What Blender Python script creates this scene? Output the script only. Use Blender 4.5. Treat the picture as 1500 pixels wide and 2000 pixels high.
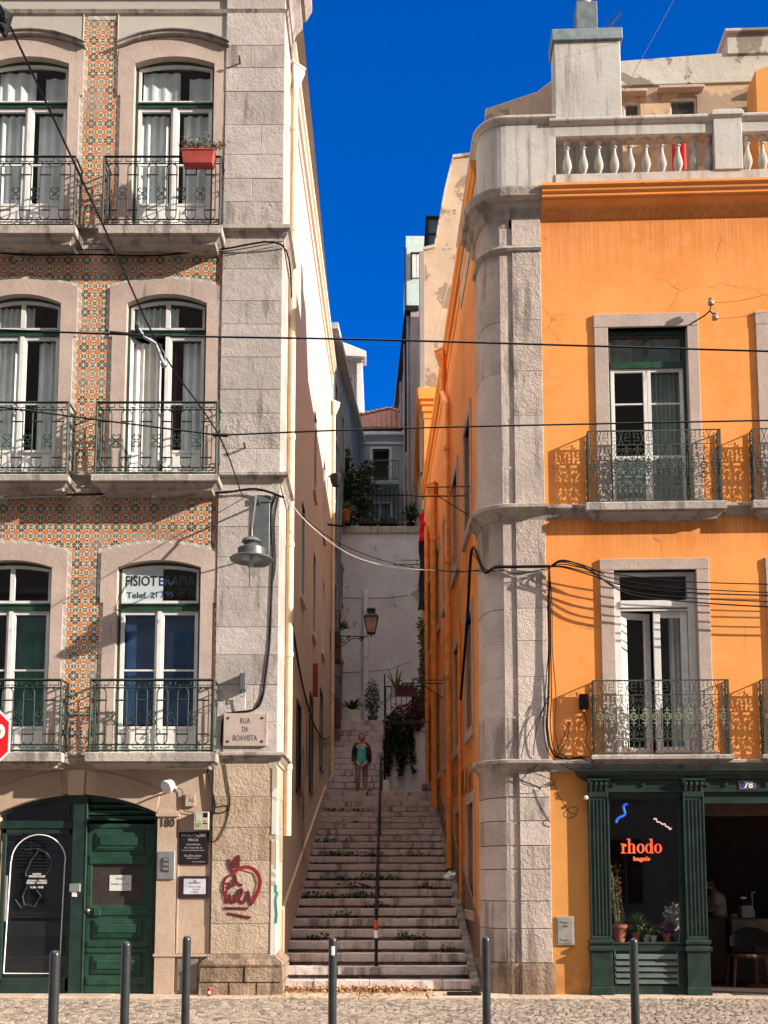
import bpy, bmesh, math, random
from mathutils import Vector, Matrix, noise
random.seed(7)
for o in list(bpy.data.objects): bpy.data.objects.remove(o)
SC = bpy.context.scene
COL = SC.collection
R = math.radians
PI = math.pi

# ------------------------------------------------------------------ camera
F = 2112.0; PPY = 1483.0; EYE = 1.65; PITCH = math.atan(0.112)
cam = bpy.data.cameras.new("camera"); camo = bpy.data.objects.new("camera", cam); COL.objects.link(camo)
camo.location = (0, 0, EYE); camo.rotation_euler = (PI/2 + PITCH, 0, 0)
cam.sensor_fit = 'AUTO'; cam.sensor_width = 36; cam.lens = F/2000*36
cam.shift_y = (PPY-1000)/2000; cam.clip_start = 0.1; cam.clip_end = 2000
SC.camera = camo
SC.render.resolution_x = 768; SC.render.resolution_y = 1024

# ------------------------------------------------------------------ light
SUN = Vector((2.75, -1.0, 1.20)).normalized()          # towards the sun
elev = math.asin(SUN.z); az = math.atan2(SUN.x, SUN.y)  # clockwise from +Y
w = bpy.data.worlds.new("World"); SC.world = w; w.use_nodes = True
wn = w.node_tree.nodes; wl = w.node_tree.links
bg = wn['Background']; sky = wn.new('ShaderNodeTexSky'); sky.sky_type = 'NISHITA'
sky.sun_disc = False; sky.sun_elevation = elev; sky.sun_rotation = az
sky.air_density = 0.8; sky.dust_density = 0.15; sky.ozone_density = 2.5
hs = wn.new('ShaderNodeHueSaturation'); hs.inputs['Saturation'].default_value = 1.55; hs.inputs['Value'].default_value = 1.0
wl.new(sky.outputs[0], hs.inputs['Color'])
tnt = wn.new('ShaderNodeMixRGB'); tnt.blend_type = 'MULTIPLY'; tnt.inputs[0].default_value = 1; tnt.inputs[2].default_value = (1, .92, 1.5, 1); wl.new(hs.outputs[0], tnt.inputs[1])
# bright patch added to the sky overhead, to fill the alley with light
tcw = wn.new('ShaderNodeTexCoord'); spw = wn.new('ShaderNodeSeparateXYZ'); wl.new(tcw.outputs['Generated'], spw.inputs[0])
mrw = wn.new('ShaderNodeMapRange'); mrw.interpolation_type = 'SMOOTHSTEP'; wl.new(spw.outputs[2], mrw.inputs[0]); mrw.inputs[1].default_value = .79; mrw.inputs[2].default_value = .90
top_fill = wn.new('ShaderNodeMixRGB'); wl.new(mrw.outputs[0], top_fill.inputs[0]); top_fill.inputs[2].default_value = (35.0, 33.8, 32.8, 1)
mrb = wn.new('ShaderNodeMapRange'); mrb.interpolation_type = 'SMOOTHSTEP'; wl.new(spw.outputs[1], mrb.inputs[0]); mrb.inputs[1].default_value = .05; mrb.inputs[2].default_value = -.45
back_fill = wn.new('ShaderNodeMixRGB'); wl.new(mrb.outputs[0], back_fill.inputs[0]); wl.new(tnt.outputs[0], back_fill.inputs[1]); back_fill.inputs[2].default_value = (1.5, 1.42, 1.34, 1)   # pale glow added to the sky behind the camera as neutral fill
wl.new(back_fill.outputs[0], top_fill.inputs[1]); wl.new(top_fill.outputs[0], bg.inputs['Color'])
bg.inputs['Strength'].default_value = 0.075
sl = bpy.data.lights.new("sun", 'SUN'); so = bpy.data.objects.new("sun", sl); COL.objects.link(so)
sl.energy = 5.0; sl.angle = R(0.5); sl.color = (1.0, 0.915, 0.80)
so.rotation_euler = SUN.to_track_quat('Z', 'Y').to_euler(); so.location = (20, -8, 20)
SC.view_settings.view_transform = 'Standard'; SC.view_settings.look = 'None'
SC.view_settings.exposure = 1.16
SC.cycles.diffuse_bounces = 8; SC.cycles.max_bounces = 14; SC.view_settings.gamma = 1.0

# ------------------------------------------------------------------ pixel -> place
def ray(u, v):
    x = (u-750)/F; y = (PPY-v)/F
    return Vector((x, math.cos(PITCH)-math.sin(PITCH)*y, math.sin(PITCH)+math.cos(PITCH)*y))
def onY(u, v, Y):
    d = ray(u, v); return Vector((0, 0, EYE)) + d*(Y/d.y)
def onZ(u, v, z):
    d = ray(u, v); return Vector((0, 0, EYE)) + d*((z-EYE)/d.z)
class Fr:
    """local frame: x along the facade, y into the wall, z up"""
    def __init__(s, ox, oy, ang):
        s.M = Matrix.Translation((ox, oy, 0)) @ Matrix.Rotation(ang, 4, 'Z'); s.I = s.M.inverted()
    def p(s, u, v, d=0.0):
        o = s.I @ Vector((0, 0, EYE)); q = s.I.to_3x3() @ ray(u, v)
        t = (d-o.y)/q.y; r = o+q*t; return r.x, r.z
    def x(s, u, v, d=0.0): return s.p(u, v, d)[0]
    def z(s, v, d=0.0, u=750): return s.p(u, v, d)[1]
WORLD = Fr(0, 0, 0)
LF = Fr(-1.62, 16.0, 0.0)                       # tiled building, street front
LS = Fr(-1.62, 16.0, math.atan2(1, 0.0047))     # its alley side: x goes up the alley
RF = Fr(1.51, 16.0, R(-2.3))                    # orange building, street front
RSD = Vector((-0.0208, 1.0, 0)).normalized()
_c = RF.M @ Vector((0, 0.42, 0))
RS = Fr(_c.x, _c.y, math.atan2(RSD.y, RSD.x)+PI)    # alley side: x goes TOWARDS the street (negative = deeper)

# ------------------------------------------------------------------ object helpers
WM = {}
def setp(o, label=None, cat=None, group=None, kind=None):
    if label: o['label'] = label
    if cat: o['category'] = cat
    if group: o['group'] = group
    if kind: o['kind'] = kind
    return o
def place(o, M, parent):
    WM[o.name] = M.copy()
    if parent is not None:
        o.parent = parent; o.matrix_basis = WM[parent.name].inverted() @ M
    else: o.matrix_basis = M
    return o
def thing(name, label, cat, fr=None, loc=(0, 0, 0), group=None, rotz=0):
    o = bpy.data.objects.new(name, None); COL.objects.link(o); o.empty_display_size = .1
    M = (fr.M if fr else Matrix.Identity(4)) @ Matrix.Translation(loc) @ Matrix.Rotation(rotz, 4, 'Z')
    place(o, M, None); return setp(o, label, cat, group)
def copy_tree(o, M=None, parent=None):
    c = o.copy(); COL.objects.link(c)
    if M is None: place(c, WM[parent.name] @ (WM[o.parent.name].inverted() @ WM[o.name]), parent)
    else: place(c, M, parent)
    for ch in [k for k in o.children]: copy_tree(ch, None, c)
    return c

class MB:
    def __init__(s): s.v = []; s.f = []; s.m = []; s.mi = 0
    def add(s, vs, fs):
        n = len(s.v); s.v += [tuple(v) for v in vs]; s.f += [tuple(i+n for i in f) for f in fs]; s.m += [s.mi]*len(fs); return s
    def box(s, x0, x1, y0, y1, z0, z1, M=None):
        if x0 > x1: x0, x1 = x1, x0
        if y0 > y1: y0, y1 = y1, y0
        if z0 > z1: z0, z1 = z1, z0
        vs = [(x0,y0,z0),(x1,y0,z0),(x1,y1,z0),(x0,y1,z0),(x0,y0,z1),(x1,y0,z1),(x1,y1,z1),(x0,y1,z1)]
        if M is not None: vs = [M @ Vector(v) for v in vs]
        return s.add(vs, [(0,3,2,1),(4,5,6,7),(0,1,5,4),(1,2,6,5),(2,3,7,6),(3,0,4,7)])
    def quad(s, a, b, c, d): return s.add([a, b, c, d], [(0,1,2,3)])
    def prism(s, poly, y0, y1):          # polygon of (x,z) pushed along y
        if sum(poly[i][0]*poly[(i+1) % len(poly)][1]-poly[(i+1) % len(poly)][0]*poly[i][1] for i in range(len(poly))) < 0: poly = poly[::-1]
        n = len(poly)
        return s.add([(x, y0, z) for x, z in poly]+[(x, y1, z) for x, z in poly],
            [tuple(range(n)), tuple(range(2*n-1, n-1, -1))]+[(i, i+n, (i+1) % n+n, (i+1) % n) for i in range(n)])
    def prismz(s, poly, z0, z1):         # polygon of (x,y) pushed up
        if sum(poly[i][0]*poly[(i+1) % len(poly)][1]-poly[(i+1) % len(poly)][0]*poly[i][1] for i in range(len(poly))) < 0: poly = poly[::-1]
        n = len(poly)
        return s.add([(x, y, z0) for x, y in poly]+[(x, y, z1) for x, y in poly],
            [tuple(range(n-1, -1, -1)), tuple(range(n, 2*n))]+[(i, (i+1) % n, (i+1) % n+n, i+n) for i in range(n)])
    def strip(s, lo, hi, y0, y1):        # band between two (x,z) curves with the same count, thickness in y
        n = len(lo)
        vs = [(x, y0, z) for x, z in lo]+[(x, y0, z) for x, z in hi]+[(x, y1, z) for x, z in lo]+[(x, y1, z) for x, z in hi]
        fs = []
        for i in range(n-1):
            fs += [(i, i+1, n+i+1, n+i), (2*n+i+1, 2*n+i, 3*n+i, 3*n+i+1), (i, 2*n+i, 2*n+i+1, i+1), (n+i, n+i+1, 3*n+i+1, 3*n+i)]
        fs += [(0, n, 3*n, 2*n), (n-1, 3*n-1, 4*n-1, 2*n-1)]
        return s.add(vs, fs)
    def tube(s, path, r, n=5, closed=False, flat=1.0):
        P = [Vector(p) for p in path]; m = len(P); rings = []
        if m < 2: return s
        rr = r if isinstance(r, (list, tuple)) else [r]*m
        up = None
        for i in range(m):
            a = P[(i-1) % m] if (closed or i > 0) else P[i]; b = P[(i+1) % m] if (closed or i < m-1) else P[i]
            t = (b-a)
            if t.length < 1e-9: t = Vector((0, 0, 1))
            t.normalize()
            if up is None: up = Vector((0, 1, 0)) if abs(t.y) < .9 else Vector((1, 0, 0))
            e1 = (up-t*up.dot(t))
            if e1.length < 1e-6: e1 = t.orthogonal()
            e1.normalize(); e2 = t.cross(e1); up = e1
            rings.append([P[i]+(e1*math.cos(2*PI*k/n)*flat+e2*math.sin(2*PI*k/n))*rr[i] for k in range(n)])
        vs = [v for ring in rings for v in ring]; fs = []
        for i in range(m if closed else m-1):
            j = (i+1) % m
            for k in range(n): fs.append((i*n+k, i*n+(k+1) % n, j*n+(k+1) % n, j*n+k))
        if not closed: fs += [tuple(range(n-1, -1, -1)), tuple(range((m-1)*n, m*n))]
        return s.add(vs, fs)
    def lathe(s, prof, c=(0, 0, 0), n=16, a0=0, a1=2*PI, M=None):   # prof: (radius, z)
        full = abs(a1-a0-2*PI) < 1e-6; k = n if full else n+1
        vs = []
        for r, z in prof:
            for i in range(k):
                a = a0+(a1-a0)*i/n; v = Vector((c[0]+r*math.cos(a), c[1]+r*math.sin(a), c[2]+z))
                vs.append(M @ v if M is not None else v)
        fs = []
        for j in range(len(prof)-1):
            for i in range(n if full else n): fs.append((j*k+i, j*k+(i+1) % k, (j+1)*k+(i+1) % k, (j+1)*k+i))
        if full:
            if prof[0][0] > 1e-4: fs.append(tuple(range(k-1, -1, -1)))
            if prof[-1][0] > 1e-4: fs.append(tuple(range((len(prof)-1)*k, len(prof)*k)))
        return s.add(vs, fs)
    def ball(s, c, r, n=8, sq=(1, 1, 1)):
        prof = [(max(0.0001, math.sin(PI*i/n))*1.0, -math.cos(PI*i/n)) for i in range(n+1)]
        M = Matrix.Translation(c) @ Matrix.Diagonal((r*sq[0], r*sq[1], r*sq[2], 1))
        return s.lathe(prof, n=n+2, M=M)
    def sweep(s, path, prof, closed_ends=True):    # plan path (x,y), outward on the right of travel; prof (out,z) open list
        n = len(path); k = len(prof); rings = []
        for i in range(n):
            p = Vector(path[i]).to_2d() if len(path[i]) > 2 else Vector(path[i])
            d1 = (Vector(path[i])-Vector(path[i-1])).normalized() if i > 0 else None
            d2 = (Vector(path[i+1])-Vector(path[i])).normalized() if i < n-1 else None
            if d1 is None: d1 = d2
            if d2 is None: d2 = d1
            n1 = Vector((d1.y, -d1.x)); n2 = Vector((d2.y, -d2.x)); m = (n1+n2)
            m = m/(m.dot(n1)) if abs(m.dot(n1)) > .2 else m
            rings.append([(p.x+m.x*o, p.y+m.y*o, z) for o, z in prof])
        vs = [v for r_ in rings for v in r_]; fs = []
        for i in range(n-1):
            for j in range(k-1): fs.append((i*k+j, (i+1)*k+j, (i+1)*k+j+1, i*k+j+1))
        s.add(vs, fs)
        if closed_ends:
            s.add(rings[0], [tuple(range(k-1, -1, -1))]); s.add(rings[-1], [tuple(range(k))])
        return s
    def leaf(s, c, size, up=None):
        c = Vector(c); a = random.random()*2*PI; b = random.uniform(-.9, .9)
        d = Vector((math.cos(a)*math.cos(b), math.sin(a)*math.cos(b), math.sin(b)))
        t = d.orthogonal().normalized(); t.rotate(Matrix.Rotation(random.random()*6.28, 3, d))
        L = size*random.uniform(.6, 1.3); W = L*.42
        nrm = d.cross(t)*L*.15
        return s.add([c, c+d*L*.5+t*W+nrm, c+d*L, c+d*L*.5-t*W+nrm], [(0, 1, 2, 3)])
    def build(s, name, mat, parent=None, fr=None, bevel=0, smooth=False, M=None, seg=1):
        me = bpy.data.meshes.new(name)
        bm = bmesh.new(); vv = [bm.verts.new(v) for v in s.v]
        for f, mi in zip(s.f, s.m):
            try:
                nf = bm.faces.new([vv[i] for i in f]); nf.material_index = mi; nf.smooth = smooth
            except ValueError: pass
        if bevel:
            bm.normal_update()
            ed = [e for e in bm.edges if len(e.link_faces) == 2 and e.link_faces[0].normal.angle(e.link_faces[1].normal, 0) > .6]
            bmesh.ops.bevel(bm, geom=ed, offset=bevel, offset_type='OFFSET', segments=seg, affect='EDGES', clamp_overlap=True)
        bm.to_mesh(me); bm.free()
        for m in (mat if isinstance(mat, (list, tuple)) else [mat]): me.materials.append(m)
        o = bpy.data.objects.new(name, me); COL.objects.link(o)
        MM = M if M is not None else (fr.M if fr is not None else (WM[parent.name] if parent else Matrix.Identity(4)))
        place(o, MM, parent)
        if smooth:
            try:
                me.set_sharp_from_angle(angle=R(40))
            except Exception: pass
        return o

def arc(cx, cz, r, a0, a1, n=8, rz=None):
    rz = r if rz is None else rz
    return [(cx+r*math.cos(a0+(a1-a0)*i/n), cz+rz*math.sin(a0+(a1-a0)*i/n)) for i in range(n+1)]
def spiral(cx, cz, r0, r1, a0, a1, n=10):
    return [(cx+(r0+(r1-r0)*i/n)*math.cos(a0+(a1-a0)*i/n), cz+(r0+(r1-r0)*i/n)*math.sin(a0+(a1-a0)*i/n)) for i in range(n+1)]
def wallgrid(mb, x0, x1, z0, z1, holes, y=0.0, rev=0.25):
    xs = sorted({x0, x1} | {h[0] for h in holes} | {h[1] for h in holes}); zs = sorted({z0, z1} | {h[2] for h in holes} | {h[3] for h in holes})
    xs = [x for x in xs if x0 <= x <= x1]; zs = [z for z in zs if z0 <= z <= z1]
    for i in range(len(xs)-1):
        for j in range(len(zs)-1):
            cx = (xs[i]+xs[i+1])/2; cz = (zs[j]+zs[j+1])/2
            if any(h[0] < cx < h[1] and h[2] < cz < h[3] for h in holes): continue
            mb.quad((xs[i], y, zs[j]), (xs[i+1], y, zs[j]), (xs[i+1], y, zs[j+1]), (xs[i], y, zs[j+1]))
    for a, b, c, d in holes:
        a = max(a, x0); b = min(b, x1); c = max(c, z0); d = min(d, z1)
        mb.quad((a, y, c), (a, y, d), (a, y+rev, d), (a, y+rev, c)); mb.quad((b, y, d), (b, y, c), (b, y+rev, c), (b, y+rev, d))
        mb.quad((a, y, d), (b, y, d), (b, y+rev, d), (a, y+rev, d)); mb.quad((b, y, c), (a, y, c), (a, y+rev, c), (b, y+rev, c))
def text(s, name, mat, parent, fr, cx, cz, w, h, d, ext=.004, bold=0.0, loc=None):
    cu = bpy.data.curves.new(name, 'FONT'); cu.body = s; cu.align_x = 'CENTER'; cu.align_y = 'CENTER'
    cu.extrude = .02; cu.offset = bold; cu.resolution_u = 3
    t = bpy.data.objects.new(name+"_tmp", cu); COL.objects.link(t); bpy.context.view_layer.update()
    me = bpy.data.meshes.new_from_object(t.evaluated_get(bpy.context.evaluated_depsgraph_get()))
    bpy.data.objects.remove(t); bpy.data.curves.remove(cu)
    xs = [v.co.x for v in me.vertices]; ys = [v.co.y for v in me.vertices]
    mx, my = (max(xs)+min(xs))/2, (max(ys)+min(ys))/2; sx = w/(max(xs)-min(xs)); sy = h/(max(ys)-min(ys)) if h else sx
    for v in me.vertices:
        x, y, z = v.co; v.co = (cx+(x-mx)*sx, d-ext*(z/.02+1), cz+(y-my)*sy)
    me.name = name; me.materials.clear(); me.materials.append(mat)
    o = bpy.data.objects.new(name, me); COL.objects.link(o)
    return place(o, fr.M if fr else WM[parent.name], parent)

# ------------------------------------------------------------------ material graph helper
class N:
    def __init__(s, g, o): s.g = g; s.o = o
    def _m(s, op, *a, clamp=False):
        n = s.g.nodes.new('ShaderNodeMath'); n.operation = op; n.use_clamp = clamp
        for i, v in enumerate((s,)+a):
            if isinstance(v, N): s.g.links.new(v.o, n.inputs[i])
            else: n.inputs[i].default_value = v
        return N(s.g, n.outputs[0])
    def __add__(s, b): return s._m('ADD', b)
    __radd__ = __add__
    def __sub__(s, b): return s._m('SUBTRACT', b)
    def __rsub__(s, b): return (s*-1)+b
    def __mul__(s, b): return s._m('MULTIPLY', b)
    __rmul__ = __mul__
    def __truediv__(s, b): return s._m('DIVIDE', b)
    def lt(s, b): return s._m('LESS_THAN', b)
    def gt(s, b): return s._m('GREATER_THAN', b)
    def abs(s): return s._m('ABSOLUTE')
    def fract(s): return s._m('FRACT')
    def floor(s): return s._m('FLOOR')
    def min(s, b): return s._m('MINIMUM', b)
    def max(s, b): return s._m('MAXIMUM', b)
    def sin(s): return s._m('SINE')
    def sqrt(s): return s._m('SQRT')
    def pow(s, b): return s._m('POWER', b)
    def clamp(s): return s._m('ADD', 0.0, clamp=True)
    def smooth(s, a, b):
        n = s.g.nodes.new('ShaderNodeMapRange'); n.interpolation_type = 'SMOOTHSTEP'
        s.g.links.new(s.o, n.inputs[0]); n.inputs[1].default_value = a; n.inputs[2].default_value = b
        return N(s.g, n.outputs[0])
class G:
    def __init__(s, name):
        s.m = bpy.data.materials.new(name); s.m.use_nodes = True; s.t = s.m.node_tree; s.nodes = s.t.nodes; s.links = s.t.links
        s.b = s.nodes['Principled BSDF']; s.out = s.nodes['Material Output']
        s.tc = s.nodes.new('ShaderNodeTexCoord'); sp = s.nodes.new('ShaderNodeSeparateXYZ')
        s.links.new(s.tc.outputs['Object'], sp.inputs[0]); s.P = s.tc.outputs['Object']
        s.X, s.Y, s.Z = (N(s.t, sp.outputs[i]) for i in range(3))
    def vec(s, x, y, z):
        n = s.nodes.new('ShaderNodeCombineXYZ')
        for i, v in enumerate((x, y, z)):
            if isinstance(v, N): s.links.new(v.o, n.inputs[i])
            else: n.inputs[i].default_value = v
        return n.outputs[0]
    def noise(s, sc, det=3, rough=.55, vec=None, dist=0):
        n = s.nodes.new('ShaderNodeTexNoise'); n.inputs['Scale'].default_value = sc; n.inputs['Detail'].default_value = det
        n.inputs['Roughness'].default_value = rough; n.inputs['Distortion'].default_value = dist
        s.links.new(vec if vec is not None else s.P, n.inputs['Vector']); return N(s.t, n.outputs['Fac'])
    def voro(s, sc, feat='F1', vec=None, out='Distance'):
        n = s.nodes.new('ShaderNodeTexVoronoi'); n.feature = feat; n.inputs['Scale'].default_value = sc
        s.links.new(vec if vec is not None else s.P, n.inputs['Vector']); return N(s.t, n.outputs[out])
    def mix(s, f, a, b, mode='MIX'):
        n = s.nodes.new('ShaderNodeMixRGB'); n.blend_type = mode
        for i, v in enumerate((f, a, b)):
            if isinstance(v, N): s.links.new(v.o, n.inputs[i])
            elif hasattr(v, 'links') or hasattr(v, 'is_output'): s.links.new(v, n.inputs[i])
            elif i == 0: n.inputs[0].default_value = v
            else: n.inputs[i].default_value = (*v, 1)
        return n.outputs[0]
    def col(s, c):
        if hasattr(c, 'is_output'): s.links.new(c, s.b.inputs['Base Color'])
        else: s.b.inputs['Base Color'].default_value = (*c, 1)
    def set(s, **k):
        for a, v in k.items():
            i = s.b.inputs[a.replace('_', ' ')]
            if isinstance(v, N): s.links.new(v.o, i)
            else: i.default_value = v
    def bump(s, h, st=.3, dist=.02):
        n = s.nodes.new('ShaderNodeBump'); n.inputs['Strength'].default_value = st; n.inputs['Distance'].default_value = dist
        s.links.new(h.o, n.inputs['Height']); s.links.new(n.outputs[0], s.b.inputs['Normal'])

def plain(name, c, rough=.6, metal=0, var=.25, vs=6, bump=0.15, bs=60, spec=.4, dirt=None, dthr=.6):
    g = G(name); d = tuple(x*(1-var) for x in c); l = tuple(min(1, x*(1+var*.5)) for x in c)
    n = g.noise(vs, 4); k = g.mix(n.smooth(.3, .7), d, l)
    if dirt: k = g.mix(g.noise(vs*2.3, 5, .65).smooth(dthr, dthr+.12), k, dirt)
    g.col(k); g.set(Roughness=rough, Metallic=metal); g.set(Specular_IOR_Level=spec)
    if bump: g.bump(g.noise(bs, 3), bump, .01)
    return g.m
def stone(name, c, c2, vs=1.6, bump=.5, dirt=(.07, .055, .045), dthr=.62, pit=.5):
    g = G(name); n = g.noise(vs, 5, .6); f = g.noise(28, 4, .6)
    k = g.mix(n.smooth(.32, .68), c, c2)
    k = g.mix(f.smooth(.45, .75)*.35, k, tuple(x*.55 for x in c))
    st = g.noise(1.0, 4, .6, g.vec(g.X*5, g.Y*5, g.Z*.7))
    k = g.mix(st.smooth(dthr, dthr+.16)*.55, k, dirt)
    vv = g.voro(26); hole = 1-vv.smooth(.08, .22)
    k = g.mix(hole*g.noise(5, 2).smooth(.5, .62)*pit, k, tuple(x*.35 for x in c))
    g.col(k); g.set(Roughness=.88); g.set(Specular_IOR_Level=.25)
    g.bump(f*.6+g.noise(9, 4)*.8+g.noise(90, 3)*.25-hole*.35, bump, .03); return g.m
def plaster(name, c, c2, dirt, ztop=None, stk=.5, patch=None, crack=.0, bump=.25, low=None, pthr=.55, dthr=.6):
    g = G(name); k = g.mix(g.noise(.9, 5, .6).smooth(.3, .7), c, c2)
    k = g.mix(g.noise(40, 3).smooth(.4, .8)*.25, k, tuple(x*.72 for x in c))
    if patch:
        pm = g.noise(1.1, 6, .62, None, .3).smooth(pthr, pthr+.03); k = g.mix(pm*.9, k, patch)
    d1 = g.noise(1.0, 5, .65, g.vec(g.X*7, g.Y*7, g.Z*.45)); k = g.mix(d1.smooth(dthr, dthr+.2)*stk, k, dirt)
    if ztop:
        for zt, ln in ztop:
            m = (g.Z-(zt-ln)).smooth(0, ln)*(g.Z.lt(zt)); d2 = g.noise(1.0, 4, .7, g.vec(g.X*22, g.Y*22, g.Z*.5))
            k = g.mix(m*d2.smooth(.38, .62)*.55, k, dirt)
    if low:
        m = 1-g.Z.smooth(0.0, low); k = g.mix(m*g.noise(3, 5, .7).smooth(.35, .6)*.75, k, dirt)
    h = g.noise(35, 4)*.5+g.noise(6, 3)*.8
    if crack:
        vd = g.nodes.new('ShaderNodeVectorMath'); vd.operation = 'MULTIPLY_ADD'
        nz = g.nodes.new('ShaderNodeTexNoise'); nz.inputs['Scale'].default_value = 2.2; nz.inputs['Detail'].default_value = 5
        g.links.new(g.P, nz.inputs['Vector']); g.links.new(nz.outputs['Color'], vd.inputs[0]); vd.inputs[1].default_value = (.5, .5, .5); g.links.new(g.P, vd.inputs[2])
        e = g.voro(.55, 'DISTANCE_TO_EDGE', vd.outputs[0]); cm = (1-e.smooth(.002, .007))*g.noise(.8, 2).smooth(.5, .56)
        k = g.mix(cm*crack, k, tuple(x*.3 for x in dirt)); h = h-cm*.8
    g.col(k); g.set(Roughness=.9); g.set(Specular_IOR_Level=.2); g.bump(h, bump, .02); return g.m

def tile_material():
    g = G('azulejo_tiles'); p = .288
    u = ((g.X+.02)/p).fract()-.5; v = ((g.Z+.05)/p).fract()-.5; a = u.abs(); b = v.abs(); mx = a.max(b); mn = a.min(b)
    cream = (.60, .54, .43)
    k = g.mix(g.noise(3, 3), cream, (.50, .45, .36))
    br = mx.gt(.235)*mx.lt(.36)*mn.gt(.09)                       # orange brackets
    k = g.mix(br, k, (.70, .175, .035))
    ol = ((mx-.235).abs().lt(.010)+(mx-.37).abs().lt(.012)).clamp()*mn.gt(.07)*mx.lt(.39)
    k = g.mix(ol, k, (.14, .08, .06))
    s = a+b; star = s.lt(.33)*(a-b).abs().gt(.022)*(mn.gt(.012))
    k = g.mix(star, k, (.045, .040, .028)); k = g.mix((s-.36).abs().lt(.012)*mx.lt(.2), k, (.25, .24, .17))
    band = mx.gt(.39); k = g.mix(band, k, (.52, .48, .38))
    c = .5-mx                                                     # 0 at the tile joint
    petal = ((mn*26).sin()*.5+.5)*.075+.018
    fl = band*c.lt(petal)*mn.lt(.30)*mn.gt(.02); k = g.mix(fl, k, (.10, .12, .08))
    k = g.mix(band*(mn-.15).abs().lt(.03)*c.lt(.035), k, (.65, .25, .06))
    rd = a.gt(.40)*b.gt(.40); k = g.mix(rd, k, (.25, .035, .025)); k = g.mix(a.gt(.455)*b.gt(.455), k, (.7, .3, .12))
    k = g.mix(((mx-.395).abs().lt(.008)), k, (.16, .13, .10))
    hp = ((a-.25).abs().lt(.004)+(b-.25).abs().lt(.004)+(.5-mx).lt(.004)).clamp()
    k = g.mix(hp*.35, k, (.2, .18, .15))
    k = g.mix(g.noise(1.4, 5, .6).smooth(.45, .7)*.35, k, (.16, .13, .10))
    rt = g.voro(1/p*1.0, 'F1', g.vec((g.X/p+.5).floor()*p, 0.0, (g.Z/p+.5).floor()*p)); k = g.mix(((((g.X/p).floor()*12.9898+(g.Z/p).floor()*78.233).sin()*43758.5).fract()).gt(.86)*.35, k, (.36, .30, .24))
    g.col(k); g.set(Roughness=.28); g.bump(1-hp, .15, .004); return g.m
def tile_border_material():
    g = G('azulejo_border'); p = .085
    t = ((g.X+g.Z*1.0)/p); a = (t.fract()-.5).abs(); odd = ((t.floor()*.5).fract()).gt(.25)
    k = g.mix(g.noise(3, 2), (.55, .54, .46), (.47, .47, .42))
    k = g.mix(a.lt(.26)*odd, k, (.16, .22, .20)); k = g.mix(a.lt(.12), k, (.62, .42, .30)); k = g.mix(a.gt(.44), k, (.07, .08, .07))
    g.col(k); g.set(Roughness=.3); return g.m
def glass_material(name, tint=(.9, .95, 1), refl=.9):
    g = G(name); g.nodes.remove(g.b)
    tr = g.nodes.new('ShaderNodeBsdfTransparent'); tr.inputs[0].default_value = (*tint, 1)
    gl = g.nodes.new('ShaderNodeBsdfGlossy'); gl.inputs['Roughness'].default_value = .02; gl.inputs[0].default_value = (refl, refl, refl, 1)
    fr = g.nodes.new('ShaderNodeFresnel'); fr.inputs[0].default_value = 1.5; mx = g.nodes.new('ShaderNodeMixShader')
    ge = g.nodes.new('ShaderNodeNewGeometry'); fac = N(g.t, fr.outputs[0])*(1-N(g.t, ge.outputs['Backfacing'])); g.links.new(fac.o, mx.inputs[0]); g.links.new(tr.outputs[0], mx.inputs[1]); g.links.new(gl.outputs[0], mx.inputs[2]); g.links.new(mx.outputs[0], g.out.inputs[0])
    return g.m
def emit(name, c, s):
    g = G(name); g.col(c); g.b.inputs['Emission Color'].default_value = (*c, 1); g.b.inputs['Emission Strength'].default_value = s; return g.m
def fluted(name, c, per, rough=.5):      # corrugated/roof tiles bump
    g = G(name); k = g.mix(g.noise(5, 4).smooth(.3, .7), c, tuple(x*.55 for x in c)); g.col(k); g.set(Roughness=rough)
    g.bump(((g.X/per)*2*PI).sin()+((g.Y/.35).fract()), .8, .04); return g.m

M = {}
M['lime'] = stone('limestone_grey', (.44, .38, .35), (.34, .295, .27))
M['lime_pink'] = stone('limestone_pink', (.45, .35, .30), (.37, .285, .245), bump=.25)
M['lime_warm'] = stone('limestone_warm', (.46, .36, .27), (.36, .27, .19), bump=.8, dirt=(.25, .15, .07), dthr=.55, pit=.8)
M['lime_r'] = stone('limestone_corner', (.42, .34, .30), (.32, .265, .24), dthr=.58)
M['lime_base'] = stone('limestone_plinth', (.38, .275, .195), (.22, .145, .10), vs=3.5, bump=1.3, dirt=(.07, .045, .03), dthr=.45, pit=.9)
M['cornice'] = stone('cornice_stone', (.42, .36, .32), (.28, .24, .21), dirt=(.05, .045, .04), dthr=.5)
M['lime_set'] = [M['lime'], stone('limestone_grey_pale', (.46, .40, .37), (.37, .32, .295), dthr=.66), stone('limestone_grey_stained', (.41, .355, .325), (.31, .27, .245), dthr=.54, pit=.8), stone('limestone_grey_rough', (.43, .37, .335), (.30, .26, .235), bump=1.0, pit=1.0, dthr=.56)]
M['lower_set'] = [stone('limestone_warm_a', (.47, .365, .27), (.38, .285, .205), bump=.8, dirt=(.25, .15, .07), dthr=.6, pit=.7), stone('limestone_warm_b', (.43, .33, .245), (.33, .24, .17), bump=1.0, dirt=(.24, .14, .07), dthr=.5, pit=.9)]
M['lime_r_set'] = [stone('limestone_corner_a', (.55, .455, .405), (.45, .37, .325), dthr=.6), stone('limestone_corner_b', (.50, .41, .36), (.38, .31, .275), dthr=.5, pit=.8), stone('limestone_corner_c', (.57, .475, .42), (.47, .39, .345), dthr=.66, bump=.8), stone('limestone_corner_d', (.48, .39, .34), (.38, .305, .265), dthr=.48, bump=.9, pit=.9)]
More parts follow.
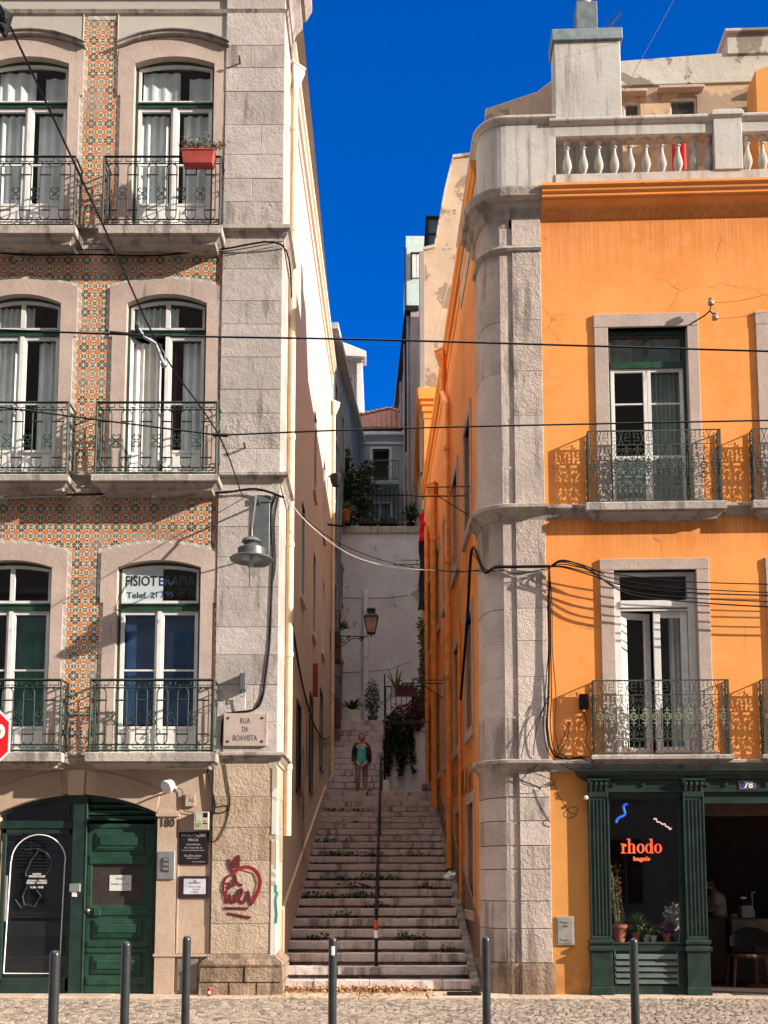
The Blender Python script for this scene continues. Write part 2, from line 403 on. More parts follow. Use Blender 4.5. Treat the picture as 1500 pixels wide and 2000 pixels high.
M['smooth_stone'] = stone('dressed_stone', (.46, .34, .255), (.40, .29, .215), bump=.22, dthr=.68, pit=.15)
M['upper'] = plaster('grey_render', (.42, .39, .34), (.34, .32, .28), (.16, .14, .12))
M['white_paint'] = plain('white_paint', (.62, .60, .57), .45, var=.10, dirt=(.35, .31, .27), dthr=.66)
M['cream'] = plaster('cream_render', (.52, .44, .345), (.47, .395, .31), (.40, .32, .23), stk=.3, low=3.0)
M['pipe_cream'] = plain('cream_painted_metal', (.66, .52, .34), .45, var=.15)
M['orange'] = plaster('orange_render', (.82, .315, .088), (.68, .235, .055), (.42, .15, .05), stk=.55, patch=(.74, .285, .085), pthr=.53, crack=.28, bump=.18, dthr=.58,
    ztop=[(12.1, 1.7), (7.2, .9)], low=1.2)
M['ochre'] = plaster('ochre_render', (.60, .27, .075), (.54, .235, .065), (.30, .14, .05), stk=.25, bump=.18, low=1.0)
M['orange_trim'] = plaster('orange_cornice', (.76, .30, .07), (.66, .24, .05), (.30, .10, .03), stk=.4)
M['orange_pipe'] = plain('orange_pipe', (.72, .24, .045), .5, var=.2)
M['parapet'] = plaster('white_render', (.50, .47, .43), (.40, .375, .345), (.19, .155, .13), stk=.7, bump=.35, dthr=.5)
M['rough'] = plaster('peeling_render', (.52, .40, .29), (.42, .32, .24), (.16, .12, .09), stk=.5, patch=(.24, .18, .13), bump=.5)
M['peel'] = plaster('peeling_white', (.50, .46, .40), (.42, .38, .33), (.18, .14, .11), stk=.6, patch=(.20, .165, .13), bump=.5, pthr=.52)
M['tile'] = tile_material(); M['border'] = tile_border_material()
M['iron'] = plain('black_iron', (.022, .022, .022), .55, .0, var=.4, spec=.15, dirt=(.12, .07, .04), dthr=.63)
M['iron_green'] = plain('green_iron', (.022, .040, .030), .55, .0, var=.4, spec=.15, dirt=(.10, .07, .04), dthr=.62)
M['iron_grey'] = plain('grey_green_iron', (.050, .058, .048), .55, .0, var=.35, spec=.2)
M['iron_gold'] = plain('pale_cast_iron', (.15, .155, .11), .5, .0, var=.35, spec=.2)
M['green'] = plain('green_gloss_paint', (.017, .054, .034), .34, var=.3, bump=.05, dirt=(.08, .14, .09), dthr=.68)
M['green_dk'] = plain('dark_green_paint', (.015, .034, .027), .32, var=.3, bump=.05)
M['shop'] = plain('shopfront_green', (.019, .036, .029), .34, var=.3, bump=.06, spec=.3, dirt=(.06, .08, .065), dthr=.64)
M['glass'] = glass_material('window_glass', (.92, .95, .97)); M['glass_shop'] = glass_material('shop_glass', (.9, .9, .9), .6)
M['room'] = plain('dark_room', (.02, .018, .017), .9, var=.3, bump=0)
M['curtain'] = plain('curtain_cloth', (.74, .74, .69), .9, var=.1, bump=0)
M['curtain_g'] = plain('grey_blue_blind', (.10, .17, .24), .6, var=.2, bump=0)
M['curtain_red'] = plain('red_curtain', (.20, .02, .03), .9, var=.2, bump=0)
M['terracotta'] = plain('terracotta', (.50, .17, .08), .8, var=.2)
M['red_plastic'] = plain('red_plastic', (.36, .055, .045), .6, var=.2)
M['leaf'] = plain('leaf_green', (.055, .10, .028), .55, var=.5, vs=9, bump=0)
M['leaf_dk'] = plain('leaf_dark', (.028, .055, .022), .55, var=.5, vs=9, bump=0)
M['leaf_dry'] = plain('dry_leaf', (.42, .22, .09), .8, var=.5, vs=30, bump=0)
M['leaf_olive'] = plain('olive_leaf', (.14, .13, .05), .6, var=.6, vs=20, bump=0)
M['purple'] = plain('purple_leaf', (.14, .02, .10), .5, var=.4, bump=0)
M['twig'] = plain('twig', (.10, .07, .045), .8)
M['metal'] = plain('galvanised', (.36, .37, .37), .42, .7, var=.15)
M['grey_paint'] = plain('grey_paint', (.10, .11, .12), .35, .1, var=.15)
M['bollard'] = plain('bollard_paint', (.024, .027, .028), .28, .0, var=.25, bump=.03, dirt=(.10, .09, .08), dthr=.66)
M['lampgrey'] = plain('lamp_grey', (.11, .115, .115), .4, .3, var=.2)
M['black'] = plain('black_paint', (.012, .012, .013), .5, var=.2, spec=.12)
M['cable'] = plain('black_cable', (.010, .009, .009), .6, var=.2, bump=0, spec=.1)
M['cable_w'] = plain('white_cable', (.60, .57, .52), .6, bump=0)
M['wood'] = plain('wood', (.13, .07, .04), .6, var=.4)
M['terracotta_roof'] = fluted('roof_tiles', (.27, .075, .04), .22, .85)
M['redpaint'] = plain('red_spray', (.11, .008, .014), .6, var=.3, bump=0)
M['redspray_lt'] = plain('red_overspray', (.44, .24, .18), .85, var=.3, bump=0)
M['teal_spray'] = plain('teal_spray', (.03, .24, .20), .6, var=.3, bump=0)
M['black_spray'] = plain('black_spray', (.03, .028, .03), .7, var=.3, bump=0)
M['ink'] = plain('black_ink', (.03, .03, .03), .6, bump=0); M['ink_blue'] = plain('blue_ink', (.02, .03, .25), .6, bump=0)
M['white'] = plain('white', (.72, .72, .70), .5, var=.05, bump=0)
M['paper'] = plain('paper', (.55, .56, .54), .7, var=.15, vs=40, bump=0)

# ================================================================== SETTING: ground
def ground_material():
    g = G('earth'); g.col(g.mix(g.noise(.3, 5), (.22, .17, .13), (.15, .12, .09))); g.set(Roughness=.95); return g.m
b = MB(); b.quad((-300, -300, -.30), (300, -300, -.30), (300, 300, -.30), (-300, 300, -.30))
setp(b.build('ground', ground_material()), kind='structure')
b = MB(); b.box(-40, 40, -2, 8.7, -.29, -.13)
setp(b.build('road', plain('asphalt', (.06, .058, .055), .9, var=.3, vs=3, bump=.5, bs=90)), kind='structure')
# pavement: every little paving stone is real
cob = [plain('calcada_%s' % 'abcd'[i], c, .75, var=.25, vs=7, bump=.3, bs=120) for i, c in enumerate([(.29, .225, .17), (.22, .17, .13), (.165, .13, .10), (.10, .08, .065)])]
b = MB(); b.box(-14, 14, 8.95, 16.6, -.2, -.016); b.mi = 0
y = 9.0; rnd = random.Random(3)
while y < 15.45:
    dy = rnd.uniform(.075, .10); x = -7.5+rnd.random()*.1
    while x < 7.6:
        dx = rnd.uniform(.075, .125)
        if y > 10.0 or abs(x) < 5:
            h = rnd.uniform(-.006, .006)+.018*noise.noise(Vector((x*.6, y*.6, 0))); g_ = .006; i = .014
            x0, x1, y0, y1 = x+g_, x+dx-g_, y+g_, y+dy-g_
            b.mi = rnd.choices([1, 2, 3, 4], [5, 5, 3, 1])[0]
            t = [rnd.uniform(-.005, .005) for _ in range(4)]
            b.add([(x0,y0,-.02),(x1,y0,-.02),(x1,y1,-.02),(x0,y1,-.02),(x0+i,y0+i,h+t[0]),(x1-i,y0+i,h+t[1]),(x1-i,y1-i,h+t[2]),(x0+i,y1-i,h+t[3])],
                  [(4,5,6,7),(0,1,5,4),(1,2,6,5),(2,3,7,6),(3,0,4,7)])
        x += dx
    y += dy
setp(b.build('pavement', [plain('joint_dirt', (.10, .08, .06), .95)]+cob), kind='structure')
b = MB(); x = -9.0
while x < 9:                                       # slabs along the foot of the houses and the kerb
    L = rnd.uniform(.8, 1.3); b.box(x+.004, x+L-.004, 15.47, 16.05+(.4 if -1.7 < x+L/2 < 1.6 else 0), -.05, .012+rnd.uniform(-.004, .004))
    b.box(x+.004, x+L-.004, 8.7, 8.94, -.28, .015); x += L
setp(b.build('kerb', M['lime_warm'], bevel=.008), kind='structure')

# ================================================================== helpers for windows
def acurve(x0, x1, zs, za, n=14):
    return [(x0+(x1-x0)*i/n, zs+(za-zs)*(1-(2*i/n-1)**2)) for i in range(n+1)]
def folds(mb, x0, x1, z0, z1, y, amp=.025, per=.09, gather=0):
    n = max(4, int(abs(x1-x0)/per*6)); pts = []
    for i in range(n+1):
        x = x0+(x1-x0)*i/n; pts.append((x, y+amp*math.sin(2*PI*(x-x0)/per)+amp*.4*math.sin(5.1*x/per)))
    for i in range(n): mb.quad((pts[i][0], pts[i][1], z0), (pts[i+1][0], pts[i+1][1], z0), (pts[i+1][0], pts[i+1][1], z1), (pts[i][0], pts[i][1], z1))
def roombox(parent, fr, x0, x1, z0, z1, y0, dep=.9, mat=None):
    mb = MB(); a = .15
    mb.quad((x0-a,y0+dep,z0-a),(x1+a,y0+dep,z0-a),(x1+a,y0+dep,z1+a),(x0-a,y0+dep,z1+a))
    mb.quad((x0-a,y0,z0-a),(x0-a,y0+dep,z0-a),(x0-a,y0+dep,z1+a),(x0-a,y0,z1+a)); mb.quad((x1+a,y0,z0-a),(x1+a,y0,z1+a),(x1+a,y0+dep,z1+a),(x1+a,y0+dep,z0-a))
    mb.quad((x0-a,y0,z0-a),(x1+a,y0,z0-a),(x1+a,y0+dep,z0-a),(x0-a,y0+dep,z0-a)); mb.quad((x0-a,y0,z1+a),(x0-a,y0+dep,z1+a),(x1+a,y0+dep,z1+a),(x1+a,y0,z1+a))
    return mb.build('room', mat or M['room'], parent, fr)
def leaf_sash(mb, gb, x0, x1, z0, z1, y, t=.055, bars=(.42,), low=0.0, d=.045):
    """one casement: stiles, rails, glazing bars, lower panel"""
    mb.box(x0, x0+t, y, y+d, z0, z1); mb.box(x1-t, x1, y, y+d, z0, z1)
    mb.box(x0+t, x1-t, y+.002, y+d-.002, z1-t, z1); mb.box(x0+t, x1-t, y+.002, y+d-.002, z0, z0+t)
    zb = z0+t
    if low:
        mb.box(x0+t, x1-t, y+.012, y+d-.012, z0+t, z0+low); mb.box(x0+t+.05, x1-t-.05, y+.004, y+.02, z0+t+.06, z0+low-.09)
        mb.box(x0+t, x1-t, y+.003, y+d-.003, z0+low-.03, z0+low+.01); zb = z0+low+.01
    for f in bars:
        zz = zb+(z1-t-zb)*f; mb.box(x0+t, x1-t, y+.008, y+d-.008, zz-.013, zz+.013)
    gb.box(x0+t-.005, x1-t+.005, y+d*.45, y+d*.45+.004, zb, z1-t+.005)
def arched_window(root, fr, O, I, zb, zi, zo, ztr, low=.35, bars=(.52,), ears=True, curt='std', transom='plain', open_left=False, mat_s=None, frame='green', rc=.085):
    (ox0, ox1), (ix0, ix1) = O, I; (zis, zia), (zos, zoa) = zi, zo
    # stone surround
    s = MB(); e = .05
    s.box(ox0+e, ix0, -.035, .14, zb, zis-.55); s.box(ix1, ox1-e, -.035, .14, zb, zis-.55)
    s.box(ox0, ix0, -.035, .14, zis-.55, zis); s.box(ix1, ox1, -.035, .14, zis-.55, zis)
    lo = acurve(ix0, ix1, zis, zia); hi = acurve(ox0, ox1, zos, zoa)
    s.strip([(ox0, zis)]+lo+[(ox1, zis)], [hi[0]]+hi+[hi[-1]], -.035, .14)
    sur = s.build('window_surround', mat_s or M['lime_pink'], root, fr, bevel=.006)
    # frame
    f = MB(); t = .045; y0 = rc; y1 = rc+.07
    f.box(ix0, ix0+t, y0, y1, zb, zis); f.box(ix1-t, ix1, y0, y1, zb, zis)
    f.strip([(ix0, zis-.01)]+acurve(ix0+.001, ix1-.001, zis-.012, zia-t-.005)+[(ix1, zis-.01)], [(ix0, zis)]+acurve(ix0+.001, ix1-.001, zis, zia)+[(ix1, zis)], y0-.002, y1)
    f.box(ix0+t, ix1-t, y0-.012, y1, ztr[0], ztr[1]); f.box(ix0+t, ix1-t, y0-.03, y1-.01, ztr[1]-.03, ztr[1]-.006)
    win = f.build('window', M[frame], root, fr, bevel=.003)
    # transom light
    q = MB(); gl = MB(); a0 = ix0+t; a1 = ix1-t
    k = lambda x: (x-ix0)/(ix1-ix0)*2-1
    top = [(a0+(a1-a0)*i/12, zis-.012+(zia-t-.005-zis+.012)*(1-k(a0+(a1-a0)*i/12)**2)) for i in range(13)]
    inn = [(a0+.04+(a1-a0-.08)*i/12, zis-.055+(zia-t-.05-zis+.055)*(1-k(a0+.04+(a1-a0-.08)*i/12)**2)) for i in range(13)]
    q.strip([(a0, zis-.055)]+inn+[(a1, zis-.055)], [top[0]]+top+[top[-1]], y0+.008, y0+.05)
    q.box(a0, a0+.04, y0+.01, y0+.05, ztr[1], zis-.05); q.box(a1-.04, a1, y0+.01, y0+.05, ztr[1], zis-.05); q.box(a0+.04, a1-.04, y0+.01, y0+.05, ztr[1], ztr[1]+.045)
    mx = (a0+a1)/2
    if transom == 'split': q.box(mx-.035, mx+.035, y0+.006, y0+.048, ztr[1]+.04, zia-t-.045)
    gl.prism([(a0+.03, ztr[1]+.04)]+[(x, z+.01) for x, z in inn]+[(a1-.03, ztr[1]+.04)], y0+.028, y0+.032)
    # casements
    x0 = ix0+t; x1 = ix1-t; zt = ztr[0]
    q.box(mx-.03, mx+.03, y0-.008, y0+.05, zb+.02, zt)
    if not open_left: leaf_sash(q, gl, x0, mx-.012, zb+.02, zt, y0+.01, bars=bars, low=low)
    leaf_sash(q, gl, mx+.012, x1, zb+.02, zt, y0+.01, bars=bars, low=low)
    q.build('sash', M['white_paint'], win, fr, bevel=.003); gl.build('pane', M['glass'], win, fr)
    if open_left:
        q = MB(); gl = MB(); leaf_sash(q, gl, 0, mx-.012-x0, zb+.02, zt, 0, bars=bars, low=low)
        MM = fr.M @ Matrix.Translation((x0, y0+.02, 0)) @ Matrix.Rotation(R(52), 4, 'Z')
        o1 = q.build('open_sash', M['white_paint'], win, M=MM, bevel=.003); gl.build('pane', M['glass'], win, M=MM)
    c = MB()
    if curt == 'std':
        folds(c, x0, x0+.40*(x1-x0), zb+.05, zt-.05, y0+.13, .02, .11); folds(c, x1-.30*(x1-x0), x1, zb+.05, zt-.05, y0+.13, .02, .12)
        folds(c, x0, x0+.62*(x1-x0), ztr[1]+.03, zia-.1, y0+.16); 
    elif curt == 'slip':
        folds(c, x0+.04, mx-.12, zb+.05, zt-.05, y0+.13, .018, .13); folds(c, mx+.12, x1-.06, zb+.05, zt-.05, y0+.13, .018, .15); folds(c, x0+.05, mx+.05, ztr[1]+.02, zia-.1, y0+.13, .015, .2); folds(c, mx+.2, x1-.03, ztr[1]+.02, zia-.2, y0+.13, .015, .2)
    if c.v: c.build('curtain', M['curtain'], win, fr)
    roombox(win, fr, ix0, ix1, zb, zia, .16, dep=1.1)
    return win
# ------------------------------------------------------------------ wrought iron, tiled building
def left_rail(root, fr, x0, x1, zb, zt, p, mat):
    """flat-fronted balcony railing with a key pattern, arched loops and C scrolls"""
    H = zt-zb; yf = -p
    fr_b = MB(); c = MB(); W = x1-x0
    def front(mb, P):
        for z, r in ((H, .021), (H-.115, .011), (.115, .011), (.03, .013)): mb.tube([P(0, z), P(W, z)], r, 4)
        for x in (0, W): mb.tube([P(x, 0), P(x, H+.01)], .017, 4)
        # key pattern rows
        n = max(2, round(W/.29)); u = W/n
        for i in range(n):
            a = i*u
            for zz, sg in ((H-.115, 1), (.03, 1)):
                hh = .085; q = [(a+u*.12, zz+hh), (a+u*.12, zz+hh*.45), (a+u*.34, zz+hh*.45), (a+u*.34, zz), ]
                mb.tube([P(x, z) for x, z in q], .009, 4)
                q = [(a+u*.88, zz+hh), (a+u*.88, zz+hh*.45), (a+u*.66, zz+hh*.45), (a+u*.66, zz)]
                mb.tube([P(x, z) for x, z in q], .009, 4)
                mb.tube([P(a+u*.42, zz+hh*.45), P(a+u*.58, zz+hh*.45)], .008, 4)
        # loops
        n = max(2, round(W/.315)); u = W/n
        for i in range(n):
            cx = (i+.5)*u; r = u*.26
            up = [(cx-r, H*.5)]+arc(cx, H-.115-r, r, PI, 0, 8)+[(cx+r, H*.5)]; mb.tube([P(x, z) for x, z in up], .0095, 4)
            dn = [(cx-r, H*.5)]+arc(cx, .115+r, r, PI, 2*PI, 8)+[(cx+r, H*.5)]; mb.tube([P(x, z) for x, z in dn], .0095, 4)
            for z in (H-.30, .27): mb.tube([P(cx-r-.012, z), P(cx+r+.012, z)], .012, 4)
            if i < n-1:
                m = (i+1)*u; zc = H*.47; s_ = u*.19
                for sx in (-1, 1):
                    for sz in (-1, 1):
                        q = spiral(m+sx*s_*.62, zc+sz*.075, .036, .012, R(-90 if sz > 0 else 90) if sx > 0 else R(270 if sz > 0 else 90), 0, 1)
                        pts = [(m, zc+sz*.01), (m+sx*.028, zc+sz*.022), (m+sx*.055, zc+sz*.05), (m+sx*.055, zc+sz*.085), (m+sx*.035, zc+sz*.10), (m+sx*.018, zc+sz*.085), (m+sx*.024, zc+sz*.068)]
                        mb.tube([P(x, z) for x, z in pts], .0085, 4)
    rail = MB(); front(rail, lambda x, z: (x0+x, yf, zb+z))
    for sx in (x0, x1):
        for z, r in ((H, .018), (H-.115, .011), (.115, .011), (.03, .012)): rail.tube([(sx, yf, zb+z), (sx, 0, zb+z)], r, 4)
        rail.tube([(sx, -.02, zb), (sx, -.02, zt)], .011, 4)
        for k in range(2):
            for sg in (1, -1):
                yc = yf+p*(.28+.44*k); r0 = p*.17
                q = [(yc+(r0 if sg > 0 else -r0)*0, zb+H*.5)]+[(y_, z_) for y_, z_ in spiral(yc, zb+H*(.5+.22*sg), r0, .015, R(-90*sg), R((-90+400)*sg), 14)]
                rail.tube([(sx, y_, z_) for y_, z_ in q], .010, 4)
            rail.tube([(sx, yf+p*(.28+.44*k), zb+.03), (sx, yf+p*(.28+.44*k), zb+H-.12)], .006, 4)
    return rail
def slab_with_mould(mb, x0, x1, p, ztop, zmid, zbot):
    """moulded balcony slab: square edge, then a chamfer running back to the wall"""
    path = [(x0, .05), (x0, 0), (x0, -p), (x1, -p), (x1, 0), (x1, .05)]
    path = [(x0, 0.0), (x0, -p), (x1, -p), (x1, 0.0)]
    prof = [(-.10, zbot), (-.09, zbot+(zmid-zbot)*.4), (-.035, zmid-.02), (-.035, zmid), (.0, zmid), (.015, zmid+.01), (.015, ztop-.015), (0, ztop)]
    mb.sweep(path, [(o, z) for o, z in prof], closed_ends=False)
    mb.quad((x0, 0, ztop), (x0, -p, ztop), (x1, -p, ztop), (x1, 0, ztop)) ; mb.quad((x0+.10, -p+.10, zbot), (x0+.10, 0, zbot), (x1-.10, 0, zbot), (x1-.10, -p+.10, zbot))

# ================================================================== TILED BUILDING (left)
L = thing('tiled_apartment_building', 'tall old apartment building with orange and cream azulejo tiles, arched french windows and iron balconies', 'building', LF)
lx = LF.x; lz = LF.z
XL = -8.5; PB = .40
win_rows = [  # name, inner x (px), outer x, refs
 dict(y=300, I=(259.5, 416.5), O=(227, 444), zb=440, zi=(127, 113), zo=(100, 76), ztr=(204, 194)),
 dict(y=750, I=(244.6, 401.7), O=(211, 432), zb=927, zi=(594, 576), zo=(562, 547), ztr=(652, 640)),
 dict(y=1250, I=(226.5, 390.5), O=(194, 421), zb=1470, zi=(1109, 1095), zo=(1079, 1062), ztr=(1191, 1176))]
leftI = [(-27, 130), (-42, 115), (-66, 98)]; leftO = [(-57, 159), (-74, 147), (-98, 128)]
holes = []
Wn = []
for k, rw in enumerate(win_rows):
    y = rw['y']
    for c in (0, 1):
        I = (lx(rw['I'][0], y), lx(rw['I'][1], y)) if c else (lx(leftI[k][0], y), lx(leftI[k][1], y))
        O = (lx(rw['O'][0], y), lx(rw['O'][1], y)) if c else (lx(leftO[k][0], y), lx(leftO[k][1], y))
        zb = lz(rw['zb']); zi = tuple(lz(v) for v in rw['zi']); zo = tuple(lz(v) for v in rw['zo']); zt = tuple(lz(v) for v in rw['ztr'])
        holes.append((I[0]-.02, I[1]+.02, zb, zi[1]+.01)); Wn.append((k, c, I, O, zb, zi, zo, zt))
zS1 = (lz(1493), lz(1470)); zS2 = (lz(952), lz(926)); zS3 = (lz(476), lz(446)); zS4 = lz(26)
ZG = lz(1493); ZTOP = 18.6
ax0, ax1 = lx(-2, 1580), lx(306, 1580); zas = lz(1587); zaa = lz(1551.5)
b = MB(); wallgrid(b, XL, 0.0, ZG, ZTOP, holes, y=0.0, rev=.3)
b.build('wall', M['upper'], L, LF)
b = MB(); wallgrid(b, XL, 0.0, -.1, ZG, [(ax0-.02, ax1+.02, -.1, zaa+.01)], y=0.0, rev=.5)
b.build('ground_floor_wall', M['smooth_stone'], L, LF)
# body: back, roof, alley side wall
DL = 14.9
b = MB(); b.quad((XL, 0, -.1), (XL, 15, -.1), (XL, 15, ZTOP), (XL, 0, ZTOP)); b.quad((XL, 0, ZTOP), (XL, 15, ZTOP), (0, 15, ZTOP), (0, 0, ZTOP)); b.quad((XL, 15, 0), (0, 15, 0), (0, 15, ZTOP), (XL, 15, ZTOP))
b.build('rear_wall', M['upper'], L, LF)
# tiles
tz = [(lz(572), lz(488)), (lz(1092), lz(962))]
b = MB()
b.box(XL, lx(433, 520), -.008, .02, tz[0][0], tz[0][1]); b.box(XL, lx(423.5, 1020), -.008, .02, tz[1][0], tz[1][1])
b.box(Wn[0][2][1]+.1, Wn[1][2][0]-.1, -.008, .02, lz(440), lz(33))
b.box(Wn[2][2][1]+.1, Wn[3][2][0]-.1, -.008, .02, lz(930), tz[0][0]); b.box(Wn[4][2][1]+.1, Wn[5][2][0]-.1, -.008, .02, lz(1470), tz[1][0])
for k in (0, 1, 2):                                   # narrow tiles between the right surround and the pier
    xr = Wn[k*2+1][3][1]; b.box(xr-.08, -.915, -.0075, .02, Wn[k*2+1][4], [lz(76), tz[0][0], tz[1][0]][k])
b.build('tile_panel', M['tile'], L, LF)
bw = .055
for (k, c, I, O, zb, zi, zo, zt) in Wn:
    b = MB(); hi = acurve(O[0], O[1], zo[0], zo[1])
    if k: b.strip([(x, z-.01) for x, z in hi], [(x, z+bw) for x, z in hi], -.013, .0)
    if b.v: b.build('tile_border', M['border'], L, LF)
    for sx, sg in ((O[0], -1), (O[1], 1)):
        b = MB()
        if c == 1 and sg == 1: continue
        zt2 = zo[0]+(bw if k else -.1)
        b.box(sx-(bw if sg < 0 else -.003), sx+(bw if sg > 0 else -.003), -.013, 0, zo[0]-.55-.15, zt2)
        b.box(sx+.05-(bw if sg < 0 else 0) if sg < 0 else sx-.05, sx+.045 if sg < 0 else sx-.05+bw, -.013, 0, zb, zo[0]-.68); b.build('tile_border', M['border'], L, LF)
b = MB()
b.box(lx(171, 60), lx(226, 60), -.014, 0, lz(40), lz(33))
b.build('tile_border', M['border'], L, LF)
# plain render panels with raised edges above the top windows
b = MB()
for (u0, u1) in ((-60, 163), (232, 444)):
    x0 = lx(u0, 60); x1 = lx(u1, 60)
    b.box(x0, x1, -.02, 0, lz(98), lz(34))
    b.box(x0-.012, x0, -.03, 0, lz(112), lz(30)); b.box(x1, x1+.012, -.03, 0, lz(112), lz(30))
b.build('render_panel', M['upper'], L, LF, bevel=.004)
b = MB()
for k in (0, 1):
    O = Wn[k][3]; zo = Wn[k][6]; hi = acurve(O[0]-.02, O[1]+.02, zo[0]+.02, zo[1]+.02)
    b.strip(hi, [(x, z+.05) for x, z in hi], -.10, .0); b.strip([(x, z+.05) for x, z in hi], [(x, z+.08) for x, z in hi], -.13, .0)
b.build('window_hood', M['cornice'], L, LF, bevel=.01)
# windows
for (k, c, I, O, zb, zi, zo, zt) in Wn:
    w_ = arched_window(L, LF, O, I, zb, zi, zo, zt, low=(.40, .40, .38)[k], bars=((.42,), (.42,), (.5,))[k],
        curt=('slip', 'std', 'none')[k], transom=('plain', 'split', 'split')[k] if not (k == 2 and c == 1) else 'plain', open_left=(k == 1 and c == 1), frame='green')
    if k == 1 and c == 1:
        cb = MB(); folds(cb, I[0]+.45, I[0]+.72, zb+.1, zt[0]-.05, .42, .03); cb.build('red_curtain', M['curtain_red'], w_, LF)
    if k == 1 and c == 0:
        cb = MB(); folds(cb, I[0]+.05, I[0]+.55, zb+.1, zt[0]-.05, .42, .03); cb.build('red_curtain', M['curtain_red'], w_, LF)
    if k == 2 and c == 1:
        cb = MB(); cb.box(I[0]+.1, I[1]-.1, .20, .21, zb+.45, zt[0]-.05); cb.build('blue_blind', plain('blue_blind', (.02, .055, .12), .5, var=.3, bump=0), w_, LF)
        cb = MB(); cb.prism([(I[0]+.06, zt[1]+.04), (I[1]-.6, zt[1]+.04), (I[1]-.6, zi[1]-.07), (I[0]+.5, zi[1]-.08), (I[0]+.06, zi[0]-.04)], .135, .14)
        cb.v = [(x, y-.0145, z) for x, y, z in cb.v]; cb.build('white_backing', M['white'], w_, LF)
        text('FISIOT', 'lettering', M['ink'], w_, LF, lx(272.5, 1130), lz(1130.5), lx(305, 1130)-lx(243, 1130), lz(1121)-lz(1141), .1197, ext=.0006, bold=.02)
        text('E', 'lettering', M['ink_blue'], w_, LF, lx(312, 1130), lz(1130.5), lx(317, 1130)-lx(307.5, 1130), lz(1121)-lz(1140), .1197, ext=.0006, bold=.02)
        text('RAPIA', 'lettering', plain('faded_letters', (.035, .045, .06), .5, bump=0), w_, LF, lx(349, 1130), lz(1129.5), lx(379, 1130)-lx(319, 1130), lz(1120)-lz(1139), .1197, ext=.0006, bold=.02)
        text('Telef. 2', 'lettering', M['ink'], w_, LF, lx(271, 1160), lz(1158.5), lx(299, 1160)-lx(243, 1160), lz(1152.5)-lz(1164.5), .1197, ext=.0006, bold=.02)
        text('1 3', 'lettering', M['ink_blue'], w_, LF, lx(309, 1160), lz(1157.5), lx(317, 1160)-lx(301.5, 1160), lz(1152)-lz(1163), .1197, ext=.0006, bold=.02)
        text('95 47 16', 'lettering', plain('faded_digits', (.03, .04, .055), .5, bump=0), w_, LF, lx(350, 1160), lz(1157), lx(380, 1160)-lx(320, 1160), lz(1151.5)-lz(1163), .1197, ext=.0006, bold=.02)
    if k == 2 and c == 0:
        cb = MB(); folds(cb, I[1]-.75, I[1]-.08, zb+.3, zt[0]-.05, .24, .004, .5); cb.build('green_curtain', plain('green_curtain', (.05, .13, .09), .8, bump=0), w_, LF)
# balconies
BAL = [[(-120, 148), (204, 431)], [(-140, 134), (190, 424)], [(-170, 120), (178, 418)]]
BZ = [(306, 434, 440, 457, 476), (786, 921, 926, 940, 957), (1328, 1466, 1469, 1488, 1500)]
for k in range(3):
    for c in (0, 1):
        u0, u1 = BAL[k][c]; yt, yb, s0, s1, s2 = BZ[k]
        x0 = LF.x(u0, yt, -PB); x1 = LF.x(u1, yt, -PB)
        mb = MB(); pp = PB+.03
        slab_with_mould(mb, x0-.03, x1+.03, pp, LF.z(s0, -pp), LF.z(s1, -pp), LF.z(s2, -pp+.08))
        bl = mb.build('balcony', M['cornice'], L, LF)
        zt_ = LF.z(yt, -PB); zb_ = LF.z(s0, -pp)+.0
        left_rail(None, LF, x0, x1, zb_, zt_, PB, None).build('railing', M['iron'] if k == 0 else M['iron_green'], bl, LF)
# string courses along the front and round the pier into the alley
def string(mb, z0, z1, out, dep=1.0, x0=XL):
    h = z1-z0; pr = [(0, z0), (.02, z0), (.03, z0+h*.25), (out*.6, z0+h*.5), (out*.6, z0+h*.6), (out, z0+h*.72), (out, z1-.012), (out-.02, z1), (0, z1+.01)]
    mb.sweep([(x0, 0), (0.03, 0), (0.03, dep)], pr)
for q_ in (zS1, zS2, zS3): b = MB(); string(b, q_[0], q_[1], .13); b.build('string_course', M['cornice'], L, LF)
b = MB()
b.sweep([(XL, 0), (.03, 0), (.03, 1.0)], [(0, zS4-.03), (.03, zS4-.02), (.055, zS4+.03), (.03, zS4+.05), (0, zS4+.06)])
b.build('string_course', M['cornice'], L, LF)
b = MB(); zc = LF.z(-10, -.3)
zc = 15.80; b.sweep([(XL, 0), (.03, 0), (.03, .95)], [(0, zc), (.05, zc+.02), (.09, zc+.15), (.2, zc+.28), (.2, zc+.4), (.26, zc+.42), (.36, zc+.6), (.36, zc+.75), (0, zc+.8)])
b.build('eaves_cornice', M['cornice'], L, LF)
# corner pier, block by block
b = MB(); rr = random.Random(5)
def course(z0, z1, x0=-.91, d=1.0, pr=.05):
    g = .0025; n = rr.choice([1, 1, 2]); xs = [x0, .0+.03] if n == 1 else [x0, x0+rr.uniform(.35, .65)*.94, .03]
    for i in range(len(xs)-1):
        q = rr.uniform(-.004, .004)
        last = i == len(xs)-2; b.mi = rr.randrange(4) if z0 > ZG-.1 else 4+rr.randrange(2)
        b.box(xs[i]+g, xs[i+1]-(0 if last else g), -pr+q, d if last else .3, z0+g, z1-g)
for za, zb_, n in ((lz(1863), lz(1493), 6), (lz(1470), lz(952), 8), (lz(926), lz(476), 8), (lz(446), lz(30), 8), (lz(22), ZTOP, 4)):
    zz = za; hs_ = [rr.uniform(.8, 1.2) for _ in range(n)]; s_ = sum(hs_)
    for h in hs_: course(zz, zz+h/s_*(zb_-za)); zz += h/s_*(zb_-za)
b.mi = 2; b.box(-.90, .02, -.03, .97, -.05, ZTOP-.02)
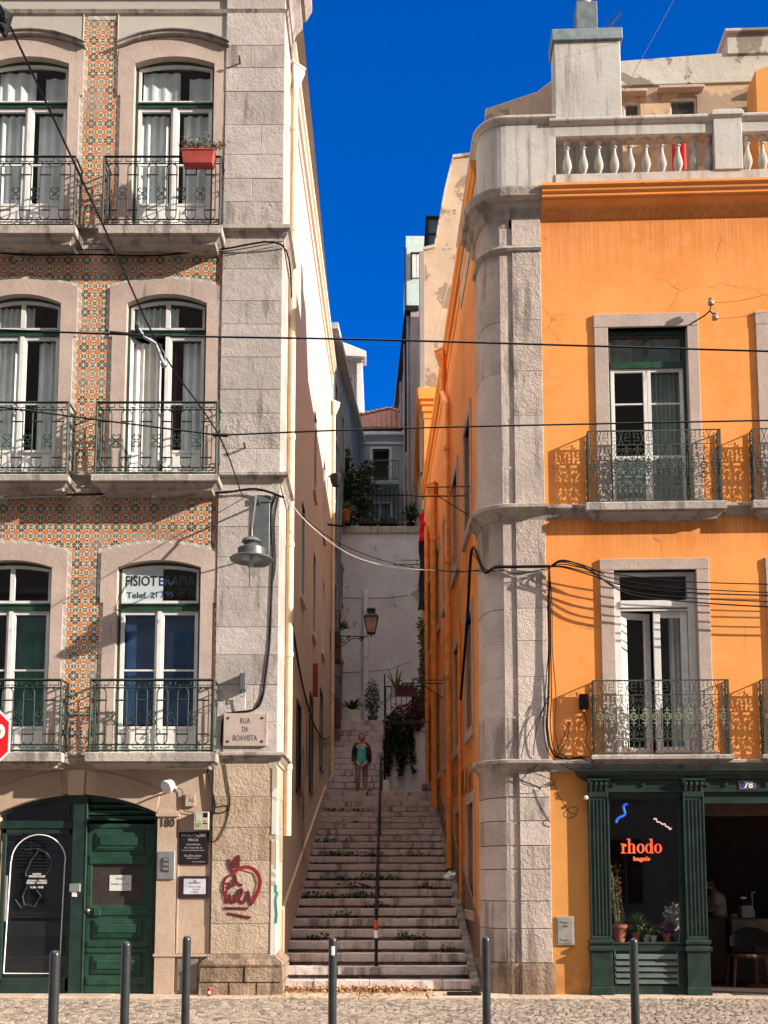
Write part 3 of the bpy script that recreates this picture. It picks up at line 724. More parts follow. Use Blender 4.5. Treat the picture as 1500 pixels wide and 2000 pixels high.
b.mi = 0; b.build('corner_pier', M['lime_set']+M['lower_set'], L, LF, bevel=.004)
b = MB(); zt1, zt2 = lz(1863), lz(1888)
b.sweep([(-.93, .02), (-.93, -.05), (.03, -.05), (.03, 1.1)], [(0, zt1), (.02, zt1-.01), (.03, zt1-.06), (.10, zt1-.10), (.12, zt1-.16), (.09, zt2), (.0, zt2-.01)])
rr = random.Random(9)
for z0, z1 in ((-.05, .18), (.188, zt2)):
    xs = [-1.06, -.62, -.22, .16] if z0 < 0 else [-1.05, -.4, .15]
    for i in range(len(xs)-1): b.box(xs[i]+.005, xs[i+1]-.005, -.16+rr.uniform(-.008, .008), 1.08 if i == len(xs)-2 else .2, z0, z1)
b.build('pier_plinth', M['lime_base'], L, LF, bevel=.012, seg=2)
# ground floor: arch, pilaster, panels
b = MB(); inn = acurve(ax0, ax1, zas, zaa, 20); mid = (ax0+ax1)/2
oy = [(lx(-14, 1540), lz(1545)), (lx(315, 1540), lz(1544))]
out = [(oy[0][0]+(oy[1][0]-oy[0][0])*i/20, lz(1544)+(lz(1504)-lz(1544))*(1-(i/10-1)**2)) for i in range(21)]
gap = 1
b.strip(inn[0:9], out[0:9], -.02, .12); b.strip(inn[11:], out[11:], -.02, .12)
b.strip([inn[9], inn[10]], [out[9], out[10]], -.02, .12)
b.build('door_arch', M['smooth_stone'], L, LF, bevel=.006)
b = MB(); kx0, kx1 = lx(131, 1530), lx(166, 1530); b.prism([(kx0+.03, zaa-.01), (kx1-.01, zaa-.01), (kx1+.01, lz(1504)), (kx0, lz(1504))], -.05, .10)
b.build('keystone', M['smooth_stone'], L, LF, bevel=.006)
b = MB(); px0, px1 = lx(306.5, 1700), lx(345, 1700)
b.box(px0, px1, -.03, .12, lz(1865), lz(1595)); b.box(px0-.02, px1+.03, -.06, .12, lz(1595), lz(1588)); b.box(px0-.01, px1+.01, -.045, .12, lz(1588), lz(1584))
b.box(px0, px1, -.04, .12, -.05, lz(1868)); b.box(px0-.02, lx(412, 1865), -.055, .0, lz(1868), lz(1863))
x2, x3 = lx(347, 1700), lx(411, 1700); b.box(x2, x3, -.012, .0, lz(1862), lz(1600))
b.box(lx(412, 1700), -.93, -.03, 0, .0, lz(1497)); b.box(x2, x2+.02, -.028, 0, lz(1862), lz(1598))
b.build('door_pilaster', M['smooth_stone'], L, LF, bevel=.004)
for s_, cx in (('180', 328.5),): text(s_, 'house_number', M['ink'], L, LF, lx(329, 1607), lz(1607), lx(342, 1607)-lx(316, 1607), lz(1599)-lz(1615), -.031, bold=.01)
# doors inside the arch
DY = .11
dl = thing_parent = L
b = MB(); pa, pb_ = lx(136, 1750), lx(164, 1750); b.box(pa, pb_, DY-.06, DY+.1, 0, zaa-.01)
b.box(pb_-.012, pb_, DY-.07, DY-.06, 0, zaa-.02)
b.box(ax0, pa, DY, DY+.08, lz(1617), lz(1602)); b.box(ax1-.04, ax1, DY, DY+.06, 0, zas); b.box(ax0, ax1, DY, DY+.2, -.02, .03)
b.strip([(x, z-.05) for x, z in inn], inn, DY, DY+.06)
b.build('door_frame', M['green_dk'], L, LF, bevel=.004)
d0, d1 = pb_+.004, ax1-.045
b = MB(); zt_ = lz(1608)
def raised(mb, x0, x1, z0, z1, y, s1=.022, s2=.05):
    for (ins, dep) in ((0, .012), (s1, -.004), (s1+.012, .006), (s1+.05, .016)):
        pass
    mb.box(x0, x1, y-.022, y, z0, z1); 
    mb.box(x0+.025, x1-.025, y-.030, y-.022, z0+.025, z1-.025); mb.box(x0+.07, x1-.07, y-.046, y-.030, z0+.07, z1-.07)
gx0, gx1 = lx(174, 1730), lx(277, 1730); gz0, gz1 = lz(1768), lz(1689)
b.box(d0, gx0, DY+.02, DY+.07, .02, zt_); b.box(gx1, d1, DY+.02, DY+.07, .02, zt_)
b.box(gx0, gx1, DY+.02, DY+.07, gz1, zt_); b.box(gx0, gx1, DY+.02, DY+.07, .02, gz0)
for (a, c_) in ((1660, 1625), (1832, 1796), (1903, 1867)): raised(b, lx(180, 1700)+.01, lx(279, 1700)-.02, lz(a), lz(c_), DY+.02)
for (a, c_) in ((1687, 1671), (1788, 1771), (1862, 1856), (1850, 1840), (1925, 1911), (1616, 1609)): b.box(d0+.03, d1-.06, DY+.004, DY+.02, lz(a), lz(c_))
b.box(d0+.12, d0+.22, DY-.02, DY+.02, lz(1789), lz(1773))
door = b.build('door', M['green'], L, LF, bevel=.005)
b = MB(); b.box(gx0, gx1, DY+.045, DY+.05, gz0, gz1); b.build('pane', plain('brown_glass', (.045, .035, .028), .15, var=.2, bump=0), door, LF)
b = MB(); b.box(lx(209, 1725), lx(252, 1725), DY+.036, DY+.04, lz(1740), lz(1709)); b.build('paper_notice', M['paper'], door, LF)
for i, (wd, yy) in enumerate([(26, 1714.5), (34, 1720), (30, 1725), (36, 1730), (22, 1735)]):
    pass
text('AVISO', 'notice_print', M['ink'], door, LF, lx(230, 1716), lz(1716), .14, .03, DY+.035, ext=.0005)
text('Fechar a porta', 'notice_print', M['ink'], door, LF, lx(230, 1728), lz(1727), .26, .035, DY+.035, ext=.0005)
b = MB(); b.ball((lx(169.5, 1779), DY-.05, lz(1779)), .035); b.tube([(lx(169.5, 1779), DY-.05, lz(1779)), (lx(169.5, 1779), DY+.03, lz(1779))], .012, 6)
b.build('handle', plain('brass', (.5, .34, .15), .3, .9, bump=0), door, LF, smooth=True)
b = MB()
for i in range(4):
    za = lz(1600-i*11); zb_ = lz(1593-i*11); b.prism([(d0, za), (d1, za), (d1, zb_), (d0, zb_)], DY+.03-.0, DY+.06)
    b.add([(d0, DY+.0, za-.01), (d1, DY+.0, za-.01), (d1, DY+.06, zb_), (d0, DY+.06, zb_)], [(0, 1, 2, 3)])
b.build('louvre', M['green'], L, LF)
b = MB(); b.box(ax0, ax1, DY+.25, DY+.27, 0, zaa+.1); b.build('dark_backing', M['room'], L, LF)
# glass door to the left
b = MB(); g0, g1 = ax0+.02, pa-.01
b.box(g0, g0+.06, DY+.02, DY+.07, .03, lz(1617)); b.box(g1-.06, g1, DY+.02, DY+.07, .03, lz(1617)); b.box(g0, g1, DY+.02, DY+.07, lz(1627), lz(1618)); b.box(g0, g1, DY+.02, DY+.07, .03, lz(1912))
b.box(lx(128, 1580), lx(132, 1580), DY+.02, DY+.06, lz(1601), lz(1572))
gd = b.build('glass_door', M['green_dk'], L, LF, bevel=.004)
b = MB(); b.box(g0+.05, g1-.05, DY+.04, DY+.045, .09, lz(1627)); b.box(ax0+.03, pa-.02, DY+.04, DY+.045, lz(1601), zaa-.03); b.build('pane', M['glass'], gd, LF)
b = MB(); wz = MB(); lxx = lambda u: lx(u, 1750)
ac = arc((lxx(13)+lxx(120))/2, lz(1681), (lxx(120)-lxx(13))/2, PI, 0, 24, rz=lz(1629.5)-lz(1681))
path = [(lxx(6), lz(1903)), (lxx(12), lz(1683))]+ac+[(lxx(119), lz(1683)), (lxx(115), lz(1903)), (lxx(6), lz(1903))]
b.tube([(x, DY+.034, z) for x, z in path], .009, 4); b.build('arch_outline', M['white'], gd, LF)
for s_, yy, wd in (('HORÁRIO', 1706.5, 17), ('OPENING HOURS', 1711.5, 32), ('SEGUNDA – SÁBADO', 1719.5, 38), ('MONDAY – SATURDAY', 1724.5, 41), ('11.00 – 19.00', 1733, 25)):
    text(s_, 'opening_hours', M['white'], gd, LF, lx(66, yy), lz(yy), wd/132, .032, DY+.035, ext=.001, bold=.012)
b = MB(); b.box(g0+.08, g1-.05, .20, .22, .12, 1.05)
for i in range(24): b.box(g0+.04, g1-.04, .21, .235, 1.1+i*.05, 1.135+i*.05)
b.build('roller_shutter', plain('dark_shutter', (.016, .016, .016), .5, .2, var=.2), gd, LF)
b = MB(); sx = lambda u: lx(u, 1730)
for q in ([(38, 1660), (60, 1657), (80, 1665), (92, 1680), (88, 1700), (70, 1715), (48, 1722), (36, 1750), (40, 1768), (60, 1772), (72, 1750), (62, 1738)], [(64, 1660), (50, 1680), (40, 1705), (42, 1712)], [(22, 1758), (34, 1774), (52, 1768)]):
    b.tube([(sx(u), .195, lz(v)) for u, v in q], .016, 4)
b.build('shutter_scrawl', M['black_spray'], gd, LF)
b = MB(); b.tube([(lx(8, 1750), DY-.03, lz(1800)), (lx(8, 1750), DY-.03, lz(1710))], .018, 8); b.build('handle', M['metal'], gd, LF)

# alley side wall of the tiled building: local x runs up the alley
AZ = 16.0
hol = []
SW = []      # (d0, d1, z0, z1)
for d in (5.2, 8.2, 11.2):
    for z0 in (1.65+.0, 5.0, 8.6):
        pass
for d0_, z0_, z1_ in ((3.6, 3.3, 4.9), (6.8, 3.6, 5.6), (10.2, 4.4, 6.3), (4.2, 7.1, 9.0), (7.4, 7.1, 9.0), (10.8, 7.4, 9.3), (7.4, 10.4, 12.3), (10.8, 10.5, 12.5)):
    SW.append((d0_, d0_+.85, z0_, z1_))
azf = lambda d: 15.75+.085*d
b = MB(); wallgrid(b, 1.0, DL, 0, 15.0, SW, y=0, rev=.22)
b.quad((1.0, 0, 15.0), (DL, 0, 15.0), (DL, 0, azf(DL)), (1.0, 0, azf(1)))
b.quad((0, .0, azf(0)), (DL, 0, azf(DL)), (DL, 2, azf(DL)), (0, 2, azf(0))); b.quad((DL, 0, 0), (DL, 3, 0), (DL, 3, azf(DL)), (DL, 0, azf(DL)))
aw = b.build('alley_wall', M['cream'], L, LS)
for (a, c_, z0, z1) in SW:
    f = MB(); f.box(a, a+.05, .10, .15, z0, z1); f.box(c_-.05, c_, .10, .15, z0, z1); f.box(a+.05, c_-.05, .10, .15, z1-.05, z1); f.box(a+.05, c_-.05, .10, .15, z0, z0+.05); f.box((a+c_)/2-.025, (a+c_)/2+.025, .1, .15, z0+.05, z1-.05)
    f.box(a-.06, a, -.02, .05, z0-.06, z1+.06); f.box(c_, c_+.06, -.02, .05, z0-.06, z1+.06); f.box(a, c_, -.02, .05, z1, z1+.06); f.box(a-.08, c_+.08, -.05, .05, z0-.08, z0)
    w_ = f.build('alley_window', M['green_dk'] if z0 < 6 else M['white_paint'], L, LS)
    g_ = MB(); g_.box(a, c_, .12, .125, z0, z1); g_.build('pane', M['glass'], w_, LS)
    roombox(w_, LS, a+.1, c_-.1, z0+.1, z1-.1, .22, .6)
# eaves on the alley side
b = MB(); b.sweep([(0.95, 0.0), (DL, 0.0)], [(0, AZ-.72), (.03, AZ-.70), (.04, AZ-.55), (.0, AZ-.53), (.0, AZ-.34), (.06, AZ-.30), (.08, AZ-.2), (.12, AZ-.16), (.12, AZ+.02), (-.2, AZ+.1)])
b.v = [(x, y, z-AZ+azf(x)) for x, y, z in b.v]
b.build('eaves_moulding', M['cream'], L, LS)
b = MB(); b.prism([(1.05, .25), (1.05, 1.2), (12.4, 4.15), (12.4, 3.95)], -.05, .0); b.build('sloping_dado', M['smooth_stone'], L, LS, bevel=.006)
# second rainwater pipe on that wall, deeper in

# ================================================================== ORANGE BUILDING (right)
O_ = thing('orange_corner_building', 'orange rendered corner building with rounded stone quoin, roof balustrade and iron balconies over a shop', 'building', RF)
rx = RF.x; rz = RF.z; RC = .42; XR = 7.5
sdl = RF.I.to_3x3() @ RSD; sdl = Vector((sdl.x, sdl.y)).normalized()     # alley direction in the front frame
def sp(d, off=0):      # point on the alley face, d metres in from the corner, off metres out into the alley
    n_ = Vector((-sdl.y, sdl.x)); p = Vector((0, RC))+sdl*(d)+n_*off; return (p.x, p.y)
def cpath(din, x1):    # plan path: down the alley face, round the corner, along the front
    return [sp(din)]+[(RC-RC*math.cos(a), RC-RC*math.sin(a)) for a in [R(90*i/10) for i in range(11)]]+[(x1, 0)]
zC1 = (rz(1508, 0, 1200), rz(1484, 0, 1200)); zC2 = (rz(1012, 0, 1200), rz(987, 0, 1200)); zK = rz(403, 0, 1200); zP = rz(374, 0, 1200)
WR = []
for j, (fl) in enumerate((dict(y=800, O=(1163, 1368), I=(1190, 1346), zo=614, zi=640, zb=985, tr=(714, 704)), dict(y=1250, O=(1174, 1388), I=(1201, 1363), zo=1092, zi=1114, zb=1474, tr=(1184, 1170)))):
    for c in (0, 1, 2):
        dx = c*2.47
        WR.append((j, c, (rx(fl['I'][0], fl['y'])+dx, rx(fl['I'][1], fl['y'])+dx), (rx(fl['O'][0], fl['y'])+dx, rx(fl['O'][1], fl['y'])+dx), rz(fl['zb'], 0, 1250), rz(fl['zi'], 0, 1250), rz(fl['zo'], 0, 1250), (rz(fl['tr'][0], 0, 1250), rz(fl['tr'][1], 0, 1250))))
hol = [(I[0]-.01, I[1]+.01, zb, zi) for (j, c, I, O, zb, zi, zo, tr) in WR]
xo = rx(1062, 900)     # where the render begins
b = MB(); wallgrid(b, xo-.4, XR, zC1[1]-.05, zP, hol, y=0, rev=.3); b.build('wall', M['orange'], O_, RF)
sx0 = rx(1146, 1700); sx1 = rx(1700, 1700)
b = MB(); wallgrid(b, xo-.4, XR, -.1, zC1[1]-.05, [(sx0+.05, XR-.3, .0, zC1[0]-.03)], y=0, rev=.2); b.build('ground_floor_wall', M['ochre'], O_, RF)
b = MB(); e = sp(15.3); q = (XR, 15.3)
b.quad((XR, 0, -.1), (q[0], q[1], -.1), (q[0], q[1], zP), (XR, 0, zP)); b.quad((sp(0)[0]+.05, .42, zP+.2), (XR, .1, zP+.2), (q[0], q[1], zP+.2), (e[0]+.1, e[1], zP+.2)); b.quad((q[0], q[1], 0), (e[0], e[1], 0), (e[0], e[1], zP), (q[0], q[1], zP))
b.build('rear_wall', M['ochre'], O_, RF)

# rounded stone corner with a flat pilaster beside it
def colpoly(pr=0.0, din=.35):
    n_ = Vector((-sdl.y, sdl.x)); s0 = Vector((0, RC))+sdl*din+n_*(.03+pr)
    return [(s0.x, s0.y)]+[(RC-(RC+pr)*math.cos(R(90*i/10)), RC-(RC+pr)*math.sin(R(90*i/10))) for i in range(11)]+[(RC+.035, -pr), (RC+.035, .5), (s0.x+.3, .8)]
b = MB(); rr = random.Random(11)
pxa, pxb = RC+.075, xo
def rcourse(z0, z1, pr, g=.003):
    q = rr.uniform(-.003, .003); b.mi = rr.randrange(4)
    b.prismz(colpoly(pr+q), z0+g, z1-g); b.mi = rr.randrange(4); b.box(pxa, pxb+pr*.0, -(.03+pr)+rr.uniform(-.003, .003), .3, z0+g, z1-g)
zg = [rz(v, 0, 1000) for v in (1880, 1814, 1760, 1698, 1652, 1604, 1558, 1508)]
for i in range(len(zg)-1): rcourse(zg[i], zg[i+1], .02, .006)
def span(z0, z1, h):
    n = max(1, round((z1-z0)/h)); zz = z0
    hs_ = [rr.uniform(.75, 1.25) for _ in range(n)]; t = sum(hs_)
    for a in hs_: rcourse(zz, zz+a/t*(z1-z0), .0, .002); zz += a/t*(z1-z0)
zk0 = rz(495, 0, 1000); zk1 = rz(482, 0, 1000)
rcourse(zC1[1], rz(1400, 0, 1000), .015, .003); span(rz(1400, 0, 1000), zC2[0], .62); rcourse(zC2[1], rz(912, 0, 1000), .015, .003); span(rz(912, 0, 1000), zk0, .9); span(zk1, rz(428, 0, 1000), 1)
b.mi = 1; b.box(.3, xo-.02, -.005, .4, -.1, zk1+.3)
b.build('corner_pilaster', M['lime_r_set'], O_, RF, bevel=.004)
b = MB(); b.prismz(colpoly(.05, .6), -.05, zg[0]-.004); b.box(pxa-.01, pxb+.03, -.085, .3, -.05, zg[0]-.004)
b.build('plinth', M['lime_base'], O_, RF, bevel=.015, seg=2)
# cornices round the corner
def profs(z0, z1, o): h = z1-z0; return [(0, z0-.02), (.03, z0-.01), (.05, z0+h*.25), (o*.55, z0+h*.45), (o*.62, z0+h*.55), (o*.9, z0+h*.6), (o, z0+h*.7), (o, z1-.012), (o-.02, z1), (-.05, z1+.01)]
for (z0, z1) in (zC1, zC2):
    b = MB(); b.sweep(cpath(.5, xo+.03), profs(z0, z1, .17)); b.sweep([(xo+.03, 0), (XR, 0)], profs(z0+.02, z1-.01, .11)); b.build('string_course', M['cornice'], O_, RF)
b = MB(); b.sweep(cpath(.4, xo+.01), [(0, zk0), (.05, zk0+.02), (.07, (zk0+zk1)/2), (.05, zk1-.01), (0, zk1)])
b.build('string_course', M['cornice'], O_, RF)
za, zb_ = rz(428, 0, 1000), rz(382, 0, 1000)
b = MB(); b.sweep(cpath(.7, xo+.02), [(0, za-.02), (.03, za), (.05, za+.04), (.06, za+.12), (.13, za+.18), (.14, za+.22), (.22, za+.26), (.24, zb_-.03), (.24, zb_), (-.1, zb_+.02)])
b.build('capital', M['cornice'], O_, RF)
zc0 = rz(428, 0, 1200); zc1 = rz(375, 0, 1200)
b = MB(); b.sweep([(xo+.02, 0), (XR, 0)], [(0, zc0), (.02, zc0+.01), (.04, zc0+.06), (.10, zc0+.17), (.18, zc0+.225), (.18, zc0+.25), (.22, zc0+.26), (.22, zc0+.30), (.25, zc0+.33), (.26, zc1-.07), (.29, zc1-.05), (.29, zc1-.01), (-.1, zc1+.01)])
b.build('cornice', M['orange'], O_, RF)
# parapet and balustrade
zb0 = zc1; zbr = rz(340, 0, 1200); zt0 = rz(266, 0, 1200); zt1 = rz(226, 0, 1200)
xs = rx(1085, 300); sol = MB()
cp = cpath(3.0, xs); 
def off(path, o):
    mb = MB(); mb.sweep(path, [(o, 0), (o, 1)], False); return [(v[0], v[1]) for v in mb.v[0::2]]
inner = off(cp, -.30); outer = off(cp, .02)
for i in range(len(cp)-1):
    pass
poly = outer+inner[::-1]; sol.prismz(poly, zb0, zt1-.12)
sol.sweep(cp, [(-.34, zt1-.12), (.03, zt1-.12), (.05, zt1-.08), (.09, zt1-.05), (.09, zt1-.01), (.04, zt1+.02), (-.34, zt1+.02), (-.34, zt1-.12)])
sol.box(xs-.02, XR, -.035, .26, zb0, zbr); sol.sweep([(xs-.1, 0), (XR, 0)], [(-.22, zt0), (.02, zt0), (.02, zt0+.19), (.05, zt0+.2), (.08, zt0+.24), (.08, zt0+.28), (.03, zt0+.31), (-.22, zt0+.31), (-.22, zt0)])
ped0, ped1 = rx(1393, 290), rx(1448, 290)
for k in (0, 1):
    a, c_ = ped0+k*2.45, ped1+k*2.45; sol.box(a, c_, -.06, .30, zbr-.003, zt1-.10); sol.box(a-.03, c_+.03, -.10, .33, zt1-.10, zt1-.03); sol.box(a-.01, c_+.01, -.08, .31, zt1-.03, zt1+.01); sol.box(a-.02, c_+.02, -.08, .31, zb0+.01, zb0+.06)
sol.build('parapet', M['parapet'], O_, RF, bevel=.008)
bp = [(.065, 0), (.065, .035), (.04, .045), (.03, .07), (.05, .10), (.078, .17), (.080, .21), (.066, .28), (.040, .36), (.030, .43), (.030, .46), (.05, .47), (.05, .49), (.032, .50), (.040, .53), (.06, .555), (.068, .56), (.068, .60)]
H = zt0-zbr; bm_ = MB(); bm_.lathe([(r*.92, z/.60*H) for r, z in bp], n=14)
first = None
bx = [rx(u, 300) for u in (1109, 1141, 1171, 1202, 1233, 1264, 1295, 1327, 1359, 1387)]
bx += [ped1+.12+.235*i for i in range(9)]
for i, x in enumerate(bx):
    Mx = RF.M @ Matrix.Translation((x, .10, zbr))
    if first is None: first = bm_.build('baluster', M['parapet'], O_, M=Mx, smooth=True)
    else: c = first.copy(); COL.objects.link(c); place(c, Mx, O_)
# ------------------------------------------------------------------ rail with cast ornaments
def right_rail(x0, x1, zb, zt, p):
    W = x1-x0; H = zt-zb; rail = MB(); orn = rail
    def panel(P, W):
        n = max(1, round(W/.165)); u = W/n; r = .0055
        def oball(*a): rail.mi = 1; rail.ball(*a); rail.mi = 0
        T = lambda pts, rad=r: rail.tube([P(x, z) for x, z in pts], rad*1.2, 3)
        for z, q in ((H, .012), (H*.80, .007), (H*.20, .007), (.0, .010)): T([(0, z), (W, z)], q)
        for i in range(n):
            c = (i+.5)*u; a = i*u
            # square key hooks
            z0 = H*.80; z1 = H; h = z1-z0; s = 1 if i % 2 else -1
            T([(c+s*u*.30, z1), (c+s*u*.30, z0+h*.52), (c-s*u*.08, z0+h*.52), (c-s*u*.08, z0+h*.80), (c+s*u*.12, z0+h*.80)])
            T([(c+s*u*.30, z0), (c+s*u*.30, z0+h*.30), (c-s*u*.15, z0+h*.30), (c-s*u*.15, z0+h*.55)])
            T([(c-s*u*.30, z0), (c-s*u*.48, z0+h*.5), (c-s*u*.30, z1)])
            # hearts of scrolls above and below the castings
            for zz, sg in ((H*.70, 1), (H*.30, -1)):
                for sx in (-1, 1):
                    T([(c+sx*x, zz+sg*z) for x, z in spiral(u*.26, H*.035, u*.20, .008, R(-110), R(200), 9)])
                    T([(c+sx*u*.08, zz+sg*H*.09), (c+sx*u*.04, zz), (c+sx*u*.2, zz-sg*H*.055), (c+sx*u*.5, zz-sg*H*.10), (c+sx*u*.5, zz-sg*H*.17)])
            # uprights between the castings
            T([(a, H*.32), (a, H*.68)], .0065)
            # circles in the lowest band
            for cc in (c-u*.25, c+u*.25): T(arc(cc, H*.10, u*.30, 0, 2*PI, 10, rz=H*.085), .005)
            # the casting: a lozenge of leaves
            for k in range(8):
                an = k*PI/4; oball(P(c+.034*math.cos(an), H*.5+.055*math.sin(an)), .017, 4, (1, .5, 1.2))
            for k in (-1, 1):
                oball(P(c, H*.5+k*.10), .017, 4, (1.3, .5, 1.4)); oball(P(c, H*.5+k*.135), .012, 4, (.8, .5, 1.8))
                for m in (-1, 1): oball(P(c+m*.026, H*.5+k*.095), .012, 4, (1.3, .5, 1)); oball(P(c+m*.055, H*.5+k*.02), .012, 4, (1, .5, 1.3))
            oball(P(c, H*.5), .016, 4, (1, .7, 1))
    panel(lambda x, z: (x0+x, -p, zb+z), W)
    panel(lambda x, z: (x0, -p+x, zb+z), p); panel(lambda x, z: (x1, -p+x, zb+z), p)
    for x in (x0, x1): rail.box(x-.014, x+.014, -p-.014, -p+.014, zb-.02, zt+.01); rail.box(x-.011, x+.011, -.03, -.01, zb-.02, zt)
    return rail
RB = [((1148, 1405), 841, 978, (980, 1008)), ((1159, 1421), 1329, 1471, (1474, 1488))]; RP = .17
for j in (0, 1):
    (u0, u1), yt, yb, (s0, s1) = RB[j]
    x0 = RF.x(u0, yt, -RP); x1 = RF.x(u1, yt, -RP); zt_ = RF.z(yt, -RP, 1280); zbm = RF.z(yb, -RP, 1280)
    for c in (0, 1, 2):
        dx = 2.47*c
        sb = MB(); z1 = RF.z(s0, -RP-.03, 1280); z0 = RF.z(s1, -RP-.03, 1280)
        slab_with_mould(sb, x0-.04+dx, x1+.04+dx, RP+.05, z1, (z0+z1)/2-.02, z0-.02); bl = sb.build('balcony', M['cornice'], O_, RF)
        rl = right_rail(x0+dx, x1+dx, zbm, zt_, RP)
        rl.build('railing', [M['iron_grey'], M['iron_gold'] if j else M['iron_grey']], bl, RF)
# ------------------------------------------------------------------ french windows of the orange front
for (j, c, I, O, zb, zi, zo, tr) in WR:
    s = MB(); s.box(O[0], I[0], -.035, .14, zb, zi); s.box(I[1], O[1], -.035, .14, zb, zi); s.box(O[0]-.004, O[1]+.004, -.038, .14, zi, zo)
    s.build('window_surround', M['lime_pink'], O_, RF, bevel=.006)
    y0 = .10; t = .05; f = MB(); q = MB(); gl = MB(); mx = (I[0]+I[1])/2
    if j == 0:
        f.box(I[0], I[0]+t, y0, y0+.08, zb, zi); f.box(I[1]-t, I[1], y0, y0+.08, zb, zi); f.box(I[0]+t, I[1]-t, y0, y0+.08, zi-.05, zi); f.box(I[0]+t, I[1]-t, y0-.015, y0+.07, tr[0], tr[1]+.02); f.box(mx-.035, mx+.035, y0+.005, y0+.06, tr[1]+.02, zi-.05)
        gl.box(I[0]+t, I[1]-t, y0+.03, y0+.034, tr[1], zi-.05)
        leaf_sash(q, gl, I[0]+t, mx-.003, zb+.02, tr[0], y0+.01, bars=(.62,), low=.78); leaf_sash(q, gl, mx+.003, I[1]-t, zb+.02, tr[0], y0+.01, bars=(.62,), low=.78)
        w_ = f.build('window', M['green'], O_, RF, bevel=.003); q.build('sash', M['white_paint'], w_, RF, bevel=.003)
        lp = MB(); lp.box(I[0]+t+.06, mx-.06, y0-.001, y0+.03, zb+.08, zb+.74); lp.box(mx+.06, I[1]-t-.06, y0-.001, y0+.03, zb+.08, zb+.74); lp.build('lower_panel', plain('grey_green_panel', (.13, .17, .15), .5), w_, RF)
        cu = MB(); folds(cu, mx+.05, I[1]-t, zb+.1, tr[0]-.03, y0+.15, .02, .07); folds(cu, I[0]+t, I[1]-t, tr[1]+.05, zi-.06, y0+.16, .012, .2); cu.build('curtain', plain('green_grey_curtain', (.24, .27, .24), .9, var=.2, bump=0), w_, RF)
    else:
        f.box(I[0], I[0]+.11, y0, y0+.10, zb, zi); f.box(I[1]-.11, I[1], y0, y0+.10, zb, zi); f.box(I[0]+.11, I[1]-.11, y0+.003, y0+.1, zi-.05, zi); f.box(I[0]+.11, I[1]-.11, y0-.02, y0+.09, tr[0], tr[1]); f.box(I[0]+.115, I[1]-.115, y0+.0, y0+.02, tr[0]-.05, tr[0]-.02)
        gl.box(I[0]+.11, I[1]-.11, y0+.05, y0+.054, tr[1], zi-.05)
        a0 = I[0]+.12; a1 = I[1]-.12
        leaf_sash(q, gl, mx-.01, a1, zb+.03, tr[0]-.05, y0+.03, t=.10, bars=(), low=0, d=.05)
        w_ = f.build('window', M['white_paint'], O_, RF, bevel=.004); q.build('sash', M['white_paint'], w_, RF, bevel=.004)
        q = MB(); g2 = MB(); leaf_sash(q, g2, 0, mx-a0, zb+.03, tr[0]-.05, 0, t=.10, bars=(), d=.05)
        MM = RF.M @ Matrix.Translation((a0, y0+.05, 0)) @ Matrix.Rotation(R(18 if c == 0 else 2), 4, 'Z')
        q.build('open_sash', M['white_paint'], w_, M=MM, bevel=.004); g2.build('pane', M['glass'], w_, M=MM)
        cu = MB(); folds(cu, a1-.22, a1, zb+.1, tr[0]-.03, y0+.3, .03, .08); cu.build('curtain', M['curtain'], w_, RF)
    gl.build('pane', M['glass'], w_, RF)
    roombox(w_, RF, I[0], I[1], zb, zi, .2, 1.2)
# ------------------------------------------------------------------ alley face (x negative = deeper)
EZ = 13.30; DR = 15.2
SWR = []
for j, (z0, z1) in enumerate(((7.75, 9.7), (4.2, 6.2), (1.15, 2.95))):
    for d in (1.25, 3.75, 6.2, 8.7, 11.2, 13.0):
        w0 = .24
        SWR.append((-(d+1.55-w0), -(d+w0), z0, z1, j))
b = MB(); wallgrid(b, -DR, -.33, 0, EZ, [h[:4] for h in SWR], y=0, rev=.25)
b.build('alley_wall', M['orange'], O_, RS)
for (a, c_, z0, z1, j) in SWR:
    s = MB(); s.box(a-.18, a, -.03, .1, z0, z1); s.box(c_, c_+.18, -.03, .1, z0, z1); s.box(a-.18, c_+.18, -.033, .1, z1, z1+.18); s.box(a-.18, c_+.18, -.06, .1, z0-.16, z0)
    s.build('window_surround', M['lime_pink'], O_, RS, bevel=.005)
    q = MB(); gl = MB(); m_ = (a+c_)/2
    leaf_sash(q, gl, a+.01, m_-.003, z0+.01, z1-.01, .11, bars=(.5,)); leaf_sash(q, gl, m_+.003, c_-.01, z0+.01, z1-.01, .11, bars=(.5,))
    w_ = q.build('alley_window', M['white_paint'], O_, RS, bevel=.003); gl.build('pane', M['glass'], w_, RS); roombox(w_, RS, a+.1, c_-.1, z0+.1, z1-.1, .25, .5)
b = MB(); b.sweep([(-DR, 0), (-.1, 0)], [(0, EZ-.6), (.02, EZ-.58), (.03, EZ-.42), (.0, EZ-.40), (.0, EZ-.22), (.05, EZ-.20), (.06, EZ-.1), (.10, EZ-.05), (.11, EZ+.0), (.11, EZ+.08), (-.3, EZ+.12)])
b.build('eaves_cornice', M['orange_trim'], O_, RS)
# low weathered base at the foot of the alley wall
b = MB(); b.prism([(-.35, 0), (-.35, .9), (-12.6, 4.9), (-12.6, 3.6)], -.03, .0); b.build('weathered_base', plaster('weathered_base', (.24, .13, .08), (.16, .10, .07), (.08, .06, .05), stk=.7, patch=(.30, .15, .06), bump=.6), O_, RS)
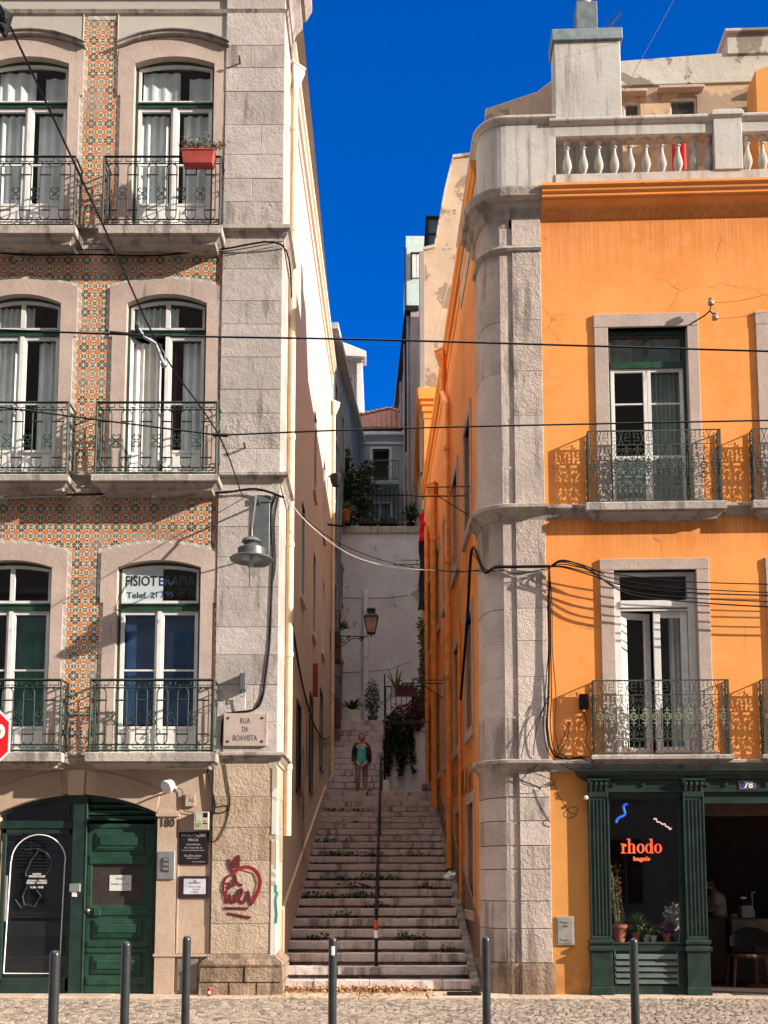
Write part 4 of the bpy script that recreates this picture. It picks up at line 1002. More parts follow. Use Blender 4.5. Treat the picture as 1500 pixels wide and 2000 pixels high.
# ------------------------------------------------------------------ chimney block, roof annex
CY = .32
def P3(fr, u, v, d): x, z = fr.p(u, v, d); return x, z
c0, c1 = RF.x(1083, 150, CY), RF.x(1213, 150, CY); ch1 = RF.z(80, CY, 1150); ch2 = RF.z(58, CY, 1150)
b = MB(); b.box(c0, c1, CY, CY+.42, zP, ch1); cb = b.build('chimney', M['parapet'], O_, RF, bevel=.012)
b = MB(); b.box(c0-.035, c1+.035, CY-.04, CY+.46, ch1, ch2); b.build('chimney_cap', plain('zinc_cap', (.20, .24, .25), .5, .3, var=.3), cb, RF, bevel=.008)
b = MB(); m0, m1 = RF.x(1126, 40, CY+.06), RF.x(1167, 40, CY+.06); zz = RF.z(15, CY+.2, 1150); b.box(m0, m1, CY+.06, CY+.38, ch2+.05, zz); mx = (m0+m1)/2
for a in (m0+.03, m1-.03): b.box(a-.012, a+.012, CY+.08, CY+.11, ch2, ch2+.06); b.box(a-.012, a+.012, CY+.33, CY+.36, ch2, ch2+.06)
b.build('chimney_box', plain('grey_zinc', (.16, .19, .20), .5, .3), cb, RF, bevel=.006)
b = MB(); b.lathe([(.10, zz), (.10, zz+.14), (.125, zz+.15), (.10, zz+.17), (.12, zz+.20), (.10, zz+.22), (.12, zz+.25), (.10, zz+.27), (.13, zz+.30), (.0001, zz+.42)], (mx, CY+.22, 0), 16); b.build('chimney_cowl', M['metal'], cb, RF, smooth=True)
an = thing('roof_antenna', 'small blue tipped television antenna on the white chimney', 'antenna', RF, (c1-.18, CY+.2, ch2))
b = MB(); b.tube([(0, 0, 0), (0, 0, .18)], .012, 6); b.build('mast', M['metal'], an)
b = MB(); b.tube([(-.05, 0, .08), (.22, -.1, .34)], .014, 6)
for k in range(7): t = k/6; x = -.02+.24*t; z = .12+.22*t; b.tube([(x-.02, -.30+.1*t, z+.03), (x+.02, .22-.1*t, z-.03)], .003, 3)
b.build('boom', plain('blue_black', (.02, .05, .08), .4), an)
# sloping side parapet behind the corner
b = MB(); pts = [(-4.3, zP), (-4.3, RS.z(235, 0, 940)), ]
b = MB(); q = lambda u, v: RF.p(u, v, 1.0)
pl = [(RF.x(948, 300, 1.0), zP), RF.p(948, 212, 1.0), RF.p(985, 200, 1.0), RF.p(1050, 178, 1.0), RF.p(1086, 150, 1.0), (RF.x(1086, 150, 1.0), zP)]
b.prism(pl, 1.0, 1.2); b.build('gable_parapet', M['rough'], O_, RF, bevel=.01)

# roof-top annex set back behind the balustrade
A = thing('rooftop_annex', 'set back attic with peeling white and brown render and two small square windows', 'attic', RF)
AY = 1.8; ax = lambda u, v=180: RF.x(u, v, AY); azz = lambda v, u=1300: RF.z(v, AY, u)
wl_, wr_ = ax(1200), ax(1700); hs2 = [(ax(1218), ax(1250), azz(236), azz(194)), (ax(1308), ax(1361), azz(236), azz(189)), (ax(1500), ax(1545), azz(236), azz(189))]
zsp = azz(167); ztop = azz(112)
b = MB(); wallgrid(b, wl_, wr_, zP, zsp, hs2, y=AY, rev=.2); b.build('wall', plaster('annex_tan', (.58, .40, .25), (.46, .31, .20), (.20, .14, .10), stk=.5, patch=(.30, .22, .16), bump=.5, pthr=.5), A, RF)
b = MB(); b.prism([(wl_, zsp), (wr_, zsp), (wr_, azz(100, 1400)), (ax(1416), azz(106, 1400)), (wl_, azz(122, 1200))], AY-.03, AY+.3); b.box(wl_, wr_, AY+.3, AY+.5, zP, zsp); b.build('upper_wall', M['peel'], A, RF, bevel=.01)
b = MB(); b.box(ax(1418, 80), wr_, AY-.06, AY+.5, azz(104, 1450)-.05, azz(70, 1450)); b.box(ax(1413, 80), wr_, AY-.12, AY+.5, azz(70, 1450), azz(64, 1450)); b.build('coping', M['peel'], A, RF, bevel=.008)
for i, (a, c_, z0, z1) in enumerate(hs2):
    f = MB(); f.box(a, a+.035, AY+.05, AY+.1, z0, z1); f.box(c_-.035, c_, AY+.05, AY+.1, z0, z1); f.box(a+.035, c_-.035, AY+.05, AY+.1, z1-.04, z1); f.box(a+.035, c_-.035, AY+.05, AY+.1, z0, z0+.04)
    w_ = f.build('window', M['white_paint'], A, RF); g_ = MB(); g_.box(a, c_, AY+.07, AY+.075, z0, z1); g_.build('pane', M['glass'], w_, RF); roombox(w_, RF, a, c_, z0, z1, AY+.15, .5)
    h = MB(); h.box(a-.22 if i else a-.1, c_+.1, AY-.14, AY, z1+.06, z1+.12); h.build('window_hood', M['lime_pink'], A, RF, bevel=.01)
b = MB(); b.prism([(ax(1452, 220), zP), (ax(1452, 220), azz(196, 1460)), (ax(1480, 200), azz(184, 1480)), (ax(1600, 200), azz(170, 1500)), (ax(1600, 200), zP)], 1.1, 1.6)
setp(b.build('ochre_stair_head', M['ochre'], None, RF, bevel=.01), 'ochre sloping roof hatch wall at the right end behind the balustrade', 'roof hatch')
b = MB(); n = 14; xw0, xw1 = RF.x(1312, 300, 1.2), RF.x(1340, 300, 1.2)
folds(b, xw0, xw1, RF.z(332, 1.2, 1320), RF.z(268, 1.2, 1320), 1.2, .025, .12)
setp(b.build('red_towel', plain('red_cloth', (.62, .03, .04), .9, var=.2, bump=0), None, RF), 'red towel hanging behind the white stone balusters', 'towel')
b = MB(); lnz = RF.z(266, 1.2, 1320); b.tube([(xw0-1.2, 1.2, lnz+.1), ((xw0+xw1)/2, 1.2, lnz), (xw1+2.2, 1.2, lnz+.12)], .004, 4)
setp(b.build('washing_line', M['cable'], None, RF), 'thin washing line carrying the red towel on the roof terrace', 'washing line')

# ================================================================== SHOP FRONT
S = O_
zsc = RF.z(1503, -.2, 1300)
b = MB(); x0s = rx(1140, 1515)
b.sweep([(x0s, .05), (x0s, -.06), (XR-.2, -.06)], [(0, rz(1523, -.1, 1300)), (.04, rz(1521, -.1, 1300)), (.06, rz(1517, -.1, 1300)), (.09, rz(1515, -.1, 1300)), (.12, rz(1509, -.15, 1300)), (.14, rz(1505, -.15, 1300)), (.14, zsc), (-.05, zsc+.02)])
b.build('shop_cornice', M['shop'], S, RF, bevel=.003)
fz0, fz1 = rz(1556, -.05, 1300), rz(1522, -.05, 1300)
pil = [(1150, 1189), (1335, 1376)]; dxp = rx(1335, 1700)-rx(1150, 1700)
P1 = [(rx(a, 1700), rx(c_, 1700)) for a, c_ in pil]; P1.append((P1[1][0]+1.9, P1[1][1]+1.9))
b = MB(); b.box(P1[0][0], XR-.2, -.05, .1, rz(1545, -.05, 1300), fz1+.01); b.box(P1[0][1], XR-.2, -.075, .0, rz(1547, -.07, 1300), rz(1544, -.07, 1300)); b.box(P1[0][1], P1[1][0], -.02, .1, rz(1557, 0, 1300), rz(1546, 0, 1300)); b.box(P1[1][1], XR-.2, -.02, .1, rz(1568, 0, 1400), rz(1546, 0, 1400)); b.box(P1[1][1], XR-.2, -.04, .1, rz(1570, 0, 1400), rz(1566, 0, 1400))
b.build('shop_fascia', M['shop'], S, RF, bevel=.004)
b = MB()
for u in (1198, 1256, 1381, 1418, 1497): b.ball((rx(u, 1532, -.06), -.06, rz(1532, -.06, u)), .022, 8, (1, .7, 1)); b.lathe([(.034, 0), (.030, .012)], n=12, M=Matrix.Translation((rx(u, 1532, -.05), -.062, rz(1532, -.05, u))) @ Matrix.Rotation(R(90), 4, 'X'))
b.build('rosette', M['shop'], S, RF, smooth=True)
for (a, c_) in P1:
    b = MB(); zp0, zp1 = rz(1836, -.1, 1170), rz(1545, -.1, 1170); w_ = c_-a; n = 5; fw = w_/(n*2+1)
    b.box(a, c_, -.085, .1, zp0, zp1); b.box(a, a+fw*.8, -.10, -.085, zp0+.05, zp1-.09); b.box(c_-fw*.8, c_, -.10, -.085, zp0+.05, zp1-.09)
    for k in range(1, n):
        xx = a+(2*k+.5)*fw; b.box(xx-fw*.2, xx+fw*.55, -.10, -.085, zp0+.07, zp1-.12)
    b.box(a, c_, -.10, -.085, zp1-.09, zp1); b.box(a, c_, -.10, -.085, zp0, zp0+.05)
    b.box(a-.03, c_+.03, -.13, .05, rz(1843, -.1, 1170), rz(1836, -.1, 1170)); b.box(a-.01, c_+.01, -.11, .05, rz(1849, -.1, 1170), rz(1843, -.1, 1170)); b.box(a-.04, c_+.04, -.15, .05, rz(1857, -.1, 1170), rz(1849, -.1, 1170))
    b.box(a-.01, c_+.01, -.12, .05, rz(1928, -.1, 1170), rz(1857, -.1, 1170)); b.box(a-.025, c_+.025, -.14, .05, -.02, rz(1928, -.1, 1170))
    pl = b.build('shop_pilaster', M['shop'], S, RF, bevel=.005)
    b = MB(); zc0_, zc1_ = zp1, rz(1521, -.1, 1170)
    b.box(a+.005, c_-.005, -.09, .0, zc0_, zc1_-.03); b.box(a-.02, c_+.02, -.15, .0, zc1_-.03, zc1_)
    for k in range(4):
        xx = a+w_*(k+.5)/4; hh = zc1_-zc0_
        b.tube([(xx, -.09, zc0_+.01), (xx, -.115, zc0_+hh*.45), (xx, -.15, zc0_+hh*.62), (xx, -.155, zc0_+hh*.48)], [.024, .030, .022, .006], 6)
    for sx in (a+.01, c_-.01):
        b.tube([(sx+(.03 if sx == a+.01 else -.03), -.12, zc0_+.08)]+[(sx+x, -.14, zc1_-.07+z) for x, z in spiral(0, 0, .035, .008, R(-90), R(320), 8)], .012, 5)
    b.build('capital_leaves', M['shop'], pl, RF, smooth=True)
# shop window
w0, w1 = P1[0][1], P1[1][0]; wz0, wz1 = rz(1840, .05, 1250), rz(1557, .05, 1250)
b = MB(); t = .03; b.box(w0, w0+t, .03, .1, wz0, wz1); b.box(w1-t-.03, w1, .03, .1, wz0, wz1); b.box(w0+t, w1-t, .031, .1, wz1-.03, wz1); b.box(w0, w1, -.02, .12, wz0-.03, wz0)
b.prism([(w0+t, wz1-.03), (w0+t+.06, wz1-.03), (w0+t, wz1-.09)], .04, .09); b.prism([(w1-t-.03, wz1-.03), (w1-t-.09, wz1-.03), (w1-t-.03, wz1-.09)], .04, .09)
b.box(w0, w1, .02, .15, -.02, wz0-.03)
az0, az1 = rz(1922, 0, 1250), rz(1862, 0, 1250)
b.box(w0+.02, w1-.02, -.01, .02, az1+.03, wz0-.04); b.box(w0+.02, w1-.02, -.01, .02, .0, az0-.02)
sw = b.build('shop_window', M['shop'], S, RF, bevel=.004)
b = MB(); lx0, lx1 = rx(1203, 1890), rx(1322, 1890)
b.box(lx0-.02, lx0, -.015, .03, az0-.02, az1+.03); b.box(lx1, lx1+.02, -.015, .03, az0-.02, az1+.03)
for k in range(5):
    zz = az0+(az1-az0)*(k+.5)/5; h = (az1-az0)/5*.40
    b.add([(lx0, -.035, zz-h), (lx1, -.035, zz-h), (lx1, -.005, zz+h), (lx0, -.005, zz+h), (lx0, .018, zz-h), (lx1, .018, zz-h)], [(0, 1, 2, 3), (4, 5, 1, 0), (0, 3, 4), (1, 5, 2)])
b.build('vent_slats', plain('grey_green_slats', (.075, .095, .085), .45), sw, RF)
b = MB(); b.box(w0+t, w1-t, .06, .066, wz0, wz1-.03); b.build('pane', M['glass_shop'], sw, RF)
# writing and neon
neo = emit('orange_neon', (1.0, .13, .05), .55); neb = emit('blue_neon', (.01, .14, .75), .5); nep = emit('pink_neon', (1.0, .66, .58), .45)
ns = thing('neon_sign', 'orange glowing shop sign lettering reading rhodo bagels in the dark shop window', 'sign', RF, (rx(1255, 1650), .09, rz(1655, .09, 1255)))
def glyphs():
    b = MB(); ht = rz(1638, 0, 1255)-rz(1666.5, 0, 1255); W = rx(1296.5, 1650)-rx(1215, 1650); xh = ht*.66; y0, y1 = -.012, .012
    widths = dict(r=.15, h=.23, o=.20, d=.22); s = 'rhodo'; tot = sum(widths[k] for k in s); x = -W/2; z0 = -ht/2+.02
    def stem(x, h, w=.028): b.box(x, x+w, y0, y1, z0, z0+h)
    def serif(x, z, w=.065): b.box(x-.019, x-.019+w, y0-.001, y1+.001, z, z+.012)
    def bowl(cx, rw, a0=0, a1=2*PI):
        n = 20; o = []; i_ = []
        for k in range(n+1):
            a = a0+(a1-a0)*k/n; o.append((cx+rw*math.cos(a), z0+xh/2+xh/2*math.sin(a))); i_.append((cx+(rw-.030)*math.cos(a), z0+xh/2+(xh/2-.010)*math.sin(a)))
        b.strip(i_, o, y0+.001, y1-.001)
    for ch in s:
        w = W*widths[ch]/tot; g = .004
        if ch == 'r': stem(x+.02, xh); serif(x+.02, z0, .07); b.box(x+.0, x+.02, y0, y1, z0+xh-.012, z0+xh); b.ball((x+w-.028, 0, z0+xh-.026), .021, 8, (1, .6, 1)); b.box(x+.045, x+w-.025, y0, y1, z0+xh-.016, z0+xh-.004)
        if ch == 'h': stem(x+.02, ht); serif(x+.02, z0, .062); b.box(x+.0, x+.02, y0, y1, z0+ht-.012, z0+ht); stem(x+w-.052, xh*.78); serif(x+w-.052, z0, .06); b.strip(arc(x+w*.52, z0+xh*.72, w*.20, PI, 0, 8, rz=xh*.20), arc(x+w*.55, z0+xh*.72, w*.30, PI, 0, 8, rz=xh*.29), y0+.001, y1-.001)
        if ch == 'o': bowl(x+w/2, w/2-g)
        if ch == 'd': bowl(x+w*.43, w*.40); stem(x+w-.047, ht); b.box(x+w-.065, x+w-.047, y0, y1, z0+ht-.012, z0+ht); b.box(x+w-.047, x+w-.004, y0+.001, y1-.001, z0, z0+.012)
        x += w
    return b
glyphs().build('name_lettering', neo, ns)
text('bagels', 'word_lettering', neo, ns, None, 0.0, -.175, rx(1272, 1672)-rx(1239, 1672), .085, .006, ext=.008, bold=.035)
o = thing('neon_squiggle', 'blue glowing squiggle at the top left of the shop window', 'neon squiggle', RF, (rx(1216, 1590), .09, rz(1590, .09, 1216)))
q = [(1228, 1571), (1224, 1571), (1220, 1575), (1221, 1582), (1223, 1588), (1220, 1593), (1213, 1596), (1207, 1601), (1206, 1607)]
def sm(pts, n=4):
    out = []; P = [Vector(p) for p in pts]
    for i in range(len(P)-1):
        a = P[max(0, i-1)]; b_ = P[i]; c = P[i+1]; d = P[min(len(P)-1, i+2)]
        for k in range(n):
            t = k/n; out.append(.5*((2*b_)+(c-a)*t+(2*a-5*b_+4*c-d)*t*t+(3*b_-a-3*c+d)*t*t*t))
    out.append(P[-1]); return out
def sqg(q, u, v, r, mat, o):
    b = MB(); b.tube([(rx(a, c_)-rx(u, v), 0, rz(c_, .09, a)-rz(v, .09, u)) for a, c_ in [tuple(p) for p in sm(q)]], r, 8); b.build('tube', mat, o, smooth=True)
sqg(q, 1216, 1590, .018, neb, o)
o = thing('neon_squiggle', 'pale pink glowing zigzag at the top right of the shop window', 'neon squiggle', RF, (rx(1297, 1610), .09, rz(1610, .09, 1297)))
sqg([(1279, 1600), (1284, 1599), (1286, 1605), (1292, 1606), (1296, 1610), (1301, 1609), (1303, 1614), (1308, 1615), (1311, 1620), (1314, 1617)], 1297, 1610, .010, nep, o)
# interior
ix0, ix1 = P1[0][0]-.3, XR-.25
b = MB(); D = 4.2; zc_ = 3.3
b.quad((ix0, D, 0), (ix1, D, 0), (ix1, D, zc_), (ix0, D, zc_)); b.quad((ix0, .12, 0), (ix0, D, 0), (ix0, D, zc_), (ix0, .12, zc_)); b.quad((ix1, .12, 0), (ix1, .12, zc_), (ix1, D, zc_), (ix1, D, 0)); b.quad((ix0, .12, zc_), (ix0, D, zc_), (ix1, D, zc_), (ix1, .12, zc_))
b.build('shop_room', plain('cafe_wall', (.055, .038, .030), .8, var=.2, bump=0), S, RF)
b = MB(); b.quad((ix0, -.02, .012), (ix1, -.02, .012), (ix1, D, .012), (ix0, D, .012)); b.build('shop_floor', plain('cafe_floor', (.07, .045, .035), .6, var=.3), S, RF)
b = MB(); b.box(w1+.08, ix1, .3, .45, rz(1593, .3, 1400), rz(1562, .3, 1400)); b.build('interior_beam', plain('beam', (.10, .045, .03), .7), S, RF)
b = MB(); b.box(w0, w1, .12, .42, wz0-.06, wz0-.01); b.build('inner_sill', M['grey_paint'], S, RF)
ct = thing('cafe_counter', 'dark cafe counter with a lighter raised front section inside the doorway', 'counter', RF, (rx(1400, 1850, 1.9), 1.9, 0.012))
x_ = lambda u: rx(u, 1800, 1.9)-rx(1400, 1850, 1.9); z_ = lambda v: rz(v, 1.9, 1430)-.012
b = MB(); b.box(x_(1372), x_(1418), 0, .7, 0, z_(1792)); b.build('counter_end', plain('dark_red_counter', (.035, .012, .010), .5, var=.4, vs=14), ct, bevel=.01)
b = MB(); b.box(x_(1425), x_(1640), -.1, .7, 0, z_(1794)-.05); b.build('counter_front', plain('dark_counter', (.05, .035, .028), .6), ct, bevel=.01)
b = MB(); b.box(x_(1425), x_(1640), -.14, .74, z_(1822), z_(1794)); b.build('counter_top', plain('pale_counter', (.17, .12, .095), .6), ct, bevel=.01)
b = MB(); zz = z_(1793)+.012
cm = thing('coffee_grinder', 'small white labelled box machine with a dark hopper on the cafe counter', 'coffee grinder', RF, (rx(1458, 1780, 1.95), 1.95, zz))
b.box(-.09, .09, -.06, .12, 0, .20); b.build('body', plain('pale_box', (.30, .30, .28), .5, bump=0), cm, bevel=.008)
b = MB(); b.box(-.08, .08, -.04, .1, .20, .30); b.lathe([(.035, .30), (.05, .42), (.05, .5)], (0, .03, 0), 12); b.build('hopper', M['black'], cm)
b = MB(); b.box(-.10, -.01, -.062, -.05, .31, .34); b.build('display', plain('pale_label', (.6, .6, .58), .5, bump=0), cm)
sp_ = thing('soap_pump', 'tall white pump bottle standing right of the grinder on the counter', 'bottle', RF, (rx(1470, 1780, 1.92), 1.92, zz))
b = MB(); b.lathe([(.04, 0), (.04, .12), (.03, .13), (.012, .15), (.012, .42)], (0, 0, 0), 10); b.tube([(0, 0, .41), (.06, 0, .42)], .012, 6); b.build('body', plain('dull_white', (.28, .27, .25), .5, bump=0), sp_)
for k in range(3):
    o = thing('cup', ['small dark cup near the left end of the cafe counter', 'small pale cup second from the left end of the cafe counter', 'small grey cup beside the grinder on the counter'][k], 'cup', RF, (rx(1428+k*5, 1780, 1.9+.05*k), 1.9+.05*k, zz), 'cups on the cafe counter')
    b = MB(); b.lathe([(.018, 0), (.025, .07), (.023, .07), (.016, .01)], n=10); b.build('body', plain('cup_%d' % k, ((.1, .08, .06), (.35, .30, .25), (.2, .2, .2))[k], .4, bump=0), o)
ch = thing('round_back_chair', 'black chair with rounded back just inside the cafe doorway', 'chair', RF, (rx(1466, 1850, 1.1), 1.1, .012))
b = MB(); b.strip([(x, z) for x, z in [(-.33+.66*i/16, .62) for i in range(17)]], acurve(-.33, .33, .78, .92, 16), -.03, .03); b.build('backrest', M['black'], ch, bevel=.01)
b = MB(); b.lathe([(.33, .45), (.34, .48), (.33, .51)], (0, .2, 0), 20); b.build('seat', plain('dark_wood_seat', (.06, .03, .02), .5), ch)
for sx in (-.27, .27):
    for sy in (0, .4): b = MB(); b.tube([(sx, sy, 0), (sx*.85, sy, .47)], .02, 6); b.build('leg', M['wood'], ch)
tb = thing('pedestal_stool', 'stool with a thick reddish wooden column in front of the counter', 'stool', RF, (rx(1477, 1900, 1.3), 1.3, .012))
b = MB(); b.lathe([(.18, 0), (.18, .03), (.045, .05), (.045, .66)], n=12); b.build('pedestal', plain('red_wood', (.11, .04, .025), .5), tb); b = MB(); b.lathe([(.2, .66), (.21, .69), (.2, .72)], n=20); b.build('seat', M['wood'], tb)

# ================================================================== STAIRS
def wl(d): return -1.62+.0047*d        # left alley wall
def wr(d): return _c.x-.0208*(d-.42)   # right alley wall
Y0 = 16.0; TR = .51; RI = .165; D0 = .40
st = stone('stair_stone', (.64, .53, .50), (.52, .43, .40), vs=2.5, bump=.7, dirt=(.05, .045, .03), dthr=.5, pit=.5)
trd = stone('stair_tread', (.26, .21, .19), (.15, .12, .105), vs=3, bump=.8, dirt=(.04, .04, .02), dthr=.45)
def stair_run(mb, d0, z0, n, tr, ri, xl, xr, rr):
    for i in range(n):
        d = d0+i*tr; zt = z0+(i+1)*ri; a, c_ = xl(d), xr(d); x = a
        while x < c_-.01:
            L_ = rr.uniform(.45, 1.25); x1 = min(c_, x+L_)
            if c_-x1 < .2: x1 = c_
            q = rr.uniform(-.008, .008); q2 = rr.uniform(-.006, .006); mb.mi = 0
            mb.box(x+.003, x1-.003, Y0+d+q-.025, Y0+d+.20, zt-ri*.78, zt+q2); x = x1
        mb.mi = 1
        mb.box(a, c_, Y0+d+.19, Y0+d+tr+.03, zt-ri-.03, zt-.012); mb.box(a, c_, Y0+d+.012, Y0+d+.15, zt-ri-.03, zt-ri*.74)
rr = random.Random(21)
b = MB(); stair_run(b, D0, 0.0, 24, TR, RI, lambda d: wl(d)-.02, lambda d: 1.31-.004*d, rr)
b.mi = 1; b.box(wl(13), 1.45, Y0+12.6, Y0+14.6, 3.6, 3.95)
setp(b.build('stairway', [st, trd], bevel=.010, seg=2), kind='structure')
ZL = 3.96
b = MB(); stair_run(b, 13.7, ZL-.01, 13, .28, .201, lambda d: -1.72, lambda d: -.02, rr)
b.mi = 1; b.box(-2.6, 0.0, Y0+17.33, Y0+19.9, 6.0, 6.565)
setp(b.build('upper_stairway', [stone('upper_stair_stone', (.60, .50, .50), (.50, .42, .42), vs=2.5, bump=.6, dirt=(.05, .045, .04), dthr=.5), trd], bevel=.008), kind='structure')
# sloping gutter ramp between the steps and the orange wall
b = MB(); poly = []
for d in (D0, 12.7): pass
def rz_(d): return (d-D0)/TR*RI
v = []
for d in (0.25, 12.6):
    z = max(0, rz_(d)); xl_ = 1.30-.004*d; v += [(xl_, Y0+d, z-.4), (xl_, Y0+d, z+.10), (xl_+.12, Y0+d, z+.12), (xl_+.15, Y0+d, z+.03), (wr(d)+.02, Y0+d, z+.06), (wr(d)+.02, Y0+d, z-.4)]
b.add(v, [(i, (i+1) % 6, (i+1) % 6+6, i+6) for i in range(6)]+[(5, 4, 3, 2, 1, 0), (6, 7, 8, 9, 10, 11)])
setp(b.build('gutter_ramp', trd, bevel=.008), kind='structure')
# handrail down the middle
hr = thing('stair_handrail', 'dark iron handrail running up the middle of the stone steps', 'handrail', None, (-.12, Y0+.8, .0))
def hx(d): return -.125+.05*d/12
b = MB(); pts = [(hx(d)+.12, d-.8, rz_(d)+.98+(.0)) for d in (1.05, 1.5, 3, 5, 7, 9, 11, 12.6)]; pts = [(pts[0][0], pts[0][1], pts[0][2]-.30)]+pts
b.tube(pts, .028, 8); b.build('rail', M['black'], hr, smooth=True)
for k, d in enumerate((1.02, 4.1, 8.2, 12.3)):
    b = MB(); z = (int((d-D0)/TR)+1)*RI; b.tube([(hx(d)+.12, d-.8, z-.02), (hx(d)+.12, d-.8, rz_(d)+.97)], .026, 8); po = b.build('post', M['black'], hr)
    if k == 0:
        b = MB(); b.lathe([(.031, .90), (.031, 1.04)], (hx(d)+.12, d-.8, 0), 10); b.build('red_band', plain('red_tape', (.55, .04, .03), .5, bump=0), po)
        b = MB(); b.lathe([(.0305, .76), (.0305, .88)], (hx(d)+.12, d-.8, 0), 10); b.build('sticker', M['white'], po)
# weeds and fallen leaves
rw = random.Random(4); random.seed(4)
b = MB()
for (u, v_, n) in ((628, 1560, 30), (720, 1558, 22), (660, 1583, 90), (700, 1583, 60), (690, 1615, 25), (645, 1652, 70), (670, 1668, 110), (640, 1668, 30), (722, 1680, 60), (815, 1680, 50), (665, 1712, 50), (720, 1712, 70), (745, 1712, 30), (700, 1745, 60), (620, 1762, 120), (712, 1762, 90), (735, 1782, 60), (665, 1785, 60), (805, 1845, 70), (615, 1846, 40), (880, 1852, 25), (770, 1725, 25), (830, 1728, 40), (800, 1560, 12)):
    # find the step whose tread line this is
    best = None
    for i in range(24):
        p = onY(u, v_, Y0+D0+i*TR); e_ = abs(p.z-(i*RI))
        if best is None or e_ < best[0]: best = (e_, i, p)
    i = best[1]; p = best[2]; d = D0+i*TR
    wv = .12+.0025*n
    for k in range(n):
        x = p.x+rw.gauss(0, wv*.55); b.leaf((x, Y0+d-.03-rw.random()*.05, i*RI+rw.random()**2*.11), .065)
setp(b.build('step_weeds', M['leaf_dk'], None), 'small green weeds growing in the joints of the stone steps', 'weeds', kind='stuff')
b = MB()
for k in range(950):
    t = rw.random(); x = -1.58+2.3*t+rw.gauss(0, .05); y = 16.36-abs(rw.gauss(0, .16))-(0 if rw.random() < .8 else rw.random()*.8); 
    if x > .1 and rw.random() < (x-.1)*1.2: continue
    c = Vector((x, y, .015+rw.random()*.075*max(0, 1-abs(y-16.25)*3)))
    a = rw.random()*6.28; L_ = rw.uniform(.03, .07); dx, dy = math.cos(a)*L_, math.sin(a)*L_; hz = rw.uniform(-.02, .035)
    b.add([c, c+Vector((dx*.5-dy*.35, dy*.5+dx*.35, hz+.012)), c+Vector((dx, dy, hz)), c+Vector((dx*.5+dy*.35, dy*.5-dx*.35, .012))], [(0, 1, 2), (0, 2, 3)])
for k in range(260):
    c = Vector((rw.uniform(-6, 6), rw.uniform(12, 15.6), .02)); L_ = rw.uniform(.02, .05); a = rw.random()*6.28; dx, dy = math.cos(a)*L_, math.sin(a)*L_
    if rw.random() < .35: b.add([c, c+Vector((dx*.5-dy*.35, dy*.5+dx*.35, .01)), c+Vector((dx, dy, .006)), c+Vector((dx*.5+dy*.35, dy*.5-dx*.35, .012))], [(0, 1, 2), (0, 2, 3)])
for k in range(120):
    i = rw.randrange(0, 12); c = Vector((rw.uniform(-1.4, 1.2), Y0+D0+i*TR+rw.uniform(.2, .5), (i+1)*RI)); L_ = rw.uniform(.02, .05); a = rw.random()*6.28; dx, dy = math.cos(a)*L_, math.sin(a)*L_
    b.add([c, c+Vector((dx*.5-dy*.35, dy*.5+dx*.35, .02)), c+Vector((dx, dy, .006)), c+Vector((dx*.5+dy*.35, dy*.5-dx*.35, .012))], [(0, 1, 2), (0, 2, 3)])
setp(b.build('fallen_leaves', M['leaf_dry'], None), 'drift of dry brown fallen leaves at the foot of the steps', 'fallen leaves', kind='stuff')
g_ = thing('drain_grate', 'dark iron drain grate set in the paving right of the steps', 'drain grate', None, (1.15, 15.86, .012))
b = MB(); b.box(-.24, .24, -.14, -.115, 0, .03); b.box(-.24, .24, .115, .14, 0, .03); b.box(-.24, -.215, -.115, .115, 0, .03); b.box(.215, .24, -.115, .115, 0, .03)
for i in range(9): b.box(-.19+i*.047, -.172+i*.047, -.115, .115, .0, .028)
b.build('grate', M['black'], g_)
cn = onZ(423, 1936, .01); c_ = thing('drink_can', 'crushed red drink can standing at the foot of the stone pier', 'can', None, (cn.x, 15.72, .012))
b = MB(); b.lathe([(.026, 0), (.032, .006), (.032, .05), (.029, .075), (.032, .10), (.026, .115), (.024, .112)], n=14); b.build('body', plain('red_can', (.50, .03, .04), .35, .4, bump=0), c_, smooth=True)
b = MB(); b.lathe([(.0325, .03), (.0327, .045), (.0305, .07)], n=14, a0=R(230), a1=R(300)); b.build('label_patch', M['white'], c_)
p = onY(858, 1627, Y0+5.2); bg_ = thing('litter_bag', 'crumpled white plastic bag lying on the ramp beside the steps', 'plastic bag', None, (1.30, Y0+5.2, rz_(5.2)+.10)); b = MB(); b.ball((0, 0, .07), .13, 10, (1.1, .8, .6))
b.v = [tuple(Vector(v)*(1+.45*noise.noise(Vector(v)*14))) for v in b.v]; b.build('body', M['white'], bg_)
p = thing('litter_bag', 'small black rubbish bag slumped against the orange wall beside the steps', 'plastic bag', None, (1.38, Y0+6.2, rz_(6.2)+.1)); b = MB(); b.ball((0, 0, .16), .17, 10, (.7, .8, 1.2)); b.v = [tuple(Vector(v)*(1+.3*noise.noise(Vector(v)*9))) for v in b.v]; b.build('body', M['black'], p)

